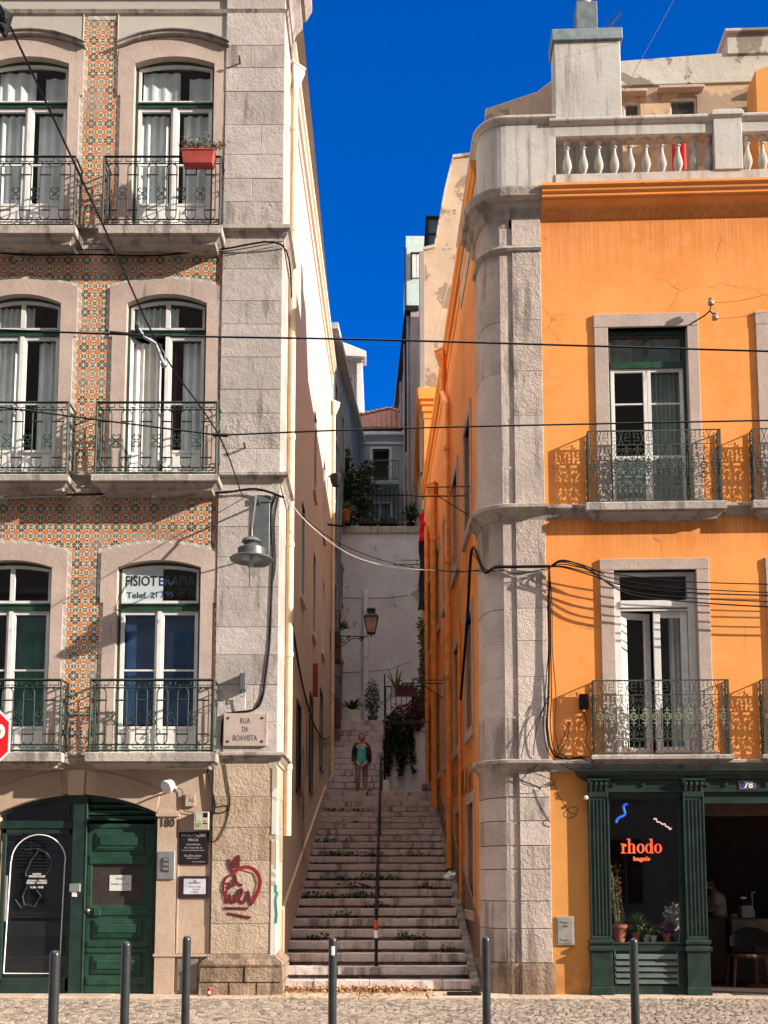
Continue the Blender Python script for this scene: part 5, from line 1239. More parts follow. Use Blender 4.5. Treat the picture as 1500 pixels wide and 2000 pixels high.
# ================================================================== THE TOP OF THE ALLEY
wst = plaster('terrace_white', (.78, .81, .88), (.62, .65, .71), (.15, .14, .13), stk=.45, patch=(.40, .38, .37), bump=.5, pthr=.6, crack=.3)
YB = Y0+20.0; ztw = 13.72
T = thing('terrace_wall', 'tall blotchy white retaining wall closing the head of the alley with iron fence on top', 'wall', None, (0, YB, 0))
b = MB(); b.box(-4.0, 2.2, 0, .5, 0, ztw-.25); b.build('wall', wst, T)
b = MB(); b.box(-4.0, 2.2, -.05, .52, ztw-.25, ztw); b.build('coping', M['parapet'], T, bevel=.02)
b = MB(); xa, xb = -1.75, 1.15; b.tube([(xa, .1, ztw+1.15), (xb, .1, ztw+1.15)], .02, 5); b.tube([(xa, .1, ztw+.12), (xb, .1, ztw+.12)], .016, 5)
k = xa
while k < xb: b.tube([(k, .1, ztw), (k, .1, ztw+1.32)], .012, 4); k += .15
b.build('iron_fence', M['black'], T)
TB = thing('terrace_block', 'raised terrace behind the head wall', 'terrace', None, (0, YB+.52, 0)); b = MB(); b.box(-8, 6, 0, 30, 0, ztw-.1); b.build('platform', wst, TB)
TB['label'] = 'raised earth terrace held up behind the blotchy white wall'
# right white wall with terrace
RW = thing('ivy_wall', 'low white retaining wall right of the upper steps with hanging ivy', 'wall', None, (.5, Y0+13.8, 0)); b = MB()
b.box(-.50, .74, 0, .25, 3.9, 6.02); b.box(-.50, -.38, .25, 6.2, 3.9, 6.02); b.box(-.38, 2.0, 3.0, 6.2, 3.9, 5.95); b.box(-.38, .78, .25, 3.0, 3.9, 5.9); b.build('wall', wst, RW, bevel=.01)
b = MB(); b.box(-.52, .76, -.03, .28, 6.02, 6.10); b.build('coping', M['parapet'], RW, bevel=.01)
b = MB(); z0 = 6.1; b.tube([(-.45, .08, z0+.95), (.72, .08, z0+.95)], .018, 5); b.tube([(-.45, .08, z0+.08), (.72, .08, z0+.08)], .012, 5)
for i in range(9): b.tube([(-.45+i*.146, .08, z0), (-.45+i*.146, .08, z0+.95)], .011, 4)
b.build('terrace_rail', M['black'], RW)
rl = thing('upper_handrail', 'dark handrail with white footed post climbing beside the upper steps', 'handrail', None, (.0, Y0+13.5, ZL))
b = MB(); b.tube([(.02, 0, .3), (.02, 0, 1.35)], .03, 6); b.tube([(.02, 0, 1.3), (.02, 3.9, 4.1)], .028, 6); b.tube([(.02, 3.9, 2.6), (.02, 3.9, 4.1)], .025, 6); b.build('rail', M['black'], rl)
b = MB(); b.box(-.03, .14, -.06, .08, -.02, .42); b.build('post_foot', M['white'], rl, bevel=.01)
def ivy(name, label, x0, x1, y, ztop, zlow, n, mat, cat='ivy', drop=None):
    b = MB(); r = random.Random(name+label)
    for k in range(n):
        t = r.random(); x = x0+(x1-x0)*t; dr = (drop(t) if drop else 1); z = ztop-(ztop-zlow)*dr*r.random()**.8
        b.leaf((x+r.gauss(0, .02), y-.03-r.random()*.12, z), .085)
    for k in range(7):
        x = x0+(x1-x0)*r.random(); b.tube([(x, y, ztop), (x+.03, y-.05, (ztop+zlow)/2), (x+.02, y-.04, ztop-(ztop-zlow)*.75)], .008, 3)
    return setp(b.build(name, mat), label, cat)
ivy('hanging_ivy', 'dark ivy hanging in long strands over the low white wall', .02, .82, Y0+13.8, 6.25, 4.5, 2300, M['leaf_dk'], drop=lambda t: .42+.58*abs(math.sin(t*6.5+1.0)))
ivy('bougainvillea', 'dark purple climbing plant growing on the terrace railing', .25, 1.0, Y0+13.86, 6.55, 5.8, 700, M['purple'], 'climbing plant')
# pots
def bush(b, c, rad, n, size, r):
    for k in range(n):
        while True:
            v = Vector((r.uniform(-1, 1), r.uniform(-1, 1), r.uniform(-1, 1)))
            if .25 < v.length < 1: break
        v *= (1+.25*noise.noise(v*2.3+Vector(c)))
        b.leaf((c[0]+v.x*rad[0], c[1]+v.y*rad[1], c[2]+v.z*rad[2]), size)
def spiky(b, c, n, L_, r, w=.03, up=.6):
    for k in range(n):
        a = r.random()*6.28; e_ = r.uniform(.1, 1.0); q = []
        for i in range(4):
            t = i/3; q.append(Vector(c)+Vector((math.cos(a)*L_*t*(.4+.6*e_), math.sin(a)*L_*t*(.4+.6*e_), L_*up*(1.4*t-.9*t*t*e_*1.4))))
        wv = Vector((-math.sin(a), math.cos(a), 0))*w
        b.add([q[0]-wv*.5, q[0]+wv*.5, q[1]+wv, q[1]-wv, q[2]+wv*.7, q[2]-wv*.7, q[3]], [(0, 1, 2, 3), (3, 2, 4, 5), (5, 4, 6)])
def potted(name, label, loc, pot, plant, mats, group=None, cat='potted plant', rotz=0):
    t = thing(name, label, cat, None, loc, group, rotz); b = MB()
    if pot[0] == 'box': b.box(-pot[1]/2, pot[1]/2, -pot[2]/2, pot[2]/2, 0, pot[3]); b.box(-pot[1]/2-.01, pot[1]/2+.01, -pot[2]/2-.01, pot[2]/2+.01, pot[3], pot[3]+.03)
    else: h = pot[2]; r = pot[1]; b.lathe([(r*.68, 0), (r*.95, h*.82), (r*1.08, h*.82), (r*1.08, h), (r*.9, h), (r*.9, h*.85), (.001, h*.85)], n=18)
    b.build('pot', mats[0], t, bevel=.004 if pot[0] == 'box' else 0, smooth=pot[0] != 'box')
    b = MB(); plant(b); b.build('foliage', mats[1], t); return t
rp = random.Random(8); zt = 6.565
potted('potted_palm', 'spiky dark plant in a pale square planter at the top of the upper steps', (-1.0, Y0+17.6, zt), ('box', .50, .4, .36), lambda b: spiky(b, (0, 0, .38), 70, .62, rp, .03), (M['white_paint'], M['leaf_dk']))
potted('potted_cypress', 'clipped dark conical shrub beside the pale wall pipe', (-.36, Y0+17.7, zt), ('r', .17, .22), lambda b: [bush(b, (0, 0, .75), (.26, .26, .62), 1300, .05, rp), b.tube([(0, 0, .2), (0, 0, .6)], .03, 6)], (M['grey_paint'], M['leaf_dk']))
potted('potted_shrub', 'small round shrub in a low pot left of the pale square planter', (-1.58, Y0+17.7, zt), ('r', .15, .2), lambda b: bush(b, (0, 0, .32), (.2, .2, .2), 250, .06, rp), (M['terracotta'], M['leaf_dk']))
potted('rail_planter', 'dark red trough of flowering plants hung on the terrace railing', (.62, Y0+13.7, 6.74), ('box', .62, .2, .2), lambda b: [bush(b, (0, 0, .26), (.34, .1, .1), 260, .07, rp), spiky(b, (-.3, 0, .2), 14, .5, rp, .03, 1.1)], (plain('dark_red_trough', (.10, .02, .025), .6), M['leaf_olive']))
potted('fence_pot', 'terracotta pot with yellow green plant hung on the fence by the tree', (-1.32, YB-.12, ztw+.15), ('r', .2, .36), lambda b: bush(b, (.02, 0, .46), (.32, .2, .2), 400, .08, rp), (M['terracotta'], M['leaf_olive']))
for x, l in ((-.55, 'low flowering plants in a dark box behind the middle of the terrace fence'), (.15, 'orange and green flowering plants in a box toward the right of the terrace fence')):
    potted('flower_box', l, (x, YB+.3, ztw), ('box', .6, .2, .16), lambda b: bush(b, (0, 0, .25), (.36, .12, .16), 300, .08, rp), (M['black'], M['leaf_olive']), 'plant boxes behind the terrace fence')
potted('potted_agave', 'dark spiky plant at the right end of the terrace fence', (.92, YB+.25, ztw), ('r', .14, .2), lambda b: spiky(b, (0, 0, .2), 90, .6, rp, .025, 1.1), (M['black'], M['leaf_dk']))
potted('landing_pot', 'small terracotta pot on the landing against the orange wall', (1.12, Y0+13.3, ZL+.0), ('r', .10, .2), lambda b: bush(b, (0, 0, .24), (.1, .1, .08), 60, .04, rp), (M['terracotta'], M['leaf_dk']))
tree = thing('terrace_tree', 'dark leafy tree leaning over the terrace fence at the head of the alley', 'tree', None, (-1.75, YB+.8, ztw-.1))
b = MB(); b.tube([(0, 0, 0), (.1, 0, .9), (.25, -.1, 1.7), (.3, -.1, 2.3)], [.10, .08, .05, .02], 8)
for a in ((.1, 0, .9, .9, -.3, 1.6), (.2, 0, 1.4, -.5, .1, 2.2), (.2, 0, 1.2, 1.1, .1, 2.2), (.1, 0, .7, .6, -.4, 1.0)): b.tube([a[:3], ((a[0]+a[3])/2, (a[1]+a[4])/2, (a[2]+a[5])/2+.1), a[3:]], [.05, .035, .012], 6)
b.build('trunk', M['twig'], tree)
b = MB(); r = random.Random(31)
for (x, y, z, q, n) in ((.1, 0, 2.4, .62, 800), (.75, -.1, 1.95, .55, 600), (-.3, .1, 1.9, .6, 500), (.45, -.2, 1.35, .62, 750), (1.15, .0, 2.45, .28, 140), (1.35, 0, 1.75, .28, 150), (1.0, -.2, .9, .38, 260), (.25, -.3, .6, .55, 500), (1.15, -.1, 1.15, .22, 90), (.2, 0, 2.9, .35, 200)):
    bush(b, (x, y, z), (q, q, q*.85), n, .12, r)
b.build('crown', M['leaf_dk'], tree)
# ventilation pipe on the wall
vp = thing('wall_pipe', 'thick pale round topped pipe running up the blotchy white wall', 'pipe', None, (-.62, YB-.16, 6.5))
b = MB(); zt_ = onY(715, 1152, YB-.16).z-6.5; b.lathe([(.10, 0), (.10, zt_-.1), (.085, zt_-.04), (.04, zt_-.005), (.001, zt_)], n=14); b.build('pipe', wst, vp, smooth=True)
b = MB()
for z in (1.0, 2.6, zt_-.8): b.lathe([(.101, z), (.118, z+.02), (.118, z+.05), (.101, z+.07)], n=14)
b.build('collar', wst, vp)
for (pts, l, r_) in (([(650, 1175), (665, 1168), (715, 1168), (760, 1168), (795, 1163)], 'upper thin cable crossing the blotchy white wall', .012), ([(650, 1315), (715, 1312), (760, 1308), (800, 1293)], 'lower thin cable sagging across the blotchy white wall', .009)):
    b = MB(); b.tube([onY(u, v_, YB-.05) for u, v_ in pts], r_, 4); setp(b.build('wall_cable', M['cable']), l, 'cable')

# lantern on scrolled bracket
lt = thing('wall_lantern', 'old lantern with pale panes on a scrolled iron bracket from the left wall', 'street lamp', None, (wl(14.6), Y0+14.6, 0))
s15 = 2112/30.6; zl = EYE+(1720-1236)/s15
b = MB(); Pk = lambda x, z: (x, 0, z)
b.tube([Pk(0, zl), Pk(1.1, zl-.02)], .016, 5); b.tube([Pk(0, zl-.38), Pk(.25, zl-.36), Pk(.45, zl-.22), Pk(.65, zl-.08), Pk(1.0, zl-.06)], .014, 5)
for (cx, cz, r0, sg) in ((.12, zl-.17, .12, 1), (.34, zl-.13, .09, -1), (.52, zl-.08, .06, 1), (.9, zl-.11, .07, 1), (.22, zl-.29, .06, -1)):
    b.tube([Pk(x, z) for x, z in spiral(cx, cz, r0, .015, 0, 9*sg, 18)], .012, 4)
b.tube([Pk(0, zl-.45), Pk(0, zl+.1)], .02, 5); b.build('bracket', M['black'], lt)
lxp = onY(725, 1200, Y0+14.6).x-wl(14.6)
b = MB(); z1 = EYE+(1720-1200)/s15; z0 = EYE+(1720-1230)/s15; ML = lambda z0_, r0, z1_, r1: b.lathe([(r0*1.414, z0_), (r1*1.414, z1_)], n=4, M=Matrix.Translation((lxp, 0, 0)) @ Matrix.Rotation(R(45), 4, 'Z'))
for k in range(4):
    sx, sy = ((1, 1), (1, -1), (-1, -1), (-1, 1))[k]
    b.tube([(lxp+sx*.11, sy*.11, z0), (lxp+sx*.19, sy*.19, z1)], .012, 4)
b.box(lxp-.21, lxp+.21, -.21, .21, z1, z1+.03); b.box(lxp-.12, lxp+.12, -.12, .12, z0-.03, z0); b.tube([(lxp, 0, zl-.02), (lxp, 0, z0)], .025, 6)
ML(z1+.03, .20, z1+.12, .12); ML(z1+.12, .12, z1+.25, .11); ML(z1+.25, .13, z1+.30, .05); b.build('lantern_frame', M['iron'], lt)
b = MB(); ML(z0, .105, z1, .185); b.build('pane', plain('frosted_pane', (.42, .31, .25), .4, bump=0), lt)

# ================================================================== HOUSES BEHIND
FH = thing('red_roofed_house', 'pale grey house with a red tiled roof above the head of the alley', 'house', None, (0, Y0+28, ztw)); YF = Y0+28
fx = lambda u, v: onY(u, v, YF).x; fz = lambda v: onY(750, v, YF).z-ztw
b = MB(); dh = [(fx(727, 910), fx(761, 910), fz(950), fz(877)), (fx(724, 995), fx(762, 995), fz(1012), fz(984))]
wallgrid(b, -3, 2.4, -.2, fz(850), dh, 0, .3); b.quad((-3, 0, -.2), (-3, 8, -.2), (-3, 8, fz(850)), (-3, 0, fz(850))); b.quad((2.4, 0, -.2), (2.4, 0, fz(850)), (2.4, 8, fz(850)), (2.4, 8, -.2)); gw = plaster('blue_grey_render', (.34, .37, .39), (.28, .31, .33), (.14, .14, .14), stk=.3)
b.build('wall', gw, FH)
b = MB(); b.box(-3, 2.4, -.12, .3, fz(851), fz(845)); b.box(-3, 2.4, -.05, .3, fz(868), fz(864)); b.build('cornice', M['white_paint'], FH, bevel=.01)
fq = lambda v, dy: onY(750, v, YF+dy).z-ztw
b = MB(); b.box(-3.0, 2.2, .9, 7, fz(850)-.1, fq(834, .9)); b.build('upper_storey', M['cream'], FH)
b = MB(); ze = fq(834, .6); zr = fq(799, 3.2); xc = fx(762, 800); b.add([(-3.2, .6, ze), (2.6, .6, ze), (2.6, 7.2, ze), (-3.2, 7.2, ze), (xc-.05, 3.2, zr), (xc+.05, 3.2, zr)], [(0, 1, 5, 4), (1, 2, 5), (2, 3, 4, 5), (3, 0, 4)])
b.box(-3.2, 2.6, .58, .9, ze-.08, ze); rf = b.build('roof', M['terracotta_roof'], FH)
b = MB()
for (p0, p1) in (((-3.2, .6, ze), (xc, 3.2, zr)), ((2.6, .6, ze), (xc, 3.2, zr))):
    P0, P1_ = Vector(p0), Vector(p1); n = 16
    for k in range(n): a = P0.lerp(P1_, k/n); c2 = P0.lerp(P1_, (k+.9)/n); b.tube([a+Vector((0, 0, .05)), c2+Vector((0, 0, .02))], [.10, .075], 6)
b.build('ridge_tiles', plain('pale_ridge', (.50, .27, .17), .8, var=.4, vs=3), rf)
b = MB()
for (a, c2, z0, z1), leafs in zip(dh, (1, 0)):
    b.box(a-.09, a, -.04, .15, z0, z1+.08); b.box(c2, c2+.09, -.04, .15, z0, z1+.08); b.box(a, c2, -.038, .15, z1, z1+.08)
    if leafs:
        for s, hx_, an in ((1, a, 65), (-1, c2, -65)):
            m = Matrix.Translation((hx_, .05, 0)) @ Matrix.Rotation(R(an), 4, 'Z'); w_ = (c2-a)/2
            for q in (0, w_-.05): b.box(min(s*q, s*(q+.05)), max(s*q, s*(q+.05)), -.02, .02, z0, z1, m)
            b.box(min(0, s*w_), max(0, s*w_), -.018, .018, z0+(z1-z0)*.55, z0+(z1-z0)*.55+.05, m)
    else: b.box((a+c2)/2-.05, (a+c2)/2+.05, .02, .08, z0, z1)
wn_ = b.build('window', M['white_paint'], FH)
for i, (a, c2, z0, z1) in enumerate(dh):
    m = MB(); m.box(a, c2, .26, .3, z0, z1); m.build('pane', M['room'] if i == 0 else plain('bright_blue_pane', (.16, .30, .46), .2, bump=0), wn_)
b = MB(); z0 = dh[0][2]; x0, x1 = fx(711, 950), fx(778, 950); b.box(x0, x1, -.75, 0, z0-.18, z0-.02); bl = b.build('balcony', gw, FH, bevel=.02)
b = MB()
for z in (z0+.85, z0+.05): b.tube([(x0, 0, z), (x0, -.72, z), (x1, -.72, z), (x1, 0, z)], .018, 4)
k = x0
while k <= x1: b.tube([(k, -.72, z0), (k, -.72, z0+.85)], .010, 3); k += .11
b.build('railing', M['iron_grey'], bl)

def face_building(name, label, p0, p1, z0, zt0, zt1, mat, wins=None, cat='building', depth=6, side=1, trim=None, wmat=None, eave=True):
    """building with one face from p0 to p1 in plan, top sloping zt0->zt1; body lies to the left (side=1) of travel"""
    ang = math.atan2(p1[1]-p0[1], p1[0]-p0[0]); f = Fr(p0[0], p0[1], ang); Ln = math.hypot(p1[0]-p0[0], p1[1]-p0[1]); t = thing(name, label, cat, f)
    b = MB(); hs_ = wins or []
    zt = min(zt0, zt1); wallgrid(b, 0, Ln, z0, zt, hs_, 0, .2); 
    if abs(zt0-zt1) > .01: b.add([(0, 0, zt), (Ln, 0, zt), (Ln, 0, zt1), (0, 0, zt0)], [(0, 1, 2, 3)] if zt1 > zt and zt0 > zt else ([(0, 1, 2)] if zt1 > zt0 else [(0, 1, 3)]))
    D_ = depth
    b.add([(0, 0, z0), (0, D_, z0), (0, D_, zt0), (0, 0, zt0), (Ln, 0, z0), (Ln, D_, z0), (Ln, D_, zt1), (Ln, 0, zt1)], [(0, 1, 2, 3), (5, 4, 7, 6), (3, 2, 6, 7), (1, 5, 6, 2)])
    b.build('wall', mat, t)
    if eave:
        e_ = MB(); e_.add([(-.1, -.22, zt0-.12), (Ln+.05, -.22, zt1-.12), (Ln+.05, -.22, zt1+.08), (-.1, -.22, zt0+.08), (-.1, .3, zt0-.12), (Ln+.05, .3, zt1-.12), (Ln+.05, .3, zt1+.08), (-.1, .3, zt0+.08)], [(0, 1, 2, 3), (4, 7, 6, 5), (3, 2, 6, 7), (0, 4, 5, 1), (0, 3, 7, 4), (1, 5, 6, 2)]); e_.build('eaves', trim or mat, t)
    for (a, c2, q0, q1) in hs_:
        w_ = MB(); w_.box(a-.08, a, -.03, .05, q0, q1); w_.box(c2, c2+.08, -.03, .05, q0, q1); w_.box(a-.08, c2+.08, -.035, .05, q1, q1+.08); w_.box(a-.08, c2+.08, -.06, .05, q0-.08, q0)
        m_ = (a+c2)/2; w_.box(m_-.03, m_+.03, .06, .1, q0, q1); w_.box(a, c2, .06, .1, (q0+q1)/2-.02, (q0+q1)/2+.02); wo = w_.build('window', wmat or M['white_paint'], t); pn = MB(); pn.box(a, c2, .12, .13, q0, q1); pn.build('pane', M['room'], wo)
    return t, f
blue = plaster('slate_blue_render', (.19, .26, .31), (.15, .21, .25), (.08, .09, .10), stk=.3)
face_building('slate_blue_building', 'slate blue building with tall narrow windows and pale eaves above the tree', (-1.62, Y0+15.6), (-.95, Y0+29.5), 2, 18.6, 20.4, blue, [(k, k+.9, z, z+1.9) for k in (1.2, 3.6, 6.0, 8.4, 10.8) for z in (9.0, 12.2, 15.6)], side=1, trim=plain('pale_eaves', (.40, .42, .42), .7), wmat=plain('white_blue_trim', (.40, .44, .46), .6))
tb_ = face_building('tile_clad_house', 'narrow house faced with white patterned tiles rising behind the slate blue building', (-3.8, Y0+33), (-1.02, Y0+33), 10, 26.5, 26.2, (lambda g: (g.col(g.mix(((g.X*4).fract()-.5).abs().lt(.22)*((g.Z*4).fract()-.5).abs().lt(.22)*(((g.X*4).fract()-.5).abs()+((g.Z*4).fract()-.5).abs()).gt(.2), (.50, .46, .42), (.22, .20, .22))), g.set(Roughness=.4), g.m)[-1])(G('white_patterned_tile')), [(1.55, 2.3, 22.5, 25.4)])
b = MB(); b.box(2.5, 2.76, -.15, .1, 10, 26.1); b.box(2.4, 2.86, -.25, .1, 21.6-.6, 21.6-.1); b.build('corner_pilaster', M['white_paint'], tb_[0], tb_[1], bevel=.02)
b = MB(); b.prism([(-.2, 26.4), (2.95, 26.2), (2.95, 26.5), (1.0, 27.3), (-.2, 27.5)], -.4, .5); b.build('gable', M['white_paint'], tb_[0], tb_[1], bevel=.02)
# right side beyond the corner building
OB, of2 = face_building('second_orange_building', 'narrow orange building with heavy cornice just beyond the corner building', (1.33, Y0+22.8), (1.22, Y0+15.4), 3.5, 16.4, 16.4, M['orange'], [(k, k+.8, z, z+1.7) for k in (1.0, 3.2, 5.4) for z in (7.0, 10.2, 13.2)], trim=M['orange_trim'])
b = MB(); Ln = 7.4
for (o_, za, zb2) in ((.05, 15.55, 15.75), (.12, 15.75, 15.95), (.2, 15.95, 16.1), (.3, 16.1, 16.46)): b.box(-.05, Ln+o_*.6, -o_*.6, 1.2, za, zb2)
b.build('cornice', M['orange_trim'], OB, of2, bevel=.01)
YG = Y0+15.7; PG = thing('peeling_gable_building', 'tall building with bare peeling gable wall rising above the orange eaves', 'building', None, (0, YG, 0))
gp_ = lambda u, v_: (onY(u, v_, YG).x, onY(u, v_, YG).z)
outl = [gp_(829, 800), gp_(829, 489), gp_(850, 484), gp_(858, 440), gp_(870, 375), gp_(886, 309), gp_(918, 305), (6, gp_(918, 300)[1]), (6, 12)]
b = MB(); b.prism(outl[:1]+outl[1:]+[(outl[0][0], 12)], 0, 6); b.build('wall', M['rough'], PG)
b = MB(); top = outl[1:8]; b.strip(top, [(x-.03, z+.09) for x, z in top], -.05, 6); b.build('coping', M['peel'], PG)
b = MB(); x0_, z0_ = gp_(829, 800); b.box(x0_-.14, x0_+.02, -.06, .3, z0_-2, gp_(829, 492)[1]); b.build('edge_pilaster', plaster('grey_edge', (.30, .26, .25), (.25, .22, .21), (.12, .1, .1)), PG, bevel=.01)
mg = plaster('mauve_grey_render', (.38, .32, .31), (.31, .26, .26), (.14, .11, .11), stk=.45)
zg_ = onY(804, 600, Y0+22.9).z
gb, gf = face_building('mauve_grey_building', 'mauve grey building with downpipes and dark eaves deep in the alley', (.52, Y0+38), (1.02, Y0+22.95), 8, zg_+1.0, zg_, mg, [(k, k+.75, z, z+1.7) for k in (2.0, 4.2, 6.4, 8.6, 10.8, 13.0) for z in (14.5, 17.8, 20.8)], trim=M['black'])
b = MB()
for x in (14.6, 12.2, 8.9): b.tube([(x, -.08, 8), (x, -.08, zg_)], .06, 8)
b.build('rainwater_pipe', mg, gb, gf, smooth=True)
Ym = Y0+24.0; mx_ = lambda u, v: onY(u, v, Ym).x; mz = lambda v: onY(810, v, Ym).z
MT = thing('mint_green_house', 'pale mint green block with closed white shutters on the right skyline', 'house', None, (mx_(793, 500), Ym, 0)); x0 = mx_(793, 500)
b = MB(); b.box(0, 2.6, 0, 5, 18, mz(461)); b.build('wall', plain('mint_render', (.46, .56, .53), .8, var=.1), MT)
b = MB(); a, c2 = mx_(805, 520)-x0, mx_(822, 520)-x0; b.box(a, (a+c2)/2-.01, -.04, .02, mz(543), mz(497)); b.box((a+c2)/2+.01, c2, -.04, .02, mz(543), mz(497)); b.build('shutter', M['white_paint'], MT)
b = MB(); b.box(a-.06, a, -.06, .02, mz(546), mz(494)); b.box(a, c2, -.06, .02, mz(497), mz(494)); b.build('window_frame', M['black'], MT)
b = MB(); b.tube([(-.02, -.1, 18), (-.02, -.1, mz(487))], .05, 6); b.build('rainwater_pipe', M['black'], MT)
GY = Y0+17.5; GL = thing('roof_glass_room', 'dark grey glazed roof lantern box perched above the mint house', 'roof room', None, (onY(835, 450, GY).x, GY, 0)); x0 = onY(835, 450, GY).x; q = lambda v: onY(835, v, GY).z
b = MB(); b.box(0, 1.0, 0, 1.5, q(500), q(428)); b.build('glazing', plain('blue_grey_glass', (.09, .13, .19), .15, bump=0), GL)
b = MB(); b.box(-.06, 1.06, -.08, 1.6, q(428), q(424)); b.box(-.05, .03, -.06, .02, q(490), q(428)); b.box(.03, 1.0, -.03, .0, q(459), q(456)); b.build('frame', M['black'], GL)

# ================================================================== ALLEY FITTINGS
def downpipe(label, fr, x, y, ztop, zbot, r, mat, hopper=True, kick=None, joints=3):
    t = thing('rainwater_pipe', label, 'drainpipe', fr, (x, y, zbot)); H = ztop-zbot; b = MB()
    pts = [(0, 0, 0), (0, 0, H)] if not kick else [(0, 0, 0), (0, 0, H-kick[1]), (kick[0], 0, H-kick[1]*.45), (kick[0], 0, H)]
    b.tube(pts, r, 12); b.build('pipe', mat, t, smooth=True)
    for k in range(joints):
        b = MB(); z = H*(k+.6)/joints if not kick else (H-kick[1])*(k+.6)/joints
        b.lathe([(r+.001, z-.05), (r*1.18, z-.04), (r*1.18, z+.04), (r+.001, z+.05)], n=12); b.build('joint', mat, t, smooth=True)
    if hopper:
        k0 = kick[0] if kick else 0; b = MB(); b.lathe([(r, H), (.17, H+.28), (.17, H+.36)], (k0, 0, 0), 4); b.lathe([(.19, H+.36), (.19, H+.40)], (k0, 0, 0), 4); b.build('hopper', mat, t)
    return t
downpipe('cream drainpipe running down the alley side of the tiled building', LS, 1.12, -.085, 15.1, 2.35, .062, M['pipe_cream'], joints=7)
downpipe('slim pinkish cream drainpipe at the far end of the left alley wall', LS, 14.4, -.08, 15.2, 4.0, .055, M['pipe_cream'], joints=6)
OPM = M['orange_pipe']
downpipe('nearest thick orange drainpipe with a bent neck on the orange alley wall', RS, -5.35, -.10, 12.9, 1.9, .068, OPM, kick=(-1.0, 1.3), joints=4)
downpipe('middle orange drainpipe with a square hopper on the orange alley wall', RS, -9.4, -.11, 11.0, 3.4, .085, OPM, joints=3)
downpipe('farthest slim orange drainpipe on the orange alley wall', RS, -12.4, -.10, 11.3, 4.3, .062, OPM, hopper=False, joints=5)
downpipe('thin orange pipe between the first and second alley windows', RS, -3.45, -.05, 6.5, .9, .03, OPM, hopper=False, joints=2)
for (d, z, l) in ((1.9, 8.35, 'nearest iron clothes bracket sticking out of the orange alley wall'), (7.8, 6.1, 'middle iron clothes bracket on the orange alley wall'), (12.8, 5.9, 'lower iron clothes bracket deep in the alley'), (13.6, 10.6, 'farthest iron clothes bracket high in the alley')):
    t = thing('clothes_bracket', l, 'bracket', RS, (-d, -.02, z), 'iron brackets on the right alley wall'); b = MB()
    b.tube([(0, 0, 0), (-.1, -.95, .02)], .014, 4); b.tube([(.5, 0, -.02), (.4, -.75, 0)], .012, 4); b.tube([(0, 0, -.35), (-.05, -.5, 0)], .010, 4); b.tube([(0, -.3, .01), (.5, -.3, -.01)], .009, 4)
    b.build('arm', M['black'], t)
cl = thing('hanging_laundry', 'dark navy garments with a bright red top hung high on the right alley wall', 'laundry', RS, (-12.9, -.35, 11.3))
b = MB(); n = 10
def cloth(b, x0, x1, z0, z1, taper=.0, amp=.05):
    for i in range(n):
        for j in range(8):
            def pt(a, c2): zz = z0+(z1-z0)*c2/8; k = 1-taper*(c2/8); return (x0+(x1-x0)*(.5+(a/n-.5)*k)+.03*math.sin(c2*1.7), amp*math.sin(a*1.9+c2*.5), zz)
            b.quad(pt(i, j), pt(i+1, j), pt(i+1, j+1), pt(i, j+1))
cloth(b, -.15, .35, -2.1, .1, .3); b.build('navy_garment', plain('navy_cloth', (.025, .022, .035), .9, bump=0), cl, M=RS.M @ Matrix.Translation((-12.9, -.2, 11.2)) @ Matrix.Rotation(R(55), 4, 'Z'))
b = MB(); cloth(b, -.05, .22, -.35, .45, .7); b.build('red_garment', plain('red_garment', (.75, .02, .09), .8, bump=0), cl, M=RS.M @ Matrix.Translation((-12.75, -.27, 11.35)) @ Matrix.Rotation(R(60), 4, 'Z'))
for (d, z, l) in ((14.0, 6.0, 'grey balcony box with trailing flowers on the right alley wall'),):
    t = thing('planter_balcony', l, 'planter', RS, (-d, 0, z)); b = MB(); b.box(-.3, .4, -.42, .0, 0, .5); b.build('box', M['grey_paint'], t, bevel=.01)
    b = MB(); bush(b, (0, -.3, .7), (.35, .18, .25), 260, .09, rp); bush(b, (.2, -.46, .3), (.1, .06, .3), 120, .07, rp); b.build('foliage', M['leaf_olive'], t)
    b = MB()
    for z_ in (.5, 1.3): b.tube([(-.3, 0, z_), (-.3, -.42, z_), (.4, -.42, z_), (.4, 0, z_)], .014, 4)
    for k in range(7): b.tube([(-.3+k*.115, -.42, .5), (-.3+k*.115, -.42, 1.3)], .009, 3)
    b.build('railing', M['iron'], t)
ivy('wall_creeper', 'grey green creeper with pale flowers climbing the right wall beside the terrace', 1.0, 1.12, Y0+13.9, 9.0, 5.9, 700, M['leaf_olive'], 'climbing plant')
# left: little balconies beyond the end of the cream wall
for k, (z, l) in enumerate(((8.9, 'upper small brown balcony jutting beyond the left alley wall'), (6.9, 'lower small brown balcony jutting beyond the left alley wall'))):
    t = thing('side_balcony', l, 'balcony', None, (-1.52, Y0+15.6, z), 'small balconies beyond the left wall'); b = MB(); b.box(-.1, .22, 0, .9, -.9+.2, .1); b.build('panel', plain('brown_panel', (.13, .06, .045), .8), t, bevel=.01)
    b = MB()
    for q in (.1, .75): b.tube([(0, 0, q), (.2, 0, q), (.2, .9, q)], .014, 4)
    for q in (0, .1, .2): b.tube([(q, 0, .1), (q, 0, .75)], .010, 3)
    b.build('railing', M['iron'], t)
    if k == 0: b = MB(); bush(b, (.3, 0, .2), (.14, .1, .12), 60, .07, rp); spiky(b, (.22, 0, .05), 10, .35, rp, .02, 1.2); setp(b.build('balcony_plant', M['leaf_dk'], M=Matrix.Translation((-1.5, Y0+15.6, z+.1))), 'wispy dark plant leaning out from the upper brown balcony', 'plant')
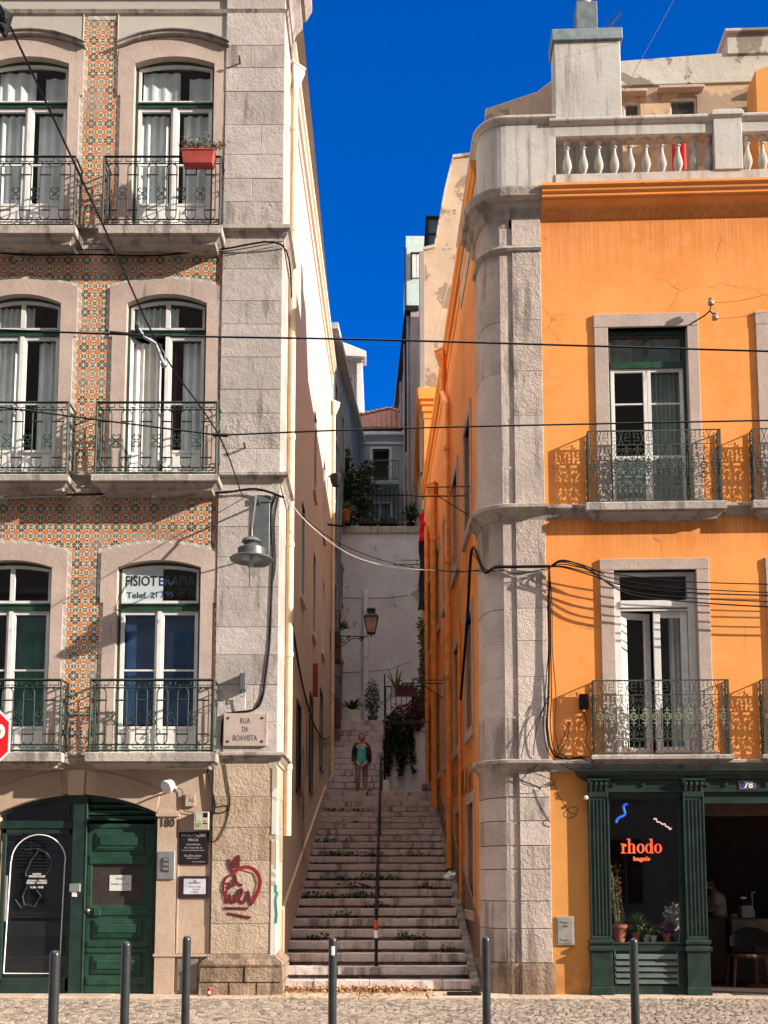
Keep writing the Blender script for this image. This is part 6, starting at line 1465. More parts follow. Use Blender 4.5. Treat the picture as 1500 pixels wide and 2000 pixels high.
fl = thing('wall_floodlight', 'black floodlight high on the left alley wall', 'floodlight', LS, (12.7, -.02, 12.6)); b = MB(); b.tube([(0, 0, .1), (0, -.2, .1)], .02, 5); b.lathe([(.10, -.18), (.16, .0), (.17, .12), (.12, .16)], (0, -.22, 0), 12); b.build('head', M['black'], fl, smooth=True)
t = thing('wall_shelf_arm', 'black iron arm on the left alley wall below the floodlight', 'bracket', LS, (12.9, 0, 11.4)); b = MB(); b.tube([(0, 0, 0), (0, -.45, -.05)], .03, 5); b.build('arm', M['black'], t)
o = MB(); o.box(-.02, .3, -.10, .0, 0, .7); setp(o.build('red_box', plain('dull_red', (.26, .03, .04), .6), M=LS.M @ Matrix.Translation((7.7, 0, 5.75))), 'dull red box fixed on the left alley wall', 'box')
# graffiti on the alley walls
def spray(label, fr, mat, strokes, r, d=-.004, flat=.25):
    b = MB()
    for s in strokes: b.tube([(x, d, z) for x, z in s], r, 6)
    c = -1; b.v = [(x, d+(y-d)*.12, z) for x, y, z in b.v]
    return setp(b.build('graffiti', mat, None, fr), label, 'graffiti')
spray('dark red spray scrawl low on the shaded left alley wall', LS, M['redpaint'], [[(4.0, 3.0), (4.1, 3.9), (4.5, 4.2), (4.8, 3.6), (4.6, 2.8)], [(4.4, 3.6), (4.5, 2.2)], [(4.8, 3.3), (4.9, 2.0)]], .045, -.055)
spray('black spray lettering on the left alley wall above the dado', LS, M['black_spray'], [[(5.8, 3.7), (5.9, 4.9), (6.1, 3.8)], [(6.5, 3.8), (6.5, 5.0)], [(6.9, 4.0), (7.2, 5.0), (7.4, 4.0)], [(7.8, 4.2), (7.8, 5.2), (8.2, 4.5)]], .03, -.012)
spray('black painted lettering above the ground floor windows of the orange alley wall', RS, M['black_spray'], [[(-1.7, 3.15), (-1.7, 3.6)], [(-1.95, 3.15), (-1.95, 3.6), (-2.1, 3.2), (-2.25, 3.6), (-2.25, 3.15)], [(-2.6, 3.2), (-2.6, 3.62), (-2.85, 3.5), (-2.6, 3.4), (-2.9, 3.2)], [(-3.2, 3.2), (-3.2, 3.65), (-3.5, 3.2), (-3.5, 3.65)], [(-3.9, 3.25), (-3.9, 3.7), (-4.2, 3.7)], [(-4.5, 3.3), (-4.7, 3.7), (-4.9, 3.3)], [(-5.3, 3.3), (-5.3, 3.75), (-5.6, 3.55), (-5.3, 3.5)]], .032, -.012)

# ================================================================== PIER GRAFFITI AND FITTINGS (tiled building front)
gp = lambda pts: [(lx(290+u*.225, 1500+v*.225), lz(1500+v*.225)) for u, v in pts]
d_ = -.062
spray('pale pink overspray halo behind the red crowned tag on the pier', LF, M['redspray_lt'], [gp([(690, 950), (655, 1040), (668, 1130)]), gp([(820, 865), (925, 900), (965, 1000), (935, 1120)])], .036, d_+.003)
spray('dark red spray painted crowned face tag with scribbled letters on the pier', LF, M['redpaint'], [
    gp(sm([(700, 790), (715, 880), (735, 800), (745, 870), (770, 780), (790, 770), (785, 860)], 3)), gp(sm([(720, 870), (755, 930), (770, 990), (820, 1020)], 3)), gp(sm([(700, 935), (668, 970), (655, 1020), (660, 1100), (690, 1150)], 3)),
    gp(sm([(670, 1010), (700, 1000), (715, 1025), (695, 1050), (675, 1030)], 3)), gp(sm([(740, 960), (745, 1030)], 3)), gp(sm([(680, 1060), (675, 1150), (700, 1160), (710, 1090), (720, 1160), (750, 1160), (755, 1090), (765, 1160), (800, 1120), (820, 1060), (790, 1060), (785, 1130), (830, 1170), (860, 1100), (870, 1070), (895, 1190), (930, 1100)], 3)),
    gp([(660, 1215), (870, 1218)]), gp([(690, 1260), (890, 1298)])], .020, d_)
spray('broad red arch of the crowned tag on the stone pier', LF, plain('bright_red_spray', (.20, .010, .016), .6, var=.35, bump=0), [gp(sm([(730, 930), (780, 880), (860, 860), (930, 890), (970, 960), (965, 1040), (935, 1110), (905, 1170)], 4))], .031, d_)
spray('teal spray streak on the white painted edge of the pier', LF, M['teal_spray'], [gp(sm([(1110, 1015), (1108, 1070), (1122, 1090), (1108, 1140), (1112, 1220), (1115, 1280), (1108, 1350)], 3))], .022, d_)
b = MB()
for (z0, z1) in ((1893, 1640), (1630, 1500)): b.box(-.035, .034, -.060, -.056, lz(z0)+.2 if z0 > 1800 else lz(z0), lz(z1)); b.box(.031, .0345, -.06, .30, lz(z0)+.2 if z0 > 1800 else lz(z0), lz(z1))
setp(b.build('whitewash_strip', plaster('flaking_whitewash', (.60, .57, .52), (.52, .48, .43), (.3, .22, .16), stk=.6, patch=(.36, .28, .2), pthr=.5), None, LF), 'flaking white painted strip on the edge of the stone pier', 'painted strip')
def board(name, label, cat, u0, u1, v0, v1, dep, mat, d0=0.0, bev=.004, fr=LF):
    x0, z1 = fr.p(u0, v0, d0-dep); x1, z0 = fr.p(u1, v1, d0-dep); t = thing(name, label, cat, fr, ((x0+x1)/2, d0, (z0+z1)/2)); b = MB()
    w_, h_ = (x1-x0)/2, (z1-z0)/2; b.box(-w_, w_, -dep, 0, -h_, h_); b.build('panel', mat, t, bevel=bev); return t, w_, h_
t, w_, h_ = board('street_name_plate', 'pale stone street name plate reading RUA DA BOAVISTA on the pier', 'street sign', 437, 521, 1393, 1457, .04, stone('plate_stone', (.44, .35, .30), (.38, .30, .26), bump=.15, pit=.1), -.052)
for s, v_, wd in (('RUA', 1407.5, 20), ('DA', 1424, 12), ('BOAVISTA', 1441.5, 48)): text(s, 'plate_lettering', plain('grey_letters', (.09, .08, .075), .7, bump=0), t, None, .0, (1425-v_)/132, wd/132, .083, -.04, ext=.001, bold=.012)
b = MB()
for sx in (-1, 1):
    for sz in (-1, 1): b.ball((sx*(w_-.07), -.042, sz*(h_-.07)), .022, 6, (1, .5, 1))
b.build('fixing_stud', plain('rusty', (.10, .05, .035), .7), t)
t, w_, h_ = board('lodging_plaque', 'small frosted plaque reading AL beside the door arch', 'plaque', 362, 381, 1550, 1575, .03, plain('acrylic', (.42, .33, .26), .2, bump=0), -.012)
text('AL', 'plaque_lettering', plain('grey_ink', (.12, .11, .10), .5, bump=0), t, None, .02, .0, .09, .06, -.031, ext=.001)
t, w_, h_ = board('meter_box', 'beige electricity meter box with small dials below the AL plaque', 'meter box', 379, 407, 1585, 1621, .12, plain('beige_plastic', (.40, .36, .28), .5, bump=0), -.012)
b = MB(); b.box(-w_+.03, -.01, -.125, -.12, .0, h_-.03); b.build('dial_window', plain('pale_dial', (.45, .45, .42), .4, bump=0), t); b = MB(); b.box(.03, w_-.015, -.124, -.12, .05, h_-.02); b.box(.03, w_-.02, -.124, -.12, -h_+.09, -.03); b.build('black_label', M['black'], t); b = MB(); b.box(-w_+.03, 0, -.124, -.12, -.08, -.03); b.build('green_strip', plain('green_strip', (.2, .3, .12), .5, bump=0), t); b = MB(); b.ball((.06, -.122, .0), .012, 6); b.build('red_lamp', M['red_plastic'], t)
t, w_, h_ = board('clinic_sign', 'black glossy sign reading REABILITAÇÃO FÍSICA by the doorway', 'sign', 349, 406, 1625, 1688, .025, plain('black_gloss', (.018, .014, .013), .15, bump=0), -.012)
lt_ = plain('silver_ink', (.38, .36, .34), .4, bump=0)
for s, v_, wd, hh in (('REABILITAÇÃO', 1632, 47, .055), ('FÍSICA', 1640, 20, .045), ('FISIOTERAPIA', 1649.5, 28, .022), ('Dra. Graça Fig. ea', 1656, 35, .03), ('CENTRO DE REABILITAÇÃO', 1661, 45, .02), ('Dra. Elvira Caetano', 1671, 33, .03), ('MÉDICO FISIATRA', 1676, 24, .02), ('Tel. 213 954 716', 1683, 26, .02)):
    text(s, 'sign_lettering', lt_, t, None, 0 if wd != 26 else .08, (1656.5-v_)/132, wd/132, hh, -.0255, ext=.0005, bold=.01)
t, w_, h_ = board('framed_notice', 'white notice in a dark purple frame under the black sign', 'notice', 350, 408, 1711, 1753, .03, plain('purple_black_frame', (.03, .015, .03), .3, bump=0), -.012)
b = MB(); b.box(-w_+.07, w_-.05, -.034, -.03, -h_+.05, h_-.04); b.build('notice_sheet', plain('pale_sheet', (.5, .5, .54), .5, bump=0), t)
for s, v_, wd, hh in (('AVISO', 1721, 6, .02), ('REGULAMENTO', 1724.5, 22, .022), ('CONDOMÍNIO DO PRÉDIO', 1732, 24, .018), ('180', 1742, 14, .02)): text(s, 'notice_print', M['ink_blue'] if v_ < 1730 else M['ink'], t, None, .01, (1732-v_)/132, wd/132, hh, -.0345, ext=.0004, bold=.01)
b = MB(); b.box(-.03, .08, -.0355, -.034, -.04, -.03); b.build('red_underline', M['red_plastic'], t)
t, w_, h_ = board('door_intercom', 'steel intercom panel with buttons on the door pilaster', 'intercom', 308, 340, 1663, 1717, .03, M['metal'], -.03)
b = MB(); b.box(-w_*.45, w_*.45, -.045, -.03, -h_*.45, h_*.55); pn = b.build('speaker_panel', plain('dark_steel', (.12, .11, .10), .4, .5, bump=0), t, bevel=.004)
b = MB()
for i in range(3): b.box(-w_*.3, w_*.3, -.05, -.045, -h_*.35+i*.07, -h_*.35+i*.07+.03)
b.build('button', M['metal'], pn)
t, w_, h_ = board('door_keypad', 'small steel keypad on the dark green door post', 'keypad', 135.5, 156, 1726, 1742, .05, M['metal'], .05)
b = MB(); b.box(-.04, .02, -.04, -.0, -h_-.07, -h_-.005); b.build('key_switch', M['white_paint'], t)
t, w_, h_ = board('hatch_panel', 'grey metal hatch low on the wall beside the stone plinth', 'hatch', 346, 385, 1873, 1935, .04, plain('warm_grey_metal', (.20, .17, .15), .5, .2), -.0, bev=.006)
# spotlight on arm
t = thing('arch_spotlight', 'white round spotlight on a short arm over the right end of the door arch', 'spotlight', LF, (lx(343, 1541), 0, lz(1541)))
b = MB(); b.tube([(.02, 0, 0), (.0, -.16, .02), (-.05, -.32, .0)], .014, 6); b.build('arm', M['white_paint'], t)
b = MB(); Mh = Matrix.Translation((-.06, -.36, 0)) @ Matrix.Rotation(R(-60), 4, 'X') @ Matrix.Rotation(R(30), 4, 'Y'); b.lathe([(.03, .13), (.06, .11), (.075, .05), (.10, .02), (.105, 0), (.095, -.02)], n=16, M=Mh)
for k in range(6): b.lathe([(.085, .03+k*.012), (.088, .034+k*.012)], n=12, M=Mh)
b.build('head', M['white'], t, smooth=True); b = MB(); b.lathe([(.001, -.012), (.09, -.012), (.09, -.016), (.001, -.016)], n=16, M=Mh); b.build('lens', plain('lens', (.25, .24, .22), .2, bump=0), t)
# small lamp fittings under the slabs
for (u, v_, l) in ((35, 495, 'small white lamp fitting under the top left balcony'), (326, 493, 'small white lamp fitting under the top right balcony'), (304, 971, 'small white lamp fitting under the middle right balcony'), (8, 972, 'small white lamp fitting under the middle left balcony')):
    t = thing('lamp_fitting', l, 'lamp', LF, (lx(u, v_), 0, lz(v_)), 'lamp fittings under the balconies'); b = MB(); b.box(-.05, .07, -.07, 0, -.11, .02); b.build('base', M['lime'], t, bevel=.006); b = MB(); b.tube([(-.03, -.08, .05), (-.045, -.1, .0), (-.01, -.1, -.03)], .014, 5); b.tube([(.03, -.08, .05), (.03, -.1, .0), (-.01, -.1, -.03)], .014, 5); b.build('holder', M['white'], t)
# planter on the top right balcony
px_, pz_ = LF.p(388, 327, -PB-.05); t = thing('balcony_planter', 'red plastic trough with a wiry plant hung on the top right balcony', 'planter', LF, (px_, -PB-.02, LF.z(326, -PB-.02, 388)))
b = MB(); hw = .25; b.add([(-hw+.02, -.10, 0), (hw-.03, -.10, 0), (hw-.03, .07, 0), (-hw+.02, .07, 0), (-hw, -.13, .19), (hw, -.13, .19), (hw, .10, .19), (-hw, .10, .19)], [(0, 3, 2, 1), (4, 5, 6, 7), (0, 1, 5, 4), (1, 2, 6, 5), (2, 3, 7, 6), (3, 0, 4, 7)]); b.box(-hw-.01, hw+.01, -.14, .11, .19, .215); b.build('trough', M['red_plastic'], t, bevel=.004)
r = random.Random(2); b = MB()
tips = []
for k in range(26):
    a = r.uniform(-1, 1); q = [(a*.12, 0, .2)]; x, y, z = q[0]; dx = a*.05+r.uniform(-.04, .04)
    for i in range(4): x += dx+r.uniform(-.02, .02); y += r.uniform(-.03, .03); z += r.uniform(.02, .075); q.append((x, y, z)); tips.append((x, y, z))
    b.tube(q, [.008, .007, .006, .004, .003], 4)
b.build('stems', M['twig'], t); b = MB()
for p in tips:
    for k in range(6): b.leaf((p[0]+r.gauss(0, .02), p[1]+r.gauss(0, .02), p[2]+r.gauss(0, .02)), .035)
b.build('foliage', M['leaf_olive'], t)
# bracket street lamp on the pier
lp = thing('street_lamp', 'grey street lamp with a clear glass bowl hung on a wall plate of the pier', 'street lamp', LF, (lx(508, 1000), -.05, lz(975)))
X0, Z0_ = lx(508, 1000), lz(975); LD = .80
hx0, hz0 = LF.p(491, 1092, -LD); ox, oz = hx0-X0, hz0-Z0_
b = MB(); xa_, za_ = LF.p(497, 967, -.08); xb_, zb2 = LF.p(526, 1072, -.08); b.box(xa_-X0, xb_-X0, -.035, 0, zb2-Z0_-.25, za_-Z0_); b.box(xa_-X0-.02, xb_-X0+.02, -.05, -.03, za_-Z0_-.12, za_-Z0_-.02); b.build('wall_plate', M['grey_paint'], lp, bevel=.006)
b = MB(); top = oz+.42; b.tube([(0, -.03, -.10), (ox*.4, -LD*.5, -.12), (ox, -LD+.05, top)], [.018, .016, .014], 6); b.tube([(.03, -.03, -.9), (ox*.5, -LD*.5, -.75), (ox, -LD+.05, top-.04)], [.012]*3, 6); b.tube([(ox, -LD+.05, top-.1), (ox, -LD+.05, top+.02)], .02, 6); b.build('arm', M['lampgrey'], lp)
b = MB(); Cx = (ox, -LD+.05, oz); b.lathe([(.02, .34), (.06, .32), (.13, .29), (.145, .25), (.10, .22), (.115, .19), (.16, .165), (.20, .15), (.205, .04), (.30, .015), (.315, 0), (.31, -.015), (.19, .02), (.001, .03)], Cx, 24); b.build('lamp_head', M['lampgrey'], lp, smooth=True)
b = MB(); b.lathe([(.150, .0), (.152, -.06), (.13, -.14), (.09, -.21), (.04, -.25), (.001, -.26)], Cx, 20); b.build('glass_bowl', M['glass'], lp, smooth=True)
b = MB(); b.lathe([(.001, -.12), (.03, -.11), (.035, -.02), (.02, .02)], Cx, 10); b.build('bulb', M['paper'], lp, smooth=True)
# junction box above the plate
t = thing('junction_box', 'slim grey junction box with a coil of wire above the street name plate', 'junction box', LF, (lx(477, 1335), -.05, lz(1335))); b = MB(); b.box(-.045, .045, -.13, 0, -.13, .13); b.build('box', M['grey_paint'], t, bevel=.006); b = MB(); b.tube([(.0, -.08, -.13)]+[(.05*math.sin(k), -.08-.01*math.cos(k*2), -.19+.03*math.cos(k)) for k in range(8)]+[(.03, -.06, -.4)], .008, 4); b.build('wire_coil', M['metal'], t)
for (u, v_, l) in ((470, 128, 'rusty iron hook sticking out near the top of the pier'), (480, 877, 'short iron stub at mid height on the pier')):
    t = thing('iron_stub', l, 'hook', LF, (lx(u, v_), -.05, lz(v_))); b = MB(); b.tube([(0, .02, 0), (0, -.10, 0), (.0, -.11, .04)], .018, 6); b.build('rod', plain('rust', (.12, .055, .035), .8), t)

# ================================================================== ORANGE FRONT FITTINGS
t, w_, h_ = board('letter_box', 'grey metal utility door with two slots on the ochre wall by the shop', 'utility box', 1086, 1122, 1790, 1846, .03, plain('utility_grey', (.34, .31, .28), .45, .3), 0, fr=RF)
b = MB(); b.box(-w_+.02, w_-.02, -.036, -.03, -h_+.02, h_-.02); dr_ = b.build('door', plain('utility_door', (.30, .28, .26), .45, .3), t, bevel=.003)
b = MB()
for z in (h_-.07, -h_+.09): b.box(-.055, .055, -.046, -.036, z-.01, z+.01)
b.build('slot', plain('slot', (.5, .48, .45), .3, .5, bump=0), dr_); text('· GÁS ·', 'embossed_letters', M['grey_paint'], dr_, None, 0, .07, .11, .035, -.0365, ext=.001)
t, w_, h_ = board('house_number_plate', 'blue and white enamel house number plate reading 78', 'number plate', 1443, 1473, 1525, 1541, .012, plain('enamel', (.52, .50, .46), .3, dirt=(.25, .15, .1), bump=0), -.05, fr=RF)
b = MB(); b.box(-w_+.01, -w_*.15, -.0145, -.012, -h_+.01, h_-.01); b.build('blue_patch', plain('enamel_blue', (.06, .05, .16), .3, bump=0), t); text('78', 'number_lettering', plain('white_enamel', (.75, .72, .68), .4, bump=0), t, None, w_*.25, 0, .13, .095, -.016, ext=.001, bold=.03)
b = MB(); b.box(-.005, .14, -.0142, -.012, -h_+.008, h_-.008); b.build('blue_ground', plain('enamel_blue_dark', (.10, .08, .18), .3, bump=0), t)
t = thing('camera_dome', 'tiny white camera fixed at the top left corner of the shopfront', 'camera', RF, (rx(1143, 1560), -.02, rz(1560))); b = MB(); b.ball((0, -.06, 0), .035, 10); b.tube([(0, 0, 0), (0, -.06, 0)], .018, 6); b.build('body', M['white'], t, smooth=True)
t, w_, h_ = board('black_junction_box', 'small black box at the left end of the lower orange front balcony', 'junction box', 1132, 1150, 1355, 1384, .10, M['black'], -.02, fr=RF)
ins = thing('insulator_bracket', 'iron bracket with two brown porcelain insulators by the upper orange window', 'insulator', RF, (rx(1346, 648), -.03, rz(648)))
b = MB(); b.tube([(0, 0, 0), (.2, -.16, .06), (.27, -.18, .12)], .012, 5); b.tube([(.27, -.18, .12), (.29, -.18, .22)], .01, 5); b.tube([(.27, -.18, .12), (.34, -.18, .04), (.345, -.18, -.02)], .01, 5); b.build('arm', M['iron'], ins)
for c0_ in ((.29, -.18, .25), (.345, -.18, .01)):
    b = MB(); b.lathe([(.02, .08), (.035, .07), (.038, .05), (.028, .04), (.045, .02), (.05, -.01), (.048, -.03), (.02, -.03)], c0_, 14); b.build('porcelain', plain('porcelain', (.30, .22, .17), .3, bump=0), ins, smooth=True)

# ================================================================== CABLES
def cable(label, pts, r, mat='cable', name='cable', n=4, group=None, cat='cable', sub=6):
    b = MB(); b.tube(sm(pts, sub), r, n); return setp(b.build(name, M[mat], smooth=True), label, cat, group)
def LW(u, v_, d=-.06): x, z = LF.p(u, v_, d); return LF.M @ Vector((x, d, z))
def RWp(u, v_, d=-.08): x, z = RF.p(u, v_, d); return RF.M @ Vector((x, d, z))
def AW(x, d, z, fr): return fr.M @ Vector((x, d, z))
TG = 'overhead tram wires'
cable('taut overhead wire crossing the whole view at the height of the middle windows', [onY(-200, 636, 8), onY(300, 655, 8), onY(750, 664, 8), onY(1500, 686, 8), onY(1750, 692, 8)], .0085, name='overhead_wire', group=TG, cat='wire')
cable('lower overhead wire kinked at the middle balcony of the tiled front', [onY(-200, 770, 9.6), onY(0, 795, 9.6), onY(215, 823, 9.6), onY(428, 850, 9.6)], .0085, name='overhead_wire', group=TG, cat='wire', sub=2)
cable('lower overhead wire running right from the kink across the orange front', [onY(428, 850, 9.6), onY(800, 836, 9.6), onY(1500, 821, 9.6), onY(1750, 817, 9.6)], .0085, name='overhead_wire', group=TG, cat='wire')
cable('diagonal span wire coming down from the upper left corner to the pier', [onY(-60, -90, 5.2), onY(12, 35, 5.6), onY(215, 470, 7.2), onY(318, 690, 8), onY(428, 850, 9.6), onY(470, 960, 13.5), LW(478, 972)], .0075, name='span_wire', cat='wire', sub=3)
t = thing('wire_clamp', 'metal ear and curved pull-off arm clamping the tram wire to the span wire', 'wire clamp', None, tuple(onY(300, 650, 8)))
o0 = onY(300, 650, 8); Q = lambda u, v_: tuple(onY(u, v_, 8)-o0)
b = MB(); b.tube([Q(215, 649), Q(300, 657), Q(318, 656)], .013, 5); b.build('stiffener', M['iron'], t); b = MB(); b.tube([Q(270, 640), Q(282, 658), Q(305, 672), Q(315, 700), Q(321, 712)], [.008, .012, .014, .016, .012], 6); b.tube([Q(290, 656), Q(322, 690), Q(322, 714)], .008, 5); b.ball(Q(320, 712), .028, 8); b.build('pull_off_arm', M['metal'], t, smooth=True)
b = MB(); b.ball(Q(268, 640), .02, 6, (1, 1, 2)); b.build('bolt', M['iron'], t)
t = thing('wire_clamp', 'black knotted insulator clamp on the span wire in the upper left corner', 'wire clamp', None, tuple(onY(10, 35, 5.6))); b = MB(); b.ball((0, 0, 0), .035, 8, (1, 1, 1.6)); b.ball((-.01, 0, -.06), .028, 8); b.tube([(-.03, 0, .06), (.03, 0, .02), (.0, 0, -.11)], .016, 6); b.build('body', M['black'], t)
t = thing('wire_clamp', 'small dark joint where the lower tram wire meets the span wire', 'wire clamp', None, tuple(onY(428, 850, 9.6))); b = MB(); b.tube([(-.06, 0, .005), (.08, 0, .0)], .018, 6); b.build('body', M['iron'], t)
CG = 'cables along the tiled front'
cable('black cable bundle sagging under the top balconies', [LW(-20, 492, -.1), LW(60, 498, -.1), LW(180, 497, -.12), LW(300, 499, -.12), LW(430, 487, -.09), LW(550, 478, -.1), AW(.6, -.12, 11.05, LS)], .016, group=CG)
cable('second thin cable under the top balconies', [LW(-20, 485, -.1), LW(150, 487, -.1), LW(330, 490, -.1), LW(430, 492, -.1), LW(552, 471, -.1)], .008, group=CG)
cable('black cable bundle running under the middle balconies', [LW(-20, 966, -.1), LW(150, 966, -.12), LW(300, 962, -.12), LW(430, 962, -.1), LW(500, 955, -.12), LW(555, 972, -.13)], .018, group=CG)
cable('thin pale cable under the middle balconies', [LW(-20, 975, -.1), LW(120, 968, -.1), LW(260, 966, -.1), LW(420, 958, -.1), LW(548, 960, -.12)], .007, mat='cable_w', group=CG)
cable('thick cable drooping down the pier from the lamp to the name plate', [LW(540, 965), LW(530, 1000), LW(533, 1090), LW(530, 1170), LW(527, 1250), LW(520, 1310), LW(512, 1365), LW(495, 1386), LW(455, 1392), LW(437, 1400), LW(432, 1450)], .015)
cable('thin cable beside the thick one on the pier', [LW(545, 968), LW(536, 1020), LW(538, 1100), LW(531, 1150), LW(526, 1230), LW(524, 1290), LW(514, 1350), LW(500, 1380)], .007)
cable('looped thin cable hanging on the pier below the name plate', [LW(432, 1450), LW(440, 1500), LW(449, 1560), LW(444, 1582), LW(425, 1588), LW(400, 1583)], .008)
cable('second looped cable from the pier down to the black sign', [LW(402, 1495, -.04), LW(415, 1550), LW(420, 1575), LW(446, 1575), LW(440, 1610), LW(425, 1640), LW(406, 1644, -.03)], .007)
cable('dark cable descending at the joint of arch wall and pier', [LW(404, 1496, -.04), LW(414, 1540, -.05), LW(420, 1575, -.06), LW(412, 1600, -.05), LW(409, 1640, -.04)], .012)
cable('cable from the spotlight to the meter box', [LW(346, 1540, -.03), LW(356, 1545, -.03), LW(358, 1580, -.03), LW(375, 1586, -.03), LW(400, 1586, -.05), LW(412, 1590, -.05)], .006)
cable('white cable sagging across the mouth of the alley', [LW(556, 965), onY(572, 988, 16.5), onY(600, 1020, 16.6), onY(650, 1062, 16.7), onY(700, 1090, 16.6), onY(770, 1108, 16.5), onY(850, 1114, 16.4)], .0075, mat='cable_w')
cable('dark cable continuing the white one to the orange corner', [onY(850, 1114, 16.4), onY(900, 1117, 16.2), RWp(945, 1112, .3), RWp(960, 1110, .1)], .008)
cable('thin dark cable just above the white cable over the alley', [onY(572, 992, 16.9), onY(650, 1054, 17), onY(740, 1092, 17), onY(830, 1112, 16.6), RWp(950, 1116, .35)], .006)
cable('black cable bundle wrapped round the rounded orange corner', [AW(-2.9, -.08, 4.9, RS), AW(-1.5, -.09, 6.0, RS), AW(-.5, -.1, 6.95, RS), RWp(945, 1116, .25), RWp(968, 1108, .02), RWp(1000, 1107, -.07), RWp(1074, 1106, -.1)], .024)
cable('second cable wrapped round the rounded orange corner', [AW(-.5, -.1, 6.9, RS), RWp(950, 1112, .2), RWp(985, 1114, -.05), RWp(1010, 1120, -.1), RWp(1075, 1110, -.1)], .009)
cable('pale slack cable looping over the corner pilaster', [RWp(962, 1112, .05), RWp(985, 1119, -.05), RWp(1005, 1126, -.1), RWp(1040, 1120, -.1), RWp(1078, 1112, -.1)], .006, mat='cable_w')
OG = 'cables sagging across the orange front'
for k, (mid1, mid2, end, rr_) in enumerate(((1104, 1130, 1141, .008), (1108, 1140, 1157, .008), (1110, 1150, 1163, .010), (1100, 1158, 1175, .008), (1096, 1163, 1185, .011))):
    dp = -.14-.03*k
    cable(['top cable sagging over the lower orange front window', 'second cable from the top over the lower orange front window', 'middle cable sagging over the lower orange front window', 'fourth cable from the top over the lower orange front window', 'lowest and thickest cable over the lower orange front window'][k],
        [RWp(1074, 1107, -.1), RWp(1100, mid1-2, dp), RWp(1150, mid1+8+k*2, dp), RWp(1220, mid2-6, dp), RWp(1330, (mid2+end)/2, dp), RWp(1500, end, dp), RWp(1650, end+2, dp)], rr_, group=OG)
cable('black hanging cable arching up from the pilaster toward the orange window', [RWp(1076, 1106, -.1), RWp(1100, 1096, -.15), RWp(1140, 1104, -.18), RWp(1180, 1122, -.18)], .010)
VG = 'cables hanging down beside the corner pilaster'
for k, (a, e_, l) in enumerate(((1072, 1077, 'thick black vertical cable beside the corner pilaster'), (1075, 1083, 'second black vertical cable beside the corner pilaster'), (1070, 1070, 'third black vertical cable beside the corner pilaster'), (1078, 1092, 'fourth black vertical cable beside the corner pilaster'))):
    cable(l, [RWp(1073, 1108), RWp(a, 1180), RWp(a+1, 1270), RWp(e_-6, 1360), RWp(e_-8, 1420), RWp(e_+2, 1470), RWp(e_+30, 1482), RWp(e_+60, 1478)], (.016, .008, .007, .006)[k], group=VG)
for k, (p, l) in enumerate((([(1073, 1350), (1060, 1385), (1040, 1420), (1025, 1450), (1018, 1480)], 'loose cable curving left across the lower pilaster'), ([(1074, 1360), (1055, 1400), (1045, 1440), (1042, 1475)], 'second loose cable falling left over the pilaster'), ([(1070, 1380), (1066, 1420), (1075, 1460), (1100, 1475), (1130, 1480), (1160, 1490)], 'loose cable curling right along the ledge'), ([(1085, 1470), (1100, 1440), (1112, 1410), (1108, 1440), (1090, 1475)], 'looped cable standing up on the ledge'), ([(1060, 1486), (1030, 1510), (1020, 1530), (1060, 1537), (1085, 1527), (1050, 1512), (1030, 1500)], 'tangled cable loop hanging below the ledge'), ([(1080, 1525), (1095, 1560), (1115, 1588), (1130, 1583), (1118, 1575), (1100, 1590), (1112, 1598), (1128, 1590)], 'cable with a curled end hanging over the ochre wall'), ([(1078, 1480), (1110, 1500), (1140, 1505), (1165, 1495)], 'drooping cable under the right part of the ledge'), ([(1140, 1390), (1148, 1420), (1144, 1450), (1160, 1480)], 'cable falling from the black box beside the balcony'))):
    cable(l, [RWp(u, v_, -.10-.02*(k % 3)) for u, v_ in p], .006, group='loose cable ends round the orange corner ledge')
cable('thin wire leaving the upper insulator to the right', [RF.M @ Vector((rx(1346, 648)+.29, -.21, rz(648)+.25)), RWp(1440, 588, -.3), RWp(1520, 570, -.5)], .003, cat='wire')
cable('thin wire leaving the lower insulator to the right', [RF.M @ Vector((rx(1346, 648)+.345, -.21, rz(648)+.0)), RWp(1440, 620, -.3), RWp(1520, 605, -.5)], .003, cat='wire')
cable('long dark cable climbing the shaded left alley wall', [AW(1.3, -.06, 6.6, LS), AW(2.2, -.04, 6.0, LS), AW(4.5, -.03, 5.4, LS), AW(7.5, -.03, 5.1, LS), AW(11.0, -.03, 5.2, LS), AW(13.8, -.04, 5.6, LS)], .02)
cable('pale vertical cable on the peeling wall above the orange eaves', [onY(926, 330, 18.4), onY(902, 450, 20.5), onY(872, 570, 24.5), onY(840, 682, 30.5)], .009, mat='cable_w')
cable('faint high wire rising right from the chimney into the sky', [RF.M @ Vector((c1, 1.3, ch1-.6)), RF.M @ Vector((c1+1.5, -1, ch1+1.0)), RF.M @ Vector((c1+4.5, -4, ch1+2.6))], .004, mat='metal', cat='wire', sub=3)

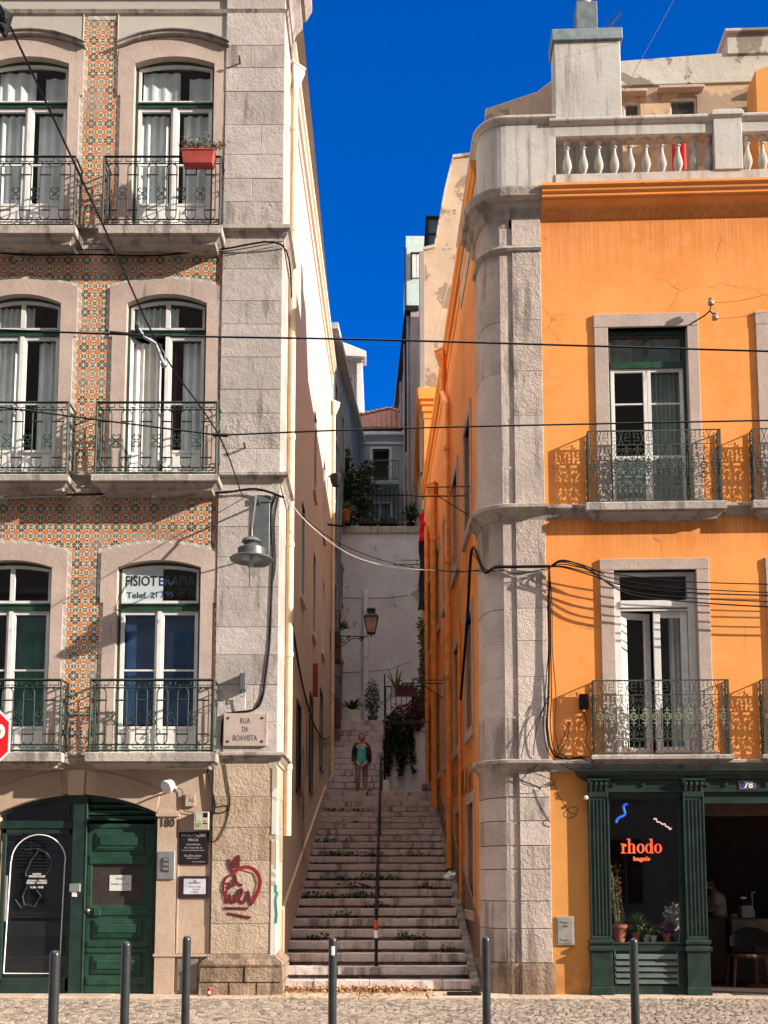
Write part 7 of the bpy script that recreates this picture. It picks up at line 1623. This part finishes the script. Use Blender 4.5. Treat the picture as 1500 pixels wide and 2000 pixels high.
# ================================================================== SHOP WINDOW PLANTS
zs_ = wz0-.008; rp = random.Random(77)
def rloc(u, d=.25): p = RF.M @ Vector((rx(u, 1820, d), d, zs_)); return (p.x, p.y, p.z)
t = potted('potted_cactus', 'tall brown tipped cactus in a large terracotta pot at the left of the shop window', rloc(1209, .20), ('r', .125, .26), lambda b: b.ball((0, 0, .25), .09, 6, (1, 1, .3)), (M['terracotta'], M['twig']))
b = MB()
for (x, h, tw) in ((-.07, 1.05, .035), (.0, .75, .03), (.06, .55, .03), (.09, .35, .025), (.03, .9, .02)): b.tube([(x*.5, 0, .2), (x, .02, .2+h*.4), (x-.03, .02, .2+h*.8), (x-.05, .03, .2+h)], [tw*.8, tw, tw*.8, tw*.3], 7)
b.build('stems', plain('cactus', (.12, .13, .06), .6, var=.4, vs=12), t, smooth=True)
b = MB(); bush(b, (-.02, .0, .75), (.09, .06, .42), 260, .03, rp); b.build('dry_tips', plain('dry_spikes', (.30, .18, .11), .8), t)
potted('potted_fern', 'leafy trailing plant in a small terracotta pot in the middle of the window sill', rloc(1243, .17), ('r', .07, .14), lambda b: [spiky(b, (0, 0, .14), 60, .28, rp, .016, .9), bush(b, (.05, 0, .2), (.16, .1, .12), 160, .05, rp)], (M['terracotta'], M['leaf']))
potted('potted_ivy', 'bushy green plant in a white pot left of the small grass pot', rloc(1262, .14), ('r', .055, .11), lambda b: bush(b, (-.02, 0, .17), (.14, .09, .11), 220, .05, rp), (M['white'], M['leaf']))
potted('potted_grass', 'fine leaved plant in a small white pot right of the middle', rloc(1276, .13), ('r', .05, .10), lambda b: [spiky(b, (0, 0, .1), 70, .18, rp, .010, .9)], (M['white'], M['leaf']))
potted('potted_purple_plant', 'purple leaved plant in a terracotta pot on the right of the sill', rloc(1302, .15), ('r', .065, .13), lambda b: bush(b, (0, 0, .2), (.13, .1, .09), 200, .07, rp), (M['terracotta'], M['purple']))
potted('potted_white_plant', 'silvery white leaved plant in a dark pot at the right end of the sill', rloc(1318, .24), ('r', .075, .17), lambda b: bush(b, (0, 0, .36), (.14, .1, .20), 200, .07, rp), (M['grey_paint'], plain('silver_leaf', (.42, .45, .38), .6, bump=0)))

# ================================================================== BOLLARDS
bollabels = ['grey metal bollard in front of the glass door, leftmost of the row', 'grey metal bollard standing before the green panelled door', 'grey metal bollard in front of the grey hatch left of the stone plinth', 'grey metal bollard with a white sticker before the left of the steps', 'grey metal bollard in front of the rounded orange corner plinth', 'grey metal bollard before the vent slats of the shop window, rightmost of the row']
first = None
for k, (u, v_) in enumerate(((108, 1856), (247, 1838), (365, 1828), (650, 1830), (949, 1829), (1237, 1832))):
    p = onZ(u, v_, 1.05)
    if first is None:
        first = thing('bollard', bollabels[k], 'bollard', None, (p.x, p.y, 0), 'grey bollards along the kerb')
        b = MB(); b.lathe([(.045, -.02), (.045, 1.0), (.043, 1.02), (.036, 1.038), (.022, 1.048), (.001, 1.051)], n=20); b.build('post', M['bollard'], first, smooth=True)
        b = MB(); b.lathe([(.06, 0), (.058, .015), (.046, .02)], n=20); b.build('collar', M['bollard'], first, smooth=True); c = first
    else:
        c = copy_tree(first, Matrix.Translation((p.x, p.y, 0))); c['label'] = bollabels[k]
    if k == 3: b = MB(); b.lathe([(.0458, .86), (.0458, .955)], n=8, a0=R(250), a1=R(300)); b.build('sticker', M['paper'], c, M=WM[c.name])

# ================================================================== STOP SIGN
Zs = 8.7; sc = onY(-52, 1439, Zs); hw = 72.5/F*Zs*1.005
t = thing('stop_sign', 'red octagonal STOP sign cut by the left edge of the view', 'road sign', None, (sc.x, sc.y, 0)); zc_ = sc.z
octp = lambda r: [(r*math.cos(R(22.5+45*i))/math.cos(R(22.5)), zc_+r*math.sin(R(22.5+45*i))/math.cos(R(22.5))) for i in range(8)]
b = MB(); b.prism(octp(hw), -.002, .004); b.build('white_rim', M['white'], t); b = MB(); b.prism(octp(hw*.95), -.006, -.002); b.build('red_face', plain('sign_red', (.62, .012, .02), .35, var=.03, bump=0), t); text('STOP', 'lettering', M['white'], t, None, 0, zc_, hw*1.72, hw*.72, -.007, ext=.0008, bold=.03)
b = MB(); b.tube([(0, .04, -.13), (0, .04, zc_+hw*.8)], .03, 12); b.build('pole', M['metal'], t, smooth=True); b = MB(); b.box(-.12, .12, .006, .03, zc_+.1, zc_+.13); b.box(-.12, .12, .006, .03, zc_-.13, zc_-.1); b.build('clamp', M['metal'], t)

# ================================================================== PEOPLE
def skin(name, verts, edges, mat, parent, sub=1, rootv=0):
    me = bpy.data.meshes.new(name); me.from_pydata([v[0] for v in verts], edges, []); o = bpy.data.objects.new(name+'_tmp', me); COL.objects.link(o)
    m = o.modifiers.new('skin', 'SKIN'); m.use_smooth_shade = True
    for i, v in enumerate(verts):
        r = v[1]; sv = me.skin_vertices[0].data[i]; sv.radius = (r, r) if not isinstance(r, tuple) else r; sv.use_root = (i == rootv)
    s = o.modifiers.new('sub', 'SUBSURF'); s.levels = sub; s.render_levels = sub
    bpy.context.view_layer.update(); nm = bpy.data.meshes.new_from_object(o.evaluated_get(bpy.context.evaluated_depsgraph_get())); bpy.data.objects.remove(o)
    nm.materials.clear(); nm.materials.append(mat); nm.name = name
    for p in nm.polygons: p.use_smooth = True
    ob = bpy.data.objects.new(name, nm); COL.objects.link(ob); return place(ob, WM[parent.name], parent)
def hand(V, E, wi, wr_, dirv, side, curl=.5):
    """palm, four fingers and a thumb growing from wrist vertex wi"""
    d = Vector(dirv).normalized(); s = Vector(side).normalized(); n = d.cross(s).normalized(); w_ = Vector(wr_)
    V.append((tuple(w_+d*.05), (.030, .016))); pi = len(V)-1; E.append((wi, pi))
    for k, (o_, L_) in enumerate(((-.028, .065), (-.010, .078), (.009, .072), (.026, .055))):
        b0 = w_+d*.088+s*o_; V.append((tuple(b0), .0085)); a = len(V)-1; E.append((pi, a)); b1 = b0+d*L_*.5+n*L_*.18*curl; V.append((tuple(b1), .0078)); E.append((a, a+1)); b2 = b1+d*L_*.38+n*L_*.35*curl; V.append((tuple(b2), .0068)); E.append((a+1, a+2))
    t0 = w_+d*.035-s*.032; V.append((tuple(t0), .010)); a = len(V)-1; E.append((pi, a)); V.append((tuple(t0+d*.03-s*.022), .009)); E.append((a, a+1)); V.append((tuple(t0+d*.055-s*.026+n*.006), .0078)); E.append((a+1, a+2))
def head(parent, c, face, scale=1.0, hairmat=None, skinm=None, bun=False):
    f = Vector(face).normalized(); sd = f.cross(Vector((0, 0, 1))).normalized(); up = sd.cross(f).normalized(); c = Vector(c)
    Mh = Matrix.Translation(c) @ Matrix(((sd.x, f.x, up.x, 0), (sd.y, f.y, up.y, 0), (sd.z, f.z, up.z, 0), (0, 0, 0, 1))) @ Matrix.Scale(scale, 4)
    h = MB(); h.ball((0, 0, 0), .1, 14, (.76, .95, 1.18))
    nv = []
    for v in h.v:
        x, y, z = v
        if z < -.02: x *= 1-.35*(-z/.118); y = y*(1-.12*(-z/.118))+.012*(-z/.118)
        if y > .06 and abs(x) < .05 and .0 < z < .025: y -= .010
        nv.append(Mh @ Vector((x, y, z)))
    h.v = [tuple(v) for v in nv]
    h.lathe([(.001, .026), (.008, .015), (.014, -.004), (.012, -.012), (.001, -.014)], n=8, M=Mh @ Matrix.Translation((0, .098, -.018)))
    for sx in (-1, 1): h.ball((0, 0, 0), 1, 6); h.v[-64:] = [tuple(Mh @ Vector((sx*.078+v[0]*.010, -.005+v[1]*.018, -.012+v[2]*.030))) for v in h.v[-64:]] if len(h.v) >= 64 else h.v[-64:]
    hd = h.build('head', skinm, parent, smooth=True)
    e = MB()
    for sx in (-1, 1): e.ball(tuple(Mh @ Vector((sx*.030, .082, .006))), .010*scale, 6)
    e.build('eye', M['black'], hd); m_ = MB(); m_.ball(tuple(Mh @ Vector((0, .086, -.055))), .016*scale, 6, (1.2, .4, .3)); m_.build('mouth', plain('lips', (.30, .10, .08), .5, bump=0), hd)
    hr_ = MB(); hr_.ball((0, 0, 0), .1, 14, (.86, 1.02, 1.22)); keep = [v for v in hr_.v]
    hr_.v = [tuple(Mh @ Vector((x, y-.014 if y < .03 else min(y-.02, .05+.25*max(0, z)), z+.012 if z > -.03 else -.03-(z+.03)*-.6))) for x, y, z in keep]
    if bun: hr_.ball(tuple(Mh @ Vector((0, -.07, .115))), .045*scale, 8)
    hr_.build('hair', hairmat, hd, smooth=True); return hd
def add(V, E, chain, start=None):
    i = start
    for p, r in chain:
        V.append((p, r))
        if i is not None: E.append((i, len(V)-1))
        i = len(V)-1
    return i
sk = plain('skin', (.42, .25, .18), .6, var=.1, bump=0); hairm = plain('dark_hair', (.02, .013, .010), .6, bump=0)
# walker on the landing, facing down the steps
pw = onY(706, 1541, Y0+13.25); pe = thing('person', 'person in turquoise top, dark open jacket and pale trousers walking down the steps', 'person', None, (pw.x, Y0+13.25, ZL-.0))
S_ = .97
V, E = [((0, 0, .93*S_), .115)], []
ch_ = add(V, E, [((0, 0, 1.08*S_), .105), ((0, -.01, 1.24*S_), .125), ((0, 0, 1.36*S_), .11), ((0, 0, 1.44*S_), .052), ((0, -.01, 1.51*S_), .048)], 0)
for sx, ph in ((-1, 1), (1, -1)):
    a = add(V, E, [((sx*.095, 0, .88*S_), .088), ((sx*.10, -.07*ph, .50*S_), .058), ((sx*.10, (.10 if ph > 0 else .02), .11*S_), .038), ((sx*.105, -.09+(.10 if ph > 0 else .02), .035), .034)], 0)
    a = add(V, E, [((sx*.17, 0, 1.36*S_), .055), ((sx*.22, .05*ph, 1.10*S_), .042), ((sx*.225, -.10*ph, .88*S_), .030)], 3)
    hand(V, E, a, (sx*.225, -.10*ph, .88*S_), (0, -.15, -1), (0, 1, 0), .6)
skin('body', V, E, sk, pe); head(pe, (0, -.02, 1.60*S_), (0, -1, -.12), 1.0, hairm, sk)
V, E = [((0, -.01, .80*S_), (.185, .15))], []; add(V, E, [((0, -.01, .95*S_), (.17, .14)), ((0, 0, 1.08*S_), (.145, .12)), ((0, -.01, 1.24*S_), (.155, .135)), ((0, 0, 1.38*S_), (.13, .11))], 0); skin('turquoise_top', V, E, plain('turquoise_cloth', (.07, .46, .42), .85, var=.2, bump=0), pe)
V, E = [((0, .05, .90*S_), (.19, .10))], []; add(V, E, [((0, .05, 1.1*S_), (.17, .10)), ((0, .05, 1.3*S_), (.18, .11)), ((0, .03, 1.41*S_), (.12, .08))], 0)
for sx, ph in ((-1, 1), (1, -1)): add(V, E, [((sx*.13, .0, 1.42*S_), .07), ((sx*.19, .01, 1.34*S_), .075), ((sx*.222, .05*ph, 1.10*S_), .060), ((sx*.228, -.09*ph, .92*S_), .048)], 2); add(V, E, [((sx*.15, .0, 1.1*S_), .06), ((sx*.17, -.02, .84*S_), .055)], 1)
skin('dark_jacket', V, E, plain('dark_jacket_cloth', (.022, .018, .026), .85, bump=0), pe)
V, E = [((0, 0, .93*S_), .13)], []
for sx, ph in ((-1, 1), (1, -1)): add(V, E, [((sx*.095, 0, .84*S_), .100), ((sx*.10, -.07*ph, .50*S_), .070), ((sx*.10, (.10 if ph > 0 else .02), .14*S_), .054)], 0)
skin('trousers', V, E, plain('pale_trousers', (.30, .24, .24), .85, bump=0), pe)
for sx, yy in ((-1, .10), (1, .02)): b = MB(); b.ball((sx*.103, yy-.06, .045), .1, 8, (.42, 1.2, .42)); b.build('shoe', M['white'], pe, smooth=True)
# barista in the doorway, head bent, facing left
pb = RF.M @ Vector((rx(1405, 1750, 2.9), 2.9, 0)); pc = thing('person', 'person with dark tied hair and pale T-shirt bent over the counter inside the shop', 'person', None, (pb.x, pb.y, .012), rotz=0)
S_ = 1.0; V, E = [((0, 0, .95), .12)], []
add(V, E, [((.0, 0, 1.10), .11), ((-.02, 0, 1.26), .125), ((-.05, 0, 1.38), .105), ((-.08, 0, 1.45), .05), ((-.11, 0, 1.51), .046)], 0)
for sy, L_ in ((-1, 0), (1, 0)):
    add(V, E, [((0, sy*.09, .9), .09), ((-.02, sy*.1, .5), .06), ((.03, sy*.1, .1), .04), ((-.08, sy*.1, .03), .034)], 0)
    a = add(V, E, [((-.06, sy*.17, 1.37), .055), ((-.12, sy*.20, 1.14), .042), ((-.34, sy*.13, 1.12), .030)], 3); hand(V, E, a, (-.34, sy*.13, 1.12), (-1, -sy*.2, 0), (0, 1, 0), .8)
skin('body', V, E, sk, pc); head(pc, (-.16, 0, 1.60), (-1, 0, -.5), 1.0, hairm, sk, bun=True)
V, E = [((0, 0, .93), (.15, .13))], []; add(V, E, [((.0, 0, 1.10), (.14, .125)), ((-.02, 0, 1.26), (.15, .14)), ((-.05, 0, 1.39), (.12, .11))], 0)
for sy in (-1, 1): add(V, E, [((-.06, sy*.17, 1.36), .075), ((-.10, sy*.20, 1.20), .07)], 2)
skin('t_shirt', V, E, plain('pale_shirt', (.62, .55, .48), .85, bump=0), pc)
V, E = [((0, 0, .92), .13)], []
for sy in (-1, 1): add(V, E, [((0, sy*.09, .86), .1), ((-.02, sy*.1, .5), .072), ((.03, sy*.1, .12), .055)], 0)
skin('trousers', V, E, M['black'], pc)
for sy in (-1, 1): b = MB(); b.ball((-.04, sy*.1, .04), .1, 8, (1.2, .42, .4)); b.build('shoe', M['black'], pc, smooth=True)

# ================================================================== OPPOSITE SIDE OF THE STREET (seen in the window panes)
ow = [(-22+k*2.6, -22+k*2.6+1.1, z, z+2.1) for k in range(17) for z in (.9, 4.4, 8.0)]
OP, of = face_building('opposite_terrace', 'long cream terrace across the street, mirrored in the window panes', (23, -4.0), (-23, -4.0), -.2, 11.5, 11.5, plaster('opposite_cream', (.72, .64, .50), (.62, .55, .44), (.3, .25, .2)), [(w0+22.5, w1+22.5, a, c2) for w0, w1, a, c2 in ow], depth=8)
